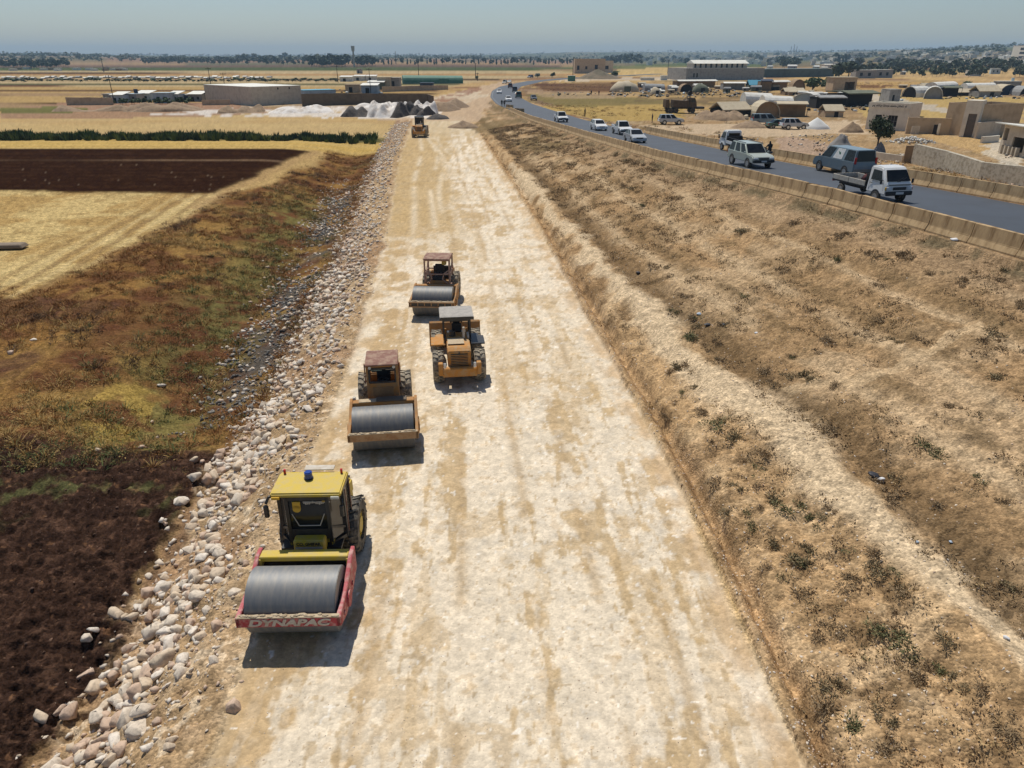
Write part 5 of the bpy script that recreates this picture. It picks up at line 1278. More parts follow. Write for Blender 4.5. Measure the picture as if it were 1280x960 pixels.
gz = np.exp(-((uu_ - 9.5) / 3.6) ** 2) * (Yw < 80); rr_ = RNG.random(len(Xw)); nn_ = fbm(Xw, Yw, 6, 3, 212)
mi = np.where(rr_ < gz * .42, 2, np.where(rr_ < gz * .55 + .04, 4, np.where(nn_ < .50, 0, np.where(nn_ < .57, 3, 1))))
mi = np.where(RNG.random(len(mi)) < .25, RNG.integers(0, 2, len(mi)), mi)
o = scatter_up('dry_weeds', TL, np.stack([Xw, Yw, HT(Xw, Yw)], 1), RNG.uniform(.5, 1.4, len(Xw)) * (1 + .004 * Yw), M_w, mi)
tag(o, 'rusty brown and green weeds covering the ditch and old bank', 'weeds', kind='stuff')
# thin dry stalks and little scrub on the embankment
n = 13000; Ye = 8.5 + 130 * RNG.random(n) ** 1.5; fr_ = RNG.random(n); Xe = XR(Ye) + .4 + (XN(Ye) - XR(Ye) - 1.2) * fr_
ok = (fbm(Xe, Ye, 1.6, 3, 213) > .50) & (np.abs(Xe - XR(Ye) - UC(Ye)) > .45); Xe, Ye = Xe[ok], Ye[ok]
M_e = [mat('scrub_brown', (.26, .17, .085), .9), mat('scrub_dark', (.17, .12, .06), .9), mat('straw', (.40, .28, .13), .9)]
TS = [bush_lib(40 + s, 34, .17) for s in range(5)]
o = scatter_up('dry_scrub', TS, np.stack([Xe, Ye, HT(Xe, Ye)], 1), RNG.uniform(.5, 1.5, len(Xe)) * (1 + .012 * Ye), M_e, RNG.choice([0, 0, 1, 2], len(Xe)))
tag(o, 'short dry scrub and straw over the embankment', 'scrub', kind='stuff')
# bushes one can count on the embankment
BL = [bush_lib(60 + s, 420, .32) for s in range(6)]
M_b = [mat('bush_grey_brown', (.26, .18, .095), .9), mat('bush_olive', (.21, .16, .08), .9), mat('bush_green', (.15, .145, .06), .9)]
BM = [[mesh_np('dry_bush', V, F, [m]) for V, F in BL] for m in M_b]
spots = []
for px, py in ((1048, 325), (1090, 318), (1105, 322), (1130, 320), (1128, 317), (1155, 317), (1165, 344), (1192, 320), (1213, 350), (1180, 340), (1240, 327), (1262, 333), (1271, 318), (1258, 353), (1225, 390), (1262, 402), (1268, 440), (1275, 380), (1010, 470), (1015, 472), (1020, 440), (1024, 428), (1122, 600), (1090, 600), (985, 560), (960, 570), (945, 590), (1000, 585),
               (1005, 590), (1150, 740), (1075, 745), (1100, 690), (1130, 745), (1060, 690), (905, 610), (930, 640), (945, 660), (1038, 660), (1008, 690), (1020, 650), (990, 640), (1245, 815), (1225, 825), (1230, 730), (1040, 640), (870, 490), (885, 520), (905, 540), (920, 560), (850, 460), (930, 500), (915, 490), (1110, 800), (1060, 800), (1120, 840), (1150, 850), (1090, 830), (1030, 790), (1010, 770), (1000, 740), (1180, 800), (1195, 850), (1230, 860), (1265, 850), (1060, 860), (1040, 900), (1070, 920), (1110, 905), (1240, 900), (1270, 920),
               (845, 390), (860, 395), (905, 410), (872, 398), (760, 215), (785, 200), (800, 205), (700, 192), (770, 196), (660, 165), (690, 185), (720, 210), (740, 190), (650, 180), (630, 150), (615, 140)):
    spots.append((px + RNG.uniform(-3, 3), py + RNG.uniform(-3, 3)))
for k in range(130):
    px = RNG.uniform(640, 1290); lo_ = 150 + max(0, (px - 640)) * .26 + 12
    py = lo_ + (960 - lo_) * RNG.random() ** 1.2
    spots.append((px, py))
for px, py in spots:
    p = hit(px, py)
    if not (XR(p.y) + .7 < p.x < XN(p.y) - 1.0) or p.y > 150: continue
    if abs(p.x - XR(p.y) - UC(p.y)) < .4: continue
    o = bpy.data.objects.new('dry_bush', BM[int(RNG.choice([0, 0, 0, 1, 1, 2]))][int(RNG.integers(0, 6))]); COL.objects.link(o)
    s = RNG.uniform(.45, 1.15) * (1 + .010 * p.y); o.location = (p.x, p.y, float(HT(p.x, p.y)) - .02); o.rotation_euler = (0, 0, RNG.uniform(0, 6.28)); o.scale = (s, s, s * RNG.uniform(.7, 1.1))
    tag(o, 'low dry thorny bush on the tan embankment between new road and highway', 'bush', 'dry bushes on the embankment')
# litter
M_lit = [mat('litter_white', (.7, .7, .7), .6), mat('litter_blue', (.38, .45, .52), .6), mat('litter_black', (.03, .03, .035), .5)]
LIT = [((1091, 598), .22, 2, 'black plastic bag lying on the dark verge of the embankment'), ((1100, 601), .14, 0, 'white bag beside the black plastic bag on the embankment'), ((1188, 680), .07, 1, 'pale blue scrap of litter at the right of the embankment'), ((1145, 680), .07, 1, 'blue grey scrap of litter beside the pale track'),
       ((874, 395), .15, 1, 'pale blue scrap of litter beside dark bags, left of the cross path'), ((884, 409), .16, 2, 'dark bag lying just right of the pale blue scrap'), ((905, 411), .14, 2, 'second dark bag, a little right of the first'), ((945, 417), .10, 0, 'small white scrap on the embankment right of the dark bags'), ((797, 342), .2, 2, 'dark bag near the pale track, upper embankment'), ((1193, 301), .22, 0, 'white and green bag against the foot of the near barrier'), ((1255, 800), .1, 0, 'small white scrap low at the right edge')]
for i, ((px, py), s, m, lb) in enumerate(LIT):
    p = hit(px, py); V, F = RCK2[i]; me = mesh_np('litter', V * np.array([1, 1, .6]), F, [M_lit[m]]); o = bpy.data.objects.new('litter', me); COL.objects.link(o)
    o.location = (p.x, p.y, float(HT(p.x, p.y)) + s * .3); o.scale = (s,) * 3; tag(o, lb, 'litter')
# ------------------------------------------------------------------ buildings, walls, tents
M_blockw = mat('cement_block', (.56, .48, .37), .95, col2=(.42, .35, .26), scale=.9, amt=.8, bump=.2)
M_render = mat('pale_render', (.70, .63, .51), .9, col2=(.54, .47, .37), scale=.8, amt=.7)
M_grey = mat('grey_render', (.34, .32, .29), .95, col2=(.18, .165, .15), scale=.8, amt=.7)
M_brown = mat('brown_block', (.52, .39, .25), .95, col2=(.38, .275, .17), scale=.8, amt=.8)
M_roofw = mat('white_sheet', (.72, .70, .62), .6, col2=(.55, .52, .43), scale=.7, amt=.7)
M_dark = mat('dark_opening', (.016, .015, .015), .9)
M_canv = mat('canvas_cream', (.50, .42, .29), .85, col2=(.38, .30, .19), scale=.9, amt=.7)
M_canw = mat('canvas_white', (.66, .64, .58), .85, col2=(.46, .43, .37), scale=.9, amt=.7)
M_cang = mat('canvas_grey', (.28, .28, .27), .85, col2=(.18, .17, .16), scale=.9, amt=.7)
M_canb = mat('canvas_brown', (.30, .20, .11), .9, col2=(.19, .125, .07), scale=.9, amt=.7)
M_cano = mat('canvas_olive', (.13, .14, .09), .9, col2=(.08, .085, .06), scale=.9, amt=.7)
M_tarpb = mat('tarp_blue', (.05, .30, .42), .6, col2=(.05, .2, .3), amt=.6); M_navy = mat('tarp_navy', (.02, .035, .07), .7); M_tarpg = mat('tarp_green', (.04, .16, .10), .7, col2=(.10, .22, .15), scale=.5, amt=.7)
M_bluegrey = mat('pale_blue_render', (.40, .47, .50), .9, col2=(.27, .32, .34), scale=.8, amt=.7)
M_door = mat('metal_door', (.10, .085, .07), .6, col2=(.17, .12, .08), amt=.7)

def frame2(pL, pR):
    a, b = hit(*pL), hit(*pR); d = (b - a); W = Vector((d.x, d.y)).length
    return a, b, W, math.atan2(d.y, d.x), (a + b) / 2
def hm(px_h, p): return px_h * depth(p) / FPX * 1.04
def base_z(mid, rz, W, D):
    c, s = math.cos(rz), math.sin(rz)
    return min(float(H0(mid.x + c * x - s * y, mid.y + s * x + c * y)) for x in (-W / 2, 0, W / 2) for y in (0, D))
def house(name, pL, pR, hpx, D, wall_m, label, cat, group=None, openings=(), roof='flat', roof_m=None, roof_h=0.0, over=.2, parapet=0.0, side_open=(), rooftank=False):
    """openings: (u0,u1,v0,v1,kind) in fractions of the front"""
    a, b, W, rz, mid = frame2(pL, pR); h = hm(hpx, mid); z0 = base_z(mid, rz, W, D)
    root = empty(name, (mid.x, mid.y, z0), rz, label, cat, group); dz = max(0, mid.z - z0)
    H = h + dz
    # walls with real openings in the front : piers and lintels
    ft = MB(); th = .22
    us = sorted(set([0, 1] + [o[0] for o in openings] + [o[1] for o in openings]))
    for u0, u1 in zip(us, us[1:]):
        if u1 - u0 < 1e-4: continue
        cov = [(o[2], o[3]) for o in openings if o[0] <= u0 + 1e-6 and o[1] >= u1 - 1e-6]
        cur = -.3 / H
        for v0, v1 in sorted(cov):
            if v0 > cur: ft.box(((u0 + u1 - 1) * W / 2, th / 2, (cur + v0) * H / 2), ((u1 - u0) * W, th, (v0 - cur) * H))
            cur = max(cur, v1)
        if cur < 1: ft.box(((u0 + u1 - 1) * W / 2, th / 2, (cur + 1) * H / 2), ((u1 - u0) * W, th, (1 - cur) * H))
    for s in (-1, 1): ft.box((s * (W / 2 - th / 2), D / 2 + th / 2 + .001, H / 2 - .15), (th, D - th, H + .3))
    ft.box((0, D - th / 2, H / 2 - .15), (W - 2 * th - .004, th, H + .3))
    wl = ft.build('wall', wall_m, root)
    for o in openings:
        x = (o[0] + o[1] - 1) * W / 2; ww = (o[1] - o[0]) * W; zz = (o[2] + o[3]) * H / 2; hh = (o[3] - o[2]) * H
        k = o[4]
        if k == 'gap':
            continue
        fo = MB().box((x, th - .03, zz), (ww + .001, .05, hh + .001)).build('door' if k == 'door' else 'window', M_dark if k != 'leaf' else M_door, root)
        if W < 30 and depth(mid) < 160 and k == 'win':
            g = MB()
            for j in range(1, 3): g.box((x - ww / 2 + ww * j / 3, .06, zz), (.035, .03, hh))
            g.box((x, .06, zz), (ww, .03, .035)).build('window_bar', M_grey, fo)
    if roof == 'flat':
        MB().box((0, D / 2, H - .10 - (parapet)), (W - .44, D - .44, .2)).build('roof', roof_m or M_grey, root)
        if roof_m is not None and not parapet:
            MB().box((0, D / 2, H + .07), (W + 2 * over, D + 2 * over, .14)).build('roof_slab', roof_m, root)
    elif roof == 'gable':
        MB().prism([(-W / 2 - over, H), (0, H + roof_h), (W / 2 + over, H), (W / 2 + over, H - .12), (-W / 2 - over, H - .12)], -over, D + over, plane='XZ').build('roof', roof_m, root)
    elif roof == 'gable_side':
        MB().prism([(-over, H), (D / 2, H + roof_h), (D + over, H), (D + over, H - .12), (-over, H - .12)], -W / 2 - over, W / 2 + over).build('roof', roof_m, root)
    elif roof == 'shed':
        MB().prism([(-over * 2, H), (D + over, H + roof_h), (D + over, H + roof_h + .12), (-over * 2, H + .12)], -W / 2 - over, W / 2 + over).build('roof', roof_m, root)
    if rooftank:
        MB().cyl((W * .2, D * .5, H + .8), .6, 1.2, 'Z', 14).build('water_tank', rooftank, root)
    return root
def wall(name, pts, hs, label, m, th=.3, cat='wall', cope=None, group=None):
    """free standing wall through ground points (px), heights in px"""
    P = [hit(*p) for p in pts]; root = empty(name, P[0], 0, label, cat, group); w_ = MB(); c_ = MB()
    for (p, q, h0, h1) in zip(P, P[1:], hs, hs[1:]):
        n = max(2, int((q - p).length / 2.0))
        L = (q - p); d = Vector((L.x, L.y, 0)).normalized(); nn = Vector((-d.y, d.x, 0))
        top = []; bot = []
        for i in range(n + 1):
            t = i / n; g = p + L * t; g.z = float(H0(g.x, g.y)) - .25
            hh = hm(h0 + (h1 - h0) * t, p + L * t) + .25 + random.uniform(-.05, .05)
            bot.append(g - P[0]); top.append(g - P[0] + Vector((0, 0, hh)))
        V = []
        for b, t in zip(bot, top): V += [b - nn * th / 2, b + nn * th / 2, t + nn * th / 2, t - nn * th / 2]
        F = [(0, 1, 2, 3), (4 * n + 3, 4 * n + 2, 4 * n + 1, 4 * n)]
        for i in range(n):
            k = 4 * i
            for j in range(4): F.append((k + j, k + 4 + j, k + 4 + (j + 1) % 4, k + (j + 1) % 4))
        w_.faces(V, F)
    w_.build('wall_face' if False else 'masonry', m, root); c_.bm.free()
    return root
TENTS = 'tents and shelters of the camp on the right'
def tent(kind, pL, pR, hpx, D, m, label, end_m=None, group=TENTS, front_open=True):
    a, b, W, rz, mid = frame2(pL, pR); H = hm(hpx, mid); z0 = base_z(mid, rz, W, D)
    root = empty({'arch': 'tunnel_tent', 'barrel': 'tunnel_tent', 'ridge': 'ridge_tent', 'dome': 'dome_tent', 'stall': 'canvas_stall'}[kind], (mid.x, mid.y, z0), rz, label, 'tent', group)
    n = 10
    if kind == 'arch':          # open end toward us
        pr_ = [(math.cos(math.pi * i / n) * W / 2, max(0.0, math.sin(math.pi * i / n)) ** .8 * H) for i in range(n + 1)]
        out = [(x, z) for x, z in pr_] + [(x * .95, z * .95) for x, z in pr_[::-1]]
        MB().prism(out, 0, D, plane='XZ').build('canopy', m, root)
        MB().prism([(x * .94, z * .94) for x, z in pr_], .5, .58, plane='XZ').build('end_wall', end_m or M_dark, root)
    elif kind == 'barrel':      # long side toward us
        pr_ = [(D / 2 - math.cos(math.pi * i / n) * D / 2, max(0.0, math.sin(math.pi * i / n)) ** .7 * H) for i in range(n + 1)]
        t = MB().prism(pr_, -W / 2, W / 2)
        for v in t.bm.verts: v.co.z *= 1 - .05 * math.sin(v.co.x * 2.1)
        t.build('canopy', m, root)
        MB().box((W * .18, .22, H * .3), (W * .16 + .4, .25, H * .6)).build('doorway', end_m or M_dark, root)
    elif kind == 'ridge':
        MB().prism([(-.2, H * .52), (D / 2, H), (D + .2, H * .52), (D + .2, H * .46), (D / 2, H * .92), (-.2, H * .46)], -W / 2 - .15, W / 2 + .15).build('canopy', m, root)
        MB().box((0, D / 2, H * .26), (W - .1, D - .1, H * .5)).build('tent_wall', end_m or m, root)
        MB().box((W * .1, .02, H * .22), (W * .14 + .3, .06, H * .44)).build('doorway', M_dark, root)
    elif kind == 'dome':
        t = MB().sphere((0, D / 2, 0), (W / 2, D / 2, H), 3)
        for v in t.bm.verts:
            v.co.z = max(v.co.z, -.2) * (1 + .10 * math.sin(v.co.x * 1.7) * math.cos(v.co.y * 1.3))
        t.build('canopy', m, root, smooth=True)
        MB().box((W * .05, .25, H * .28), (W * .2 + .3, .4, H * .5)).build('doorway', end_m or M_dark, root)
    elif kind == 'stall':
        MB().prism([(-.6, H * .86), (D * .3, H), (D, H * .95), (D, H * .88), (D * .3, H * .93), (-.6, H * .79)], -W / 2, W / 2).build('canopy', m, root)
        MB().box((0, D * .6, H * .40), (W - .3, D * .7, H * .80)).build('tent_wall', end_m or M_canb, root)
        for s in (-1, 1): MB().bar((s * (W / 2 - .1), -.5, -.1), (s * (W / 2 - .1), -.5, H * .82), .06, 6).build('post', M_dark, root)
    return root
def mound(name, pts_px, hpx, m, label, cat='mound', seed=0, D=None, rough=.25):
    """heap of loose material: base from pL to pR, peak height in px"""
    pL, pR = pts_px; a, b, W, rz, mid = frame2(pL, pR); H = hm(hpx, mid); D = D or W * .7
    n = 26; V = []; F = []
    for i in range(n + 1):
        for j in range(n + 1):
            x = (i / n - .5); y = (j / n - .5); r2 = math.sqrt((x * 2) ** 2 + (y * 2) ** 2)
            zz = max(0, 1 - r2)
            if rough >= .45:
                zz = 0
                for q in range(5):
                    ox, oy, sh_ = (_hash(np.array([q]), np.array([seed]), 5)[0] - .5) * .9, (_hash(np.array([q]), np.array([seed]), 6)[0] - .5) * .5, .55 + .45 * _hash(np.array([q]), np.array([seed]), 7)[0]
                    zz = max(zz, (1 - math.sqrt(((x - ox) * 3.4) ** 2 + ((y - oy) * 2.6) ** 2)) * sh_)
                zz = max(0, min(zz, (1 - max(abs(x), abs(y)) * 2) * 4))
            z = (zz ** .95 if rough < .45 else 1 - (1 - min(zz, 1)) ** 1.7) * H; X, Y = x * W, y * D + D * .45
            k = float(fbm(np.array([X + seed * 31]), np.array([Y + seed * 17]), max(W * .16, .5), 3, 301)[0]) - .5
            V.append((X + k * .3, Y, z * (1 + rough * 2.2 * k) - .25 + .25 * min(1, max(0, (1 - r2) * 6))))
    for i in range(n):
        for j in range(n):
            k = i * (n + 1) + j; F.append((k, k + n + 1, k + n + 2, k + 1))
    o = MB().faces(V, F).build(name, m, None, smooth=True, loc=(mid.x, mid.y, base_z(mid, rz, W, D) + .05)); o.rotation_euler = (0, 0, rz)
    tag(o, label, cat); return o

# ---- right : near compounds
hs = house('block_house', (1081, 161.5), (1131.5, 164.5), 31, 5.0, M_render, 'pale block house with an Arabic sign band along its parapet, door and barred window', 'house',
           openings=[(.20, .36, 0, .56, 'door'), (.52, .75, .16, .56, 'win')], roof='flat', roof_m=M_roofw, over=.0, parapet=.9)
W_ = frame2((1081, 161.5), (1131.5, 164.5))[2]; H_ = hm(31, hs.location)
MB().box((0, -.05, H_ - .42), (W_ + .16, .10, .86)).build('parapet_band', M_render, hs)
MB().box((-W_ / 2 - .06, 2.4, H_ - .42), (.12, 5.0, .86)).build('sunlit_side_band', M_roofw, hs)  # whiter than the front band: sunlight on the left side put into its colour
sg = MB()
for k in range(34):
    x0 = -W_ * .42 + k * W_ * .84 / 34; zz = H_ - .46
    if k % 7 == 3: continue
    r = random.random(); sg.bar((x0, -.108, zz - .08), (x0 + .15, -.108, zz - .09 + .03 * math.sin(k)), .036, 4)
    if r < .35: sg.bar((x0 + .06, -.108, zz - .08), (x0 + .08, -.108, zz + .20), .034, 4)
    elif r < .7: sg.pipe([(x0 + .02, -.108, zz - .06), (x0 + .09, -.108, zz + .05), (x0 + .15, -.108, zz - .06)], .034, 4)
    else: sg.pipe([(x0 + .02, -.108, zz - .1), (x0 + .05, -.108, zz - .22), (x0 + .13, -.108, zz - .2)], .034, 4)
    if r > .5: sg.box((x0 + .08, -.108, zz + (.15 if r > .75 else -.26)), (.05, .03, .05))
sg.build('lettering', M_dark, hs)
MB().box((-W_ / 2 - .02, 2.2, H_ * .3), (.06, 1.4, H_ * .56)).build('sunlit_side_opening', M_roofw, hs)  # white panel painting the sunlit opening in the left side
house('annex', (1131.5, 146), (1146, 146.5), 15, 4, M_grey, 'small grey annex block behind the house with the sign', 'shed', openings=[(.1, .9, 0, .4, 'door')], roof_m=M_grey, over=.05)
wall('block_wall', [(1131, 167.5), (1206, 168)], [19, 17], 'brown block wall of the compound between the sign house and the tall gate', M_brown, cat='wall')
wall('rear_wall', [(1133, 158), (1206, 157)], [8, 8], 'low dark wall just behind the brown compound wall', M_grey, cat='wall')
cg = empty('court_doors', hit(1135, 168.2), 0, 'pair of pale doors standing at the left end of the brown compound wall', 'door'); k_ = depth(cg.location) / FPX
for j in range(2): MB().box((j * 5.5 * k_ + .5, -.35, 5 * k_), (4.6 * k_, .1, 10.5 * k_)).build('door_leaf', M_blockw, cg)
cg = empty('court_opening', hit(1166, 168.3), 0, 'dark doorway with a pale post in the brown compound wall', 'door'); MB().box((0, -.3, 6 * k_), (4.5 * k_, .12, 12 * k_)).build('door_leaf', M_dark, cg); MB().box((4.2 * k_, -.34, 6.5 * k_), (2.2 * k_, .2, 13 * k_)).build('post', M_render, cg)
gt = house('gate_block', (1198, 171), (1217, 172), 40, 3.2, M_render, 'tall pale gate block with a brown double gate at the corner of the big shed', 'gate', openings=[(.30, .86, 0, .66, 'leaf')], roof_m=M_render, over=.02)
house('block_shed', (1217, 171), (1270, 169), 36, 6, M_brown, 'big roofless brown block shed with long side wall right of the gate block', 'shed', openings=[(.40, .52, 0, .4, 'door')], roof='none')
wall('low_wall', [(1218, 173), (1247, 170)], [18, 17], 'low grey wall with broken top in front of the big brown shed', M_blockw)
sh = house('ruined_shed', (1247, 191), (1279, 197), 34, 5.5, M_blockw, 'ruined block shed under a sagging pale roof at the right edge', 'shed', openings=[(.05, .22, .45, .85, 'gap'), (.45, .9, .15, .62, 'gap')], roof='shed', roof_m=M_roofw, roof_h=-.5, over=.5)
for j in range(5): MB().box((-1.6 + j * .8, -.25, .55), (.3, .45, 1.1), bev=.03).build('buttress', M_blockw, sh)
wall('yard_wall', [(1226, 178.5), (1247, 177)], [7, 7], 'small pale broken wall stub left of the ruined shed', M_render)
wall('stone_wall', [(1140, 205), (1180, 213), (1225, 224), (1300, 238)], [23, 22, 20, 24], 'long rough grey stone wall beyond the far barrier at the right', mat('rough_stone', (.50, .45, .35), .95, col2=(.28, .235, .165), scale=3.0, amt=.9, bump=.8), th=.45)
g_ = empty('yard_gate', hit(1134, 204), R(8), 'brown sheet metal double gate at the left end of the long stone wall', 'gate'); k_ = depth(g_.location) / FPX
for j in (-1, 1): MB().box((j * 3.2 * k_, 0, 10.5 * k_), (6 * k_, .08, 21 * k_)).build('gate_leaf', M_canb, g_)
MB().box((6.8 * k_, 0, 11.5 * k_), (1.4 * k_, .3, 23 * k_)).build('gate_post', M_render, g_)
wall('kerb_wall', [(1092, 197), (1128, 203)], [7, 8], 'low broken block wall behind the far barrier, left of the brown gate', M_blockw)
# stones : heap behind the wall, strewn blocks
P_, S_ = [], []
c0 = hit(1139, 178)
for k in range(170):
    x = RNG.normal(0, 1.0); y = RNG.normal(0, .8); r = math.hypot(x, y)
    if r > 2: continue
    s = RNG.uniform(.16, .36); X_, Y_ = c0.x + x * 1.75, c0.y + y * 1.7; P_.append((X_, Y_, float(H0(X_, Y_)) + max(0, 1.5 - r) * .45 + s * .3)); S_.append(s)
tag(scatter_mesh('stone_heap', ROCKS, np.array(P_), np.array(S_), [mat('pale_block_stone', (.58, .55, .49), .9, col2=(.42, .39, .33), amt=.7)], np.zeros(len(P_), int)), 'heap of pale grey building stones behind the long stone wall', 'stone heap', kind='stuff')
P_, S_ = [], []
for px0, px1, py0, py1, n_ in ((1255, 1280, 180, 197, 60), (1075, 1130, 192, 203, 60), (1090, 1130, 200, 212, 50), (985, 1060, 168, 185, 110), (1150, 1280, 216, 244, 90), (880, 960, 168, 180, 60), (1040, 1075, 185, 196, 30)):
    for k in range(n_):
        p = hit(RNG.uniform(px0, px1), RNG.uniform(py0, py1)); s = RNG.uniform(.08, .28)
        if p.x < XF(p.y) + 1.0: continue
        P_.append((p.x, p.y, float(HT(p.x, p.y)) + s * .3)); S_.append(s)
tag(scatter_mesh('strewn_stones', ROCKS, np.array(P_), np.array(S_), M_rock + [M_drock], RNG.integers(0, 5, len(P_))), 'loose stones and debris strewn beyond the far barrier', 'rubble', kind='stuff')
M_lime = mat('white_lime', (.74, .73, .69), .95, col2=(.6, .57, .5), scale=.8, amt=.5); M_earth = mat('heaped_earth', (.30, .205, .12), .95, col2=(.19, .125, .075), scale=1.5, amt=.9, bump=.5); M_earthd = mat('dark_tip', (.060, .052, .048), .95, col2=(.13, .105, .085), scale=1.2, amt=.9, bump=.5); M_earthp = mat('pale_tip', (.76, .71, .65), .95, col2=(.52, .44, .36), scale=.7, amt=.9, bump=.4)
M_bould = mat('grey_boulder', (.22, .21, .20), .95, col2=(.13, .12, .11), scale=1.2, amt=.8)
mound('lime_heap', ((1003, 161.5), (1042, 162)), 13, M_lime, 'white cone shaped heap of lime beside the parked silver off-road car', 'heap', 1, rough=.05)
mound('earth_mound', ((925, 161.5), (972, 160)), 9, M_earth, 'brown earth mound in front of the pale blue minibus', 'mound', 2)
mound('earth_mound', ((1052, 166), (1086, 166)), 12, M_earth, 'tan earth mound left of the house with the sign', 'mound', 3)
mound('earth_mound', ((866, 150), (936, 151)), 10, M_earth, 'long low earth bank with rubbish behind the dirt lot', 'mound', 4, D=10, rough=.6)
mound('boulder', ((1028, 184.5), (1058, 187)), 17, M_bould, 'big grey boulder beyond the far barrier, left of the minibus', 'boulder', 5, D=3.2, rough=.3)
mound('boulder', ((1087, 192), (1107, 193)), 13, M_bould, 'dark grey boulder behind the trunk of the dark green tree', 'boulder', 6, D=2.5, rough=.3)
mound('earth_mound', ((555, 160.5), (598, 161)), 8, M_earth, 'tan heap of gravel on the new road near its far end', 'mound', 7)
mound('earth_mound', ((535, 150), (566, 149)), 7, M_earthd, 'dark earth heap behind the far wheel loader', 'mound', 8)
for i, (a, b, h, m, lb) in enumerate((((425, 146), (470, 147), 12, M_earthd, 'black tipped heap, left end of the lime and spoil tips'), ((455, 147), (500, 147), 18, M_earthp, 'pale tipped heap between two black heaps'), ((488, 147), (520, 146), 15, M_earthd, 'second black tipped heap, under the tall pale one'),
                                     ((500, 145), (545, 143), 16, M_earthp, 'tall pale tipped heap at the right end of the spoil tips'), ((330, 143), (420, 141), 8, M_earthp, 'long pale tipped bank below the compound wall'), ((270, 142), (330, 141), 8, M_earth, 'low tan earth heap left of the pale bank'),
                                     ((150, 141), (280, 138), 9, M_earth, 'long reddish earth bank before the left row of sheds'), ((60, 140), (160, 139), 7, M_earth, 'low reddish earth bank at the far left below the garden wall'), ((560, 140), (615, 128), 9, M_earth, 'reddish bank of broken ground left of the highway bend'), ((435, 139), (510, 138), 8, M_earthp, 'pale tipped bank just under the dark brown wall'))):
    mound('spoil_heap', (a, b), h, m, lb, 'heap', 20 + i, D=9 if i < 4 else 8, rough=.45)
# ---- camp on the right
for a in (('arch', (943, 147.5), (975, 147.5), 19, 5, M_canv, 'brown fronted hoop tent with pale canvas edge behind the minibus', M_canb), ('stall', (969, 145.5), (1008, 146), 17, 5, M_canv, 'long brown canvas stall with cream top beside the hoop tent', M_canb),
          ('barrel', (932, 131), (966, 131), 13, 6, M_canw, 'big white tunnel tent behind the brown hoop tent', M_canw), ('barrel', (956, 137), (992, 137), 15, 6, M_canw, 'second white tunnel tent, lower and nearer', M_cang), ('arch', (988, 133), (1022, 134), 16, 8, M_canw, 'pale grey arched tent right of the white tents', M_bluegrey),
          ('ridge', (1031, 146.5), (1054, 146.5), 14, 4, M_canv, 'small brown hut with pale sloping roof by the white lime heap', M_brown), ('ridge', (903, 147), (938, 146), 17, 5, M_canv, 'sagging tan canvas shelter over dark goods left of the hoop tent', M_dark),
          ('stall', (1022, 136), (1056, 136), 15, 7, M_cang, 'dark open shelter with pale flat roof behind the small brown hut', M_dark), ('stall', (1056, 134), (1096, 133), 18, 8, M_cano, 'dark open shelter left of the white container', M_dark),
          ('dome', (764, 115), (801, 115), 12, 9, M_canv, 'large cream and green dome tent alone left of the tent row', M_cano), ('barrel', (806, 114), (831, 114), 8, 6, M_cang, 'grey low tent at the left of the tent row', M_dark), ('dome', (814, 118), (828, 118), 8, 5, M_canv, 'small cream dome tent before the grey low tent', M_dark),
          ('stall', (847, 110), (896, 109.5), 9, 6, M_roofw, 'long shelter with white sheet roof in the tent row', M_canb), ('arch', (850, 115), (866, 115), 9, 5, M_canb, 'brown hoop tent under the long white roof', M_dark), ('dome', (867, 116), (888, 116), 10, 6, M_cano, 'dark olive dome tent right of the brown hoop tent', M_dark),
          ('stall', (904, 112.5), (932, 112.5), 9, 6, M_roofw, 'grey shelter with a thin white roof left of the blue tent', M_cang), ('ridge', (936, 112.5), (951, 112.5), 11, 5, M_tarpb, 'bright turquoise ridge tent', M_cano), ('stall', (950, 113.5), (965, 113.5), 13, 5, M_navy, 'dark navy shelter right of the turquoise tent', M_canb),
          ('stall', (963, 113), (987, 112.5), 11, 6, M_canw, 'shelter with cream roof and brown side right of the navy one', M_canb), ('arch', (989, 115), (1006, 115), 14, 5, M_canb, 'tall brown hoop tent left of the green trees', M_canb), ('ridge', (981, 119), (1006, 119), 8, 5, M_canv, 'low cream ridge tent in front of the tall brown hoop tent', M_canb),
          ('arch', (1126, 121), (1145, 122), 12, 7, M_canw, 'grey white arched tent, first in the right hand tent row', M_dark), ('ridge', (1142, 119.5), (1158, 120), 11, 5, M_cang, 'grey ridge tent between two arched tents', M_dark), ('arch', (1154, 123.5), (1178, 124), 14, 8, M_canw, 'tall arched tent with dark mouth, second arched one in the right hand row', M_cang),
          ('barrel', (1172, 114), (1198, 113.5), 10, 7, M_canw, 'pale tent roof behind the green shade net', M_tarpg), ('stall', (1178, 121), (1200, 121), 12, 6, M_cano, 'dark green shaded shelter in the right hand tent row', M_dark), ('ridge', (1197, 120), (1217, 120), 8, 5, M_canv, 'low cream sagging tent before the dark green shelter', M_dark),
          ('barrel', (1209, 114), (1245, 114), 9, 6, M_canw, 'long grey white tunnel tent behind the cream pyramid tent', M_cang), ('ridge', (1223, 121.5), (1250, 121.5), 13, 6, M_canv, 'cream pyramid tent in front of the long tunnel tent', M_cang), ('arch', (1249, 119), (1272, 119), 12, 6, M_canv, 'arched tent with blue black mouth at the right end', M_navy), ('arch', (1274, 120), (1295, 120), 11, 6, M_cang, 'grey arched tent cut by the right edge', M_dark)):
    tent(*a[:6], a[6], end_m=a[7])
house('container', (1099, 126.5), (1113, 127), 13, 3, M_roofw, 'white container block beside the dark open shelter', 'container', openings=[(.6, .8, 0, .7, 'door')], roof_m=M_roofw, over=.02)
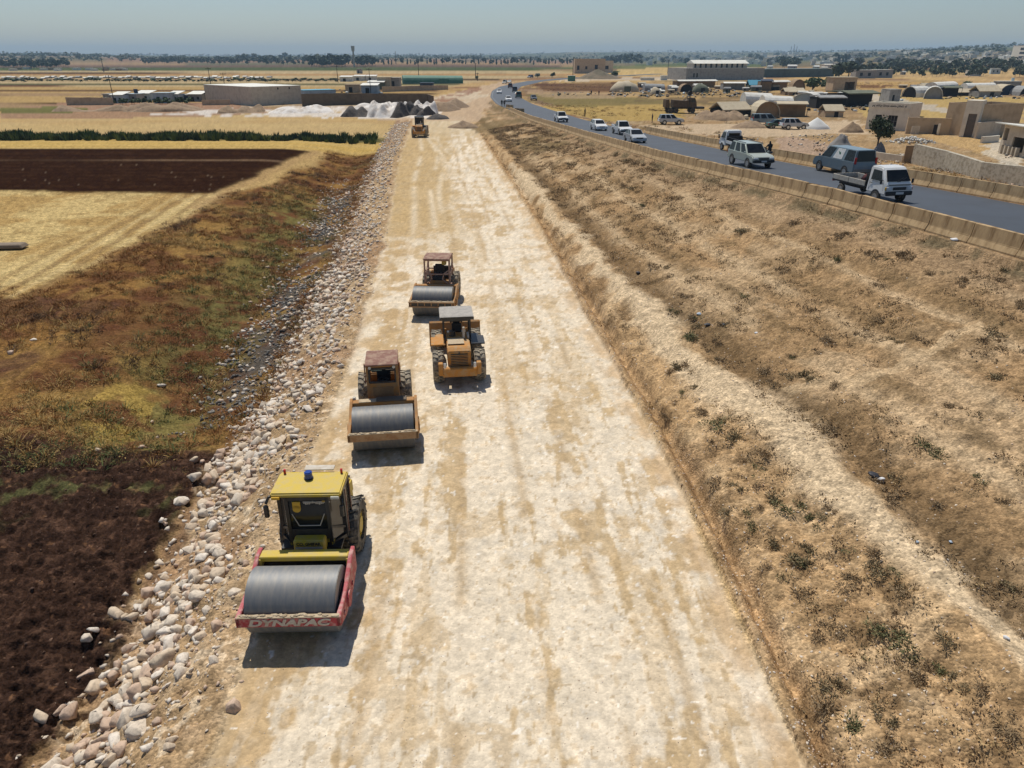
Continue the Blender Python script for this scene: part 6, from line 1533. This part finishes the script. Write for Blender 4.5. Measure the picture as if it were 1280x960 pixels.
house('container', (1110, 128), (1124, 128), 14, 5, M_grey, 'grey block hut right of the white container', 'hut', openings=[(.3, .5, 0, .6, 'door')], roof_m=M_grey, over=.05)
house('block_hut', (1247, 112), (1275, 112), 9, 4, M_grey, 'grey hut with a raised water tank behind the arched tent', 'hut', openings=[(.3, .5, 0, .7, 'door')], roof_m=M_roofw, over=.2, rooftank=M_bluegrey)
house('farm_house', (1040, 115), (1069, 115), 16, 7, M_brown, 'tan farm house with dark porch under the green trees', 'house', openings=[(.5, .92, 0, .7, 'gap')], roof_m=M_canv, over=.4)
fc = house('factory', (857, 100.5), (954, 100), 13, 30, M_grey, 'long grey factory hall with white roof and a row of dark clerestory windows', 'factory', openings=[(.09, .11, .25, .6, 'win'), (.13, .15, .25, .6, 'win')], roof_m=M_grey, over=.0)
Wf = frame2((857, 100.5), (954, 100))[2]; Hf = hm(13, fc.location); k_ = depth(fc.location) / FPX
MB().box((-2 * k_ * .5, 12, Hf + 2.6 * k_), (72 * k_, 10, 6 * k_)).build('clerestory', M_blockw, fc)
MB().prism([(6, Hf + 5.4 * k_), (12, Hf + 9.5 * k_), (18, Hf + 5.4 * k_)], -37.5 * k_, 36.5 * k_).build('hall_roof', M_roofw, fc)
for j in range(10): MB().box(((-34.5 + j * 7.0) * k_, 6.93, Hf + 3.0 * k_), (2.2 * k_, .15, 5.0 * k_)).build('window', M_dark, fc)
hb = house('unfinished_house', (718, 92), (756, 92), 16, 12, M_brown, 'unfinished brown block house on a mound with a broken roof edge', 'house', openings=[(.08, .16, .25, .55, 'win'), (.66, .76, .3, .6, 'win'), (.35, .42, .3, .5, 'win')], roof_m=M_brown, over=.1)
house('rear_house', (752, 91), (766, 91), 13, 9, M_blockw, 'narrow brown wing of the unfinished house, right side', 'house', openings=[(.3, .6, .3, .6, 'win')], roof_m=M_brown, over=.1)
mound('earth_mound', ((722, 99), (780, 99)), 10, mat('olive_mound', (.19, .14, .085), .95, col2=(.10, .085, .045), scale=.15, amt=.9), 'olive brown mound under the unfinished house', 'mound', 40, D=25)
house('hut', (710, 101.5), (719, 101.5), 6, 3, M_tarpg, 'tiny dark green cabin with white roof left of the brown mound', 'hut', roof_m=M_roofw, over=.2)
house('hut', (826, 100.3), (834, 100.3), 5, 3, M_roofw, 'tiny white cabin before the grey factory', 'hut', roof_m=M_roofw, over=.1)
house('long_shed', (801, 100.5), (818, 100.5), 3, 3, M_roofw, 'long low white shed left of the tiny white cabin', 'shed', roof_m=M_roofw, over=.2)
house('greenhouse', (955, 97), (1042, 96), 9, 20, mat('teal_net', (.085, .12, .115), .8, col2=(.05, .07, .065), scale=.2, amt=.8), 'long dark teal net house right of the factory', 'net house', roof_m=mat('teal_net_top', (.13, .17, .16), .8), over=.0)
for i, (a, b, h, m, r, lb) in enumerate((((1069, 98), (1094, 98), 9, M_grey, M_canw, 'grey low house with pale roof right of the tall green trees'), ((1094, 97.5), (1115, 97.5), 9, M_cang, M_roofw, 'second grey low house with pale roof, right of the first'), ((1212, 95), (1226, 95), 6, M_roofw, M_roofw, 'white hut at the edge of the dark grove'), ((1238, 92.5), (1250, 92.5), 6, M_bluegrey, M_roofw, 'small hut with white roof inside the dark grove'),
                                         ((1262, 76.5), (1290, 76), 17, M_render, M_render, 'pale four storey block on the rise at the upper right corner'))):
    house('far_house' if i < 4 else 'apartment_block', a, b, h, 8, m, lb, 'house' if i < 4 else 'building', roof_m=r, over=.2, openings=[(.2, .35, .3, .7, 'win'), (.6, .75, .3, .7, 'win')] if i < 4 else [(.35, .6, .70, .86, 'win'), (.7, .9, .70, .86, 'win'), (.35, .6, .45, .6, 'win'), (.7, .9, .45, .6, 'win'), (.35, .6, .15, .32, 'win')])
# many more little shelters in the camps
for n_, px0, px1, py0, py1, lb, gp in ((26, 772, 1000, 108, 117, 'small weathered shelter in the crowded camp between the factory and the dirt lot', 'small shelters of the camp below the factory'),
                                       (18, 1122, 1278, 109, 119, 'small weathered shelter among the right hand row of arched tents', 'small shelters among the right hand tents'),
                                       (14, 985, 1075, 117, 128, 'small shelter among the dark stalls left of the white container', 'small shelters among the dark stalls'),
                                       (16, 950, 1130, 84, 96, 'small pale building at the edge of the grove and net house', 'small pale buildings near the grove')):
    for k in range(n_):
        px = RNG.uniform(px0, px1); py = RNG.uniform(py0, py1); a, b, W, rz, mid = frame2((px, py), (px + RNG.uniform(5, 12), py)); H = hm(RNG.uniform(3.5, 7.0), mid); D_ = W * RNG.uniform(.5, .9)
        rt = empty('camp_shelter' if py0 > 100 else 'small_building', mid, rz + RNG.uniform(-.25, .25), lb, 'shelter' if py0 > 100 else 'building', gp)
        m1, m2 = [(M_cang, M_canw), (M_canw, M_roofw), (M_canb, M_canv), (M_cano, M_cang), (M_blockw, M_roofw), (M_dark, M_canv)][int(RNG.integers(0, 6))] if py0 > 100 else [(M_render, M_roofw), (M_blockw, M_render), (M_grey, M_canw)][int(RNG.integers(0, 3))]
        MB().box((0, D_ / 2, H * .36), (W, D_, H * .8)).build('shelter_wall', m1, rt)
        MB().box((W * RNG.uniform(-.25, .25), -.02, H * .3), (min(1.1, W * .3), .08, H * .55)).build('doorway', M_dark, rt)
        if RNG.random() < .5: MB().prism([(-.3, H * .72), (D_ / 2, H), (D_ + .3, H * .72), (D_ + .3, H * .66), (-.3, H * .66)], -W / 2 - .2, W / 2 + .2).build('canopy', m2, rt)
        else:
            pr_ = [(D_ / 2 - math.cos(math.pi * i / 8) * (D_ / 2 + .2), H * .68 + math.sin(math.pi * i / 8) * H * .34) for i in range(9)]
            MB().prism(pr_, -W / 2 - .15, W / 2 + .15).build('canopy', m2, rt)
# clutter between the tents
t_ = MB().box((0, 0, 0), (1.2, .8, .7), bev=.1); bmesh.ops.triangulate(t_.bm, faces=t_.bm.faces); t_.bm.verts.ensure_lookup_table()
CL_ = [(np.array([v.co[:] for v in t_.bm.verts]), np.array([[v.index for v in f.verts] for f in t_.bm.faces]))] ; t_.bm.free()
P_, S_ = [], []
for px0, px1, py0, py1, n_ in ((800, 960, 112, 122, 170), (930, 1100, 126, 140, 120), (1120, 1280, 117, 124, 90), (760, 830, 114, 121, 40), (690, 790, 116, 120, 30), (870, 935, 143, 150, 60), (385, 480, 112, 124, 90), (1060, 1130, 126, 140, 40)):
    for k in range(n_):
        p = hit(RNG.uniform(px0, px1), RNG.uniform(py0, py1)); s = RNG.uniform(.25, .9); P_.append((p.x, p.y, p.z + s * .25)); S_.append(s)
tag(scatter_mesh('camp_clutter', CL_, np.array(P_), np.array(S_), [M_dark, M_canb, M_canw, M_bluegrey, M_cano, M_canv], RNG.choice([0, 0, 1, 1, 2, 3, 4, 5], len(P_))), 'small goods and junk lying between the tents and sheds', 'clutter', kind='stuff')
# town scattered along the right horizon : every house a thing
TOWN = []
for k in range(285):
    px = 770 + 510 * RNG.random() ** .75; lo_ = 68 + 5 * (px < 900); py = RNG.uniform(lo_, 83) if px > 940 else RNG.uniform(73, 82)
    TOWN.append((px, py))
tg = 'houses of the far town along the right horizon'
for k, (px, py) in enumerate(TOWN):
    w2 = RNG.uniform(3, 8); hh = RNG.uniform(2.2, 5.0)
    m = [M_render, M_roofw, M_roofw, M_render, M_canv, M_grey][int(RNG.integers(0, 6))]
    a, b, W, rz, mid = frame2((px, py), (px + w2, py)); H = hm(hh, mid); D_ = W * .8
    o = MB().box((0, D_ / 2, H / 2 - 1), (W, D_, H + 2)).box((W * RNG.uniform(-.2, .2), D_ / 2, H + .5), (W * .4, D_ * .4, 1.0)).build('town_house', m, None, loc=mid); o.rotation_euler = (0, 0, rz + RNG.uniform(-.3, .3))
    tag(o, 'small pale flat roofed house among the far town on the right', 'house', tg)
# ---- left compound
wall('garden_wall', [(84, 131.5), (142, 131)], [9, 8], 'brown garden wall at the far left before the row of sheds', M_brown)
for i, (a, b, h, m, r, lb) in enumerate((((130, 127), (142, 127), 8, M_cang, M_cang, 'small grey shed behind the right end of the brown garden wall'), ((140, 129), (155, 129), 9, M_bluegrey, M_roofw, 'pale blue hut with white roof, left in the shed row'), ((157, 128), (172, 128), 9, M_grey, M_bluegrey, 'grey hut with a dark water tank on top'),
                                         ((170, 126), (188, 126), 8, M_bluegrey, M_roofw, 'hut with bright white roof half behind green bushes'), ((193, 129), (212, 129), 11, M_bluegrey, M_bluegrey, 'larger blue grey house in the middle of the shed row'), ((211, 128), (224, 128), 9, M_bluegrey, M_roofw, 'hut with white roof right of the blue grey house'),
                                         ((223, 127), (236, 127), 7, M_navy, M_cang, 'dark navy hut right of the white roofed one'), ((236, 127), (253, 127), 8, M_cang, M_roofw, 'pale grey hut with two dark doors'), ((253, 126), (285, 126), 9, M_navy, M_cang, 'long dark shed at the right end of the row'), ((301, 126), (317, 126), 8, M_canb, M_roofw, 'brown fronted shed with white roof left of the long pale wall'))):
    house('hut', a, b, h, 5, m, lb, 'hut', roof_m=r, over=.25, roof='shed' if r is M_roofw else 'flat', roof_h=.7, openings=[(.2, .42, 0, .65, 'door'), (.62, .8, .3, .65, 'win')], rooftank=M_navy if i == 2 else False)
wall('brown_wall', [(253, 131.5), (288, 131)], [6, 6], 'short brown wall before the long dark shed', M_brown)
house('walled_yard', (316, 132.5), (378, 129), 20, 28, M_blockw, 'long pale block building with white roof edge and small top openings', 'building', openings=[(.52, .55, .84, .95, 'win'), (.75, .78, .84, .95, 'win')], roof_m=M_roofw, over=.1)
wall('dark_wall', [(378, 133), (432, 131), (535, 130), (542, 131)], [14, 13, 11, 10], 'long dark brown compound wall left of the broken ground', mat('dark_brown_block', (.155, .115, .075), .95, col2=(.10, .07, .045), scale=.6, amt=.8))
for i, (a, b, h, m, r, lb) in enumerate((((432, 116), (450, 116), 9, M_brown, M_brown, 'brown hut behind the dark compound wall, left'), ((452, 117), (472, 117), 9, M_bluegrey, M_roofw, 'open shed with white flat roof behind the dark wall'), ((460, 112), (480, 112), 8, M_cano, M_canw, 'dark shed behind the white roofed one'), ((472, 111.5), (488, 111.5), 13, M_canv, M_canv, 'tan plastered house left of the green tunnel'), ((487, 111), (500, 111), 12, M_grey, M_cang, 'grey gabled shed joined to the tan house'),
                                         ((425, 102), (440, 102), 5, M_canw, M_canw, 'low white roofed shelter, left of three'), ((442, 101), (456, 101), 5, M_canw, M_canw, 'low white roofed shelter, middle of three'), ((458, 101), (470, 101), 5, M_canw, M_canw, 'low white roofed shelter, right of three'), ((525, 109), (541, 109), 4.5, M_navy, M_navy, 'low dark container before the green tunnel'), ((446, 92), (452, 92), 5, M_grey, M_grey, 'small grey block hut alone in the far fields'))):
    house('hut', a, b, h, 5, m, lb, 'hut', roof_m=r, over=.3, roof='shed' if r in (M_roofw, M_canw) else 'flat', roof_h=.6, openings=[(.25, .5, 0, .7, 'door')])
wall('block_wall', [(478, 115), (560, 112)], [6, 5], 'long brown wall behind the dark compound wall, before the green tunnel', M_brown)
tent('barrel', (504, 105), (579, 104.5), 9, 9, M_tarpg, 'long green polytunnel behind the dark container', end_m=M_tarpg, group='polytunnels')
house('yard_goods', (380, 119), (420, 118), 5, 8, M_bluegrey, 'low clutter covered shed with blue sheets behind the wall', 'shed', roof_m=M_tarpb, over=.1)
house('hut', (388, 125), (398, 125), 4, 2, M_red, 'small faded red cabin behind the dark wall', 'hut', roof_m=M_canw, over=.05)
CG = 'white shelters of the far camp along the left fields'
for k in range(56):
    px = 2 + k * 6.0 + RNG.uniform(-2, 2); py = 98.3 + RNG.uniform(-.8, 1.0) - .006 * px * .3
    if RNG.random() < .12: continue
    a, b, W, rz, mid = frame2((px, py), (px + RNG.uniform(3, 6), py)); H = hm(RNG.uniform(1.6, 2.8), mid)
    rt = empty('camp_shelter', mid, rz, 'small pale shelter in the row of the far camp across the left fields', 'shelter', CG)
    MB().box((0, 2, H * .3), (W, 4, H * .6)).build('shelter_wall', [M_cang, M_canw, M_brown][k % 3], rt)
    MB().prism([(-.3, H * .55), (2, H), (4.3, H * .55)], -W / 2 - .2, W / 2 + .2).build('canopy', [M_roofw, M_canw, M_canw, M_cang][k % 4], rt)
for k in range(16):
    px = RNG.uniform(0, 140) if k < 13 else RNG.uniform(138, 150); py = RNG.uniform(86.5, 89)
    a, b, W, rz, mid = frame2((px, py), (px + RNG.uniform(4, 8), py)); o = MB().box((0, 3, hm(1.2, mid)), (W, 6, hm(2.4, mid))).build('town_house', [M_render, M_canb, M_roofw][k % 3], None, loc=mid)
    tag(o, 'tiny flat house below the dark far trees at the left', 'house', 'tiny houses below the far left trees')
# water tower, masts, poles
p = hit(443, 84); k_ = depth(p) / FPX; wt = empty('water_tower', p, 0, 'tall pale concrete tower standing above the far trees, left of centre', 'tower')
MB().cyl((0, 0, 9 * k_), 1.3 * k_, 18 * k_, 'Z', 14, r2=1.0 * k_).build('shaft', M_blockw, wt); MB().cyl((0, 0, 21 * k_), 1.8 * k_, 6 * k_, 'Z', 16, r2=2.3 * k_).build('tank', M_blockw, wt)
M_pole = mat('pole_dark', (.055, .045, .04), .9)
def pole(px, py, hpx, lb, arms=True):
    p = hit(px, py); h = hm(hpx, p); rt = empty('utility_pole', p, RNG.uniform(-.3, .3), lb, 'pole', 'utility poles across the fields'); r = max(.11, .00042 * depth(p))
    MB().cyl((0, 0, h / 2 - .3), r * 1.25, h + .6, 'Z', 8, r2=r * .75).build('shaft', M_pole, rt)
    if arms:
        MB().box((0, 0, h - .5), (2.0, .14, .16)).build('crossarm', M_pole, rt)
        for s in (-.85, 0, .85): MB().cyl((s, 0, h - .25), .07, .32, 'Z', 6).build('insulator', M_grey, rt)
pole(143, 129, 31, 'dark utility pole by the pale blue hut at the left'); pole(265, 116, 28, 'utility pole with crossarm behind the long dark shed'); pole(282.5, 118, 24, 'darker utility pole just right of the crossarm pole by the long dark shed'); pole(463.5, 117, 28, 'dark utility pole in front of the white flat roofed shed'); pole(422.5, 103, 19, 'utility pole left of the white roofed shelters')
pole(523.5, 97, 18, 'thin utility pole above the green polytunnel'); pole(594.5, 98, 17, 'thin far utility pole left of the highway bend'); pole(597, 101, 9, 'short far pole with shrub left of the highway bend'); pole(834.5, 92, 15, 'thin utility pole left of the factory'); pole(130, 90, 15, 'far utility pole in the left fields', True); pole(716, 97, 22, 'pole at the left corner of the unfinished house', False); pole(99, 75, 9, 'thin far mast on the left hill', False); pole(495, 80, 14, 'thin mast among the trees right of the water tower', False); pole(601, 77, 9, 'thin mast on the centre horizon', False)
for j, (px, hh) in enumerate(((988, 9), (991.5, 11), (995, 9))): pole(px, 68, hh, ['left', 'middle', 'right'][j] + ' of three thin chimneys on the right horizon', False)

# ------------------------------------------------------------------ trees
def crown_np(seed, n, shape):
    r = np.random.default_rng(seed); V = []; F = []
    cl = []
    for k in range(7 if shape != 'cypress' else 9):
        if shape == 'cypress': c = np.array([0, 0, .25 + .7 * k / 9]); s = .13 * (1.15 - k / 9)
        elif shape == 'pine': c = np.array([r.normal(0, .16), r.normal(0, .16), r.uniform(.45, .85)]); s = r.uniform(.13, .22)
        else:
            a = r.uniform(0, 6.28); q = r.uniform(0, .30); c = np.array([q * math.cos(a), q * math.sin(a), r.uniform(.38, .80)]); s = r.uniform(.15, .24)
        cl.append((c, s))
    for b in range(n):
        c, s = cl[b % len(cl)]; d = r.normal(0, 1, 3); d /= np.linalg.norm(d); p = c + d * s * r.uniform(.5, 1.05)
        q = r.normal(0, 1, 3); e1 = np.cross(d, q); e1 /= np.linalg.norm(e1); e2 = np.cross(d + q * .4, e1); e2 /= np.linalg.norm(e2); k = len(V); z = (.11 if n < 150 else 1.1 / math.sqrt(n)) * r.uniform(.6, 1.2)
        V += [p - e1 * z - e2 * z * .7, p + e1 * z - e2 * z * .6, p + e1 * z * .8 + e2 * z, p - e1 * z * .9 + e2 * z * .8]; F.append((k, k + 1, k + 2, k + 3))
    return np.array(V), np.array(F)
LEAF = [mat('leaf_dark', (.036, .055, .022), .8, col2=(.055, .08, .03), scale=6, amt=.9), mat('leaf_olive', (.06, .07, .035), .8, col2=(.09, .10, .05), scale=6, amt=.9), mat('leaf_green', (.05, .085, .025), .8, col2=(.085, .12, .04), scale=6, amt=.9)]
M_bark = mat('bark', (.10, .075, .055), .9)
def trunk_np(seed, h=.5):
    t = MB().cyl((0, 0, h / 2 - .03), .035, h + .06, 'Z', 7, r2=.02)
    for a in (0.4, 2.3, 4.5): t.bar((0, 0, h * .6), (math.cos(a) * .2, math.sin(a) * .2, h * 1.25), .014, 5)
    return t
FT = {}
for sh in ('round', 'pine', 'cypress'):
    for li in range(3):
        for v in range(2):
            V, F = crown_np(500 + v * 7 + li * 3 + len(sh), 84, sh); nv = len(V)
            tk = np.array([[.02 * math.cos(a), .02 * math.sin(a), z] for z in (-.05, .6) for a in (0, 2.1, 4.2)]); tf = np.array([[0, 1, 4, 3], [1, 2, 5, 4], [2, 0, 3, 5]]) + nv
            FT[sh, li, v] = mesh_np('tree', np.concatenate([V, tk]), np.concatenate([F, tf]), [LEAF[li], M_bark], np.array([0] * len(F) + [1] * 3))
def far_tree(px, py, hpx, sh, li, lb, grp, name='tree', wide=1.0):
    p = hit(px, py); h = hm(hpx, p); o = bpy.data.objects.new(name, FT[sh, li, int(RNG.integers(0, 2))]); COL.objects.link(o)
    o.location = p; o.scale = (h * wide, h * wide, h); o.rotation_euler = (0, 0, RNG.uniform(0, 6.28)); tag(o, lb, 'tree', grp)
def row(n, x0, x1, y0, y1, h0, h1, sh, li, lb, grp, name='tree', wide=1.0):
    for k in range(n):
        t = (k + RNG.uniform(.1, .9)) / n; far_tree(x0 + (x1 - x0) * t, RNG.uniform(y0, y1), RNG.uniform(h0, h1), sh if isinstance(sh, str) else sh[int(RNG.integers(0, len(sh)))], li if isinstance(li, int) else li[int(RNG.integers(0, len(li)))], lb, grp, name, wide)
row(34, -4, 86, 83.5, 86.5, 7, 12, ('round', 'pine'), 0, 'dark green tree in the clump at the far left', 'trees of the dark clump at the far left', 'pine_tree', 1.1)
row(52, 178, 300, 77.5, 81, 5, 8, 'round', (0, 1), 'blue green tree in the long row beyond the green field, left', 'trees of the long row beyond the green field', 'tree', 1.0)
row(46, 296, 420, 74, 82, 5, 9, 'round', (0, 1), 'grey green tree in the wooded belt left of the tower', 'trees of the wooded belt left of the tower', 'tree', 1.1)
row(22, 388, 434, 82.5, 84.5, 10, 14, 'round', 0, 'tall dark tree in the dense grove left of the tower', 'trees of the dense grove left of the tower', 'tree', 1.1)
row(14, 442, 470, 82.5, 84, 8, 12, ('round', 'pine'), 0, 'dark tree in the grove right of the tower foot', 'trees of the grove right of the tower', 'tree', 1.1)
row(56, 470, 730, 79, 81.5, 5, 8, ('pine', 'cypress', 'round'), 0, 'dark tree in the avenue along the centre horizon', 'trees of the avenue along the centre horizon', 'pine_tree', 1.0)
row(20, 752, 800, 78, 81, 6, 11, ('cypress', 'pine', 'round'), 0, 'dark cypress or pine behind the unfinished house', 'dark trees behind the unfinished house')
row(30, 800, 960, 74, 82, 4, 8, 'round', (0, 1), 'dark tree among the far houses behind the factory', 'trees among the far houses', 'tree', 1.2)
row(22, 972, 998, 80, 86, 7, 10, 'round', 0, 'dark tree in the block of trees right of the factory roof', 'trees right of the factory roof', 'tree', 1.1)
row(14, 1040, 1062, 76, 79, 6, 10, 'cypress', 0, 'dark cypress in the far town', 'cypresses in the far town')
row(120, 1060, 1284, 84, 97, 8, 12, 'round', (0, 1), 'dark olive tree in the big grove at the right', 'olive trees of the big grove at the right', 'olive_tree', 1.15)
row(64, 960, 1280, 68, 80, 2.5, 5, 'round', (0, 1), 'small dark tree scattered through the far town', 'trees scattered through the far town', 'tree', 1.4)
row(90, 0, 425, 101.2, 103, 2.5, 4.5, 'round', (0, 2), 'low dark shrub in the hedge line before the far camp', 'shrubs of the hedge line before the far camp', 'shrub', 2.4)
row(22, 132, 240, 130.3, 131.5, 5, 9, 'round', 2, 'green bush in front of the left shed row', 'green bushes before the left shed row', 'bush', 1.3)
def big_tree(px, py, hpx, li, n, lb, wide=1.0, seed=1):
    p = hit(px, py); h = hm(hpx, p); rt = empty('tree', p, 0, lb, 'tree'); V, F = crown_np(seed, n, 'round'); V = V * np.array([h * wide, h * wide, h])
    o = bpy.data.objects.new('crown', mesh_np('crown', V, F, [LEAF[li]])); COL.objects.link(o); o.parent = rt
    t = trunk_np(seed); bmesh.ops.scale(t.bm, vec=(h * wide, h * wide, h), verts=t.bm.verts); t.build('trunk', M_bark, rt)
big_tree(1095, 191, 46, 0, 1500, 'dark green tree standing beyond the far barrier above the minibus', .78, 3)
for px, py, h, li, w_, lb in ((1015, 116, 19, 2, 1.6, 'green tree left of the tan farm house'), (1032, 112, 14, 2, 1.3, 'smaller green tree at the left wall of the tan farm house'), (1048, 99, 19, 0, 1.4, 'tall dark tree behind the tan farm house, left of a pair'), (1060, 98.5, 20, 0, 1.3, 'tall dark tree behind the tan farm house, right of a pair'), (768, 97, 8, 2, 1.4, 'green bush on the right flank of the brown mound'), (672, 97, 4.5, 0, 1.8, 'dark bush at the end of the visible highway'), (690, 97.5, 7, 0, 1.3, 'dark round tree left of the unfinished house'), (1205, 112, 11, 2, 1.6, 'green tree behind the dark green shelter'), (596, 100, 5, 2, 1.6, 'small green bush left of the highway bend')):
    big_tree(px, py, h, li, 260, lb, w_, int(px))
# crop strip, distant woods
n = 2300; Yc = RNG.uniform(125.5, 132.5, n); Xc = RNG.uniform(-118, -21, n); ok = (fbm(Xc, Yc, 2.6, 3, 401) > .40) & (XL(Yc) - Xc > 5.5); Xc, Yc = Xc[ok], Yc[ok]; Yc = Yc + (-.03 * Xc - 3 + 1) * .6
CL = [tuft_lib(80 + s, 26, 1.0, .50, .07) for s in range(5)]
M_crop = [mat('crop_green', (.07, .115, .025), .8), mat('crop_dark', (.035, .06, .016), .8), mat('crop_light', (.13, .175, .045), .8)]
tag(scatter_up('crop', CL, np.stack([Xc, Yc, H0(Xc, Yc)], 1), RNG.uniform(.7, 1.5, len(Xc)) * (.6 + .9 * fbm(Xc, Yc, 3.5, 2, 403)), M_crop, RNG.integers(0, 3, len(Xc))), 'dark green strip of standing crop across the left stubble fields', 'crop', kind='stuff')
n = 9000; Yv = 55 + 380 * RNG.random(n) ** 1.2; Xv = XF(Yv) + 1.6 + (Yv * .80 - XF(Yv)) * RNG.random(n)
ok = (Xv < Yv * .80) & (fbm(Xv, Yv, 9, 3, 411) > .50) & (fbm(Xv * .5, Yv, 40, 2, 412) > .42); Xv, Yv = Xv[ok], Yv[ok]
tag(scatter_up('waste_weeds', TL, np.stack([Xv, Yv, H0(Xv, Yv)], 1), RNG.uniform(1.2, 3.0, len(Xv)), M_w, RNG.choice([0, 3, 3, 4, 1], len(Xv))), 'dry brown and olive weeds on the waste ground beyond the highway', 'weeds', kind='stuff')
n = 6000; Yd = 1500 + 5200 * RNG.random(n) ** 1.3; Xd = Yd * RNG.uniform(-.8, .8, n); ok = fbm(Xd, Yd, 420, 3, 402) > .47; Xd, Yd = Xd[ok], Yd[ok]
DL = [crown_np(700 + s, 16, 'round') for s in range(4)]
DL = [(V * np.array([2.0, 2.0, 1.0]), F) for V, F in DL]
tag(scatter_up('far_woods', DL, np.stack([Xd, Yd, H0(Xd, Yd)], 1), RNG.uniform(6, 13, len(Xd)), LEAF[:2], RNG.integers(0, 2, len(Xd))), 'far off woods along the horizon', 'woods', kind='stuff')
def build_haze():
    bm = bmesh.new(); bmesh.ops.create_cube(bm, size=1)
    for v in bm.verts:
        v.co = Vector((v.co.x * 26000, 4400 + v.co.y * 10400, 45 + v.co.z * 180))
    me = bpy.data.meshes.new('haze'); bm.to_mesh(me); bm.free()
    m = bpy.data.materials.new('haze'); m.use_nodes = True; t = m.node_tree
    t.nodes.remove(t.nodes['Principled BSDF'])
    p = t.nodes.new('ShaderNodeVolumePrincipled')
    p.inputs['Color'].default_value = HAZE_COL; p.inputs['Density'].default_value = HAZE_DENS
    p.inputs['Anisotropy'].default_value = 0.0
    t.links.new(p.outputs[0], t.nodes['Material Output'].inputs['Volume'])
    me.materials.append(m)
    o = bpy.data.objects.new('haze', me); COL.objects.link(o)
    tag(o, 'thin pale blue air over the whole plain', 'haze', kind='stuff')
HAZE_COL = (.54, .78, 1.0, 1); HAZE_DENS = .00015
build_haze()
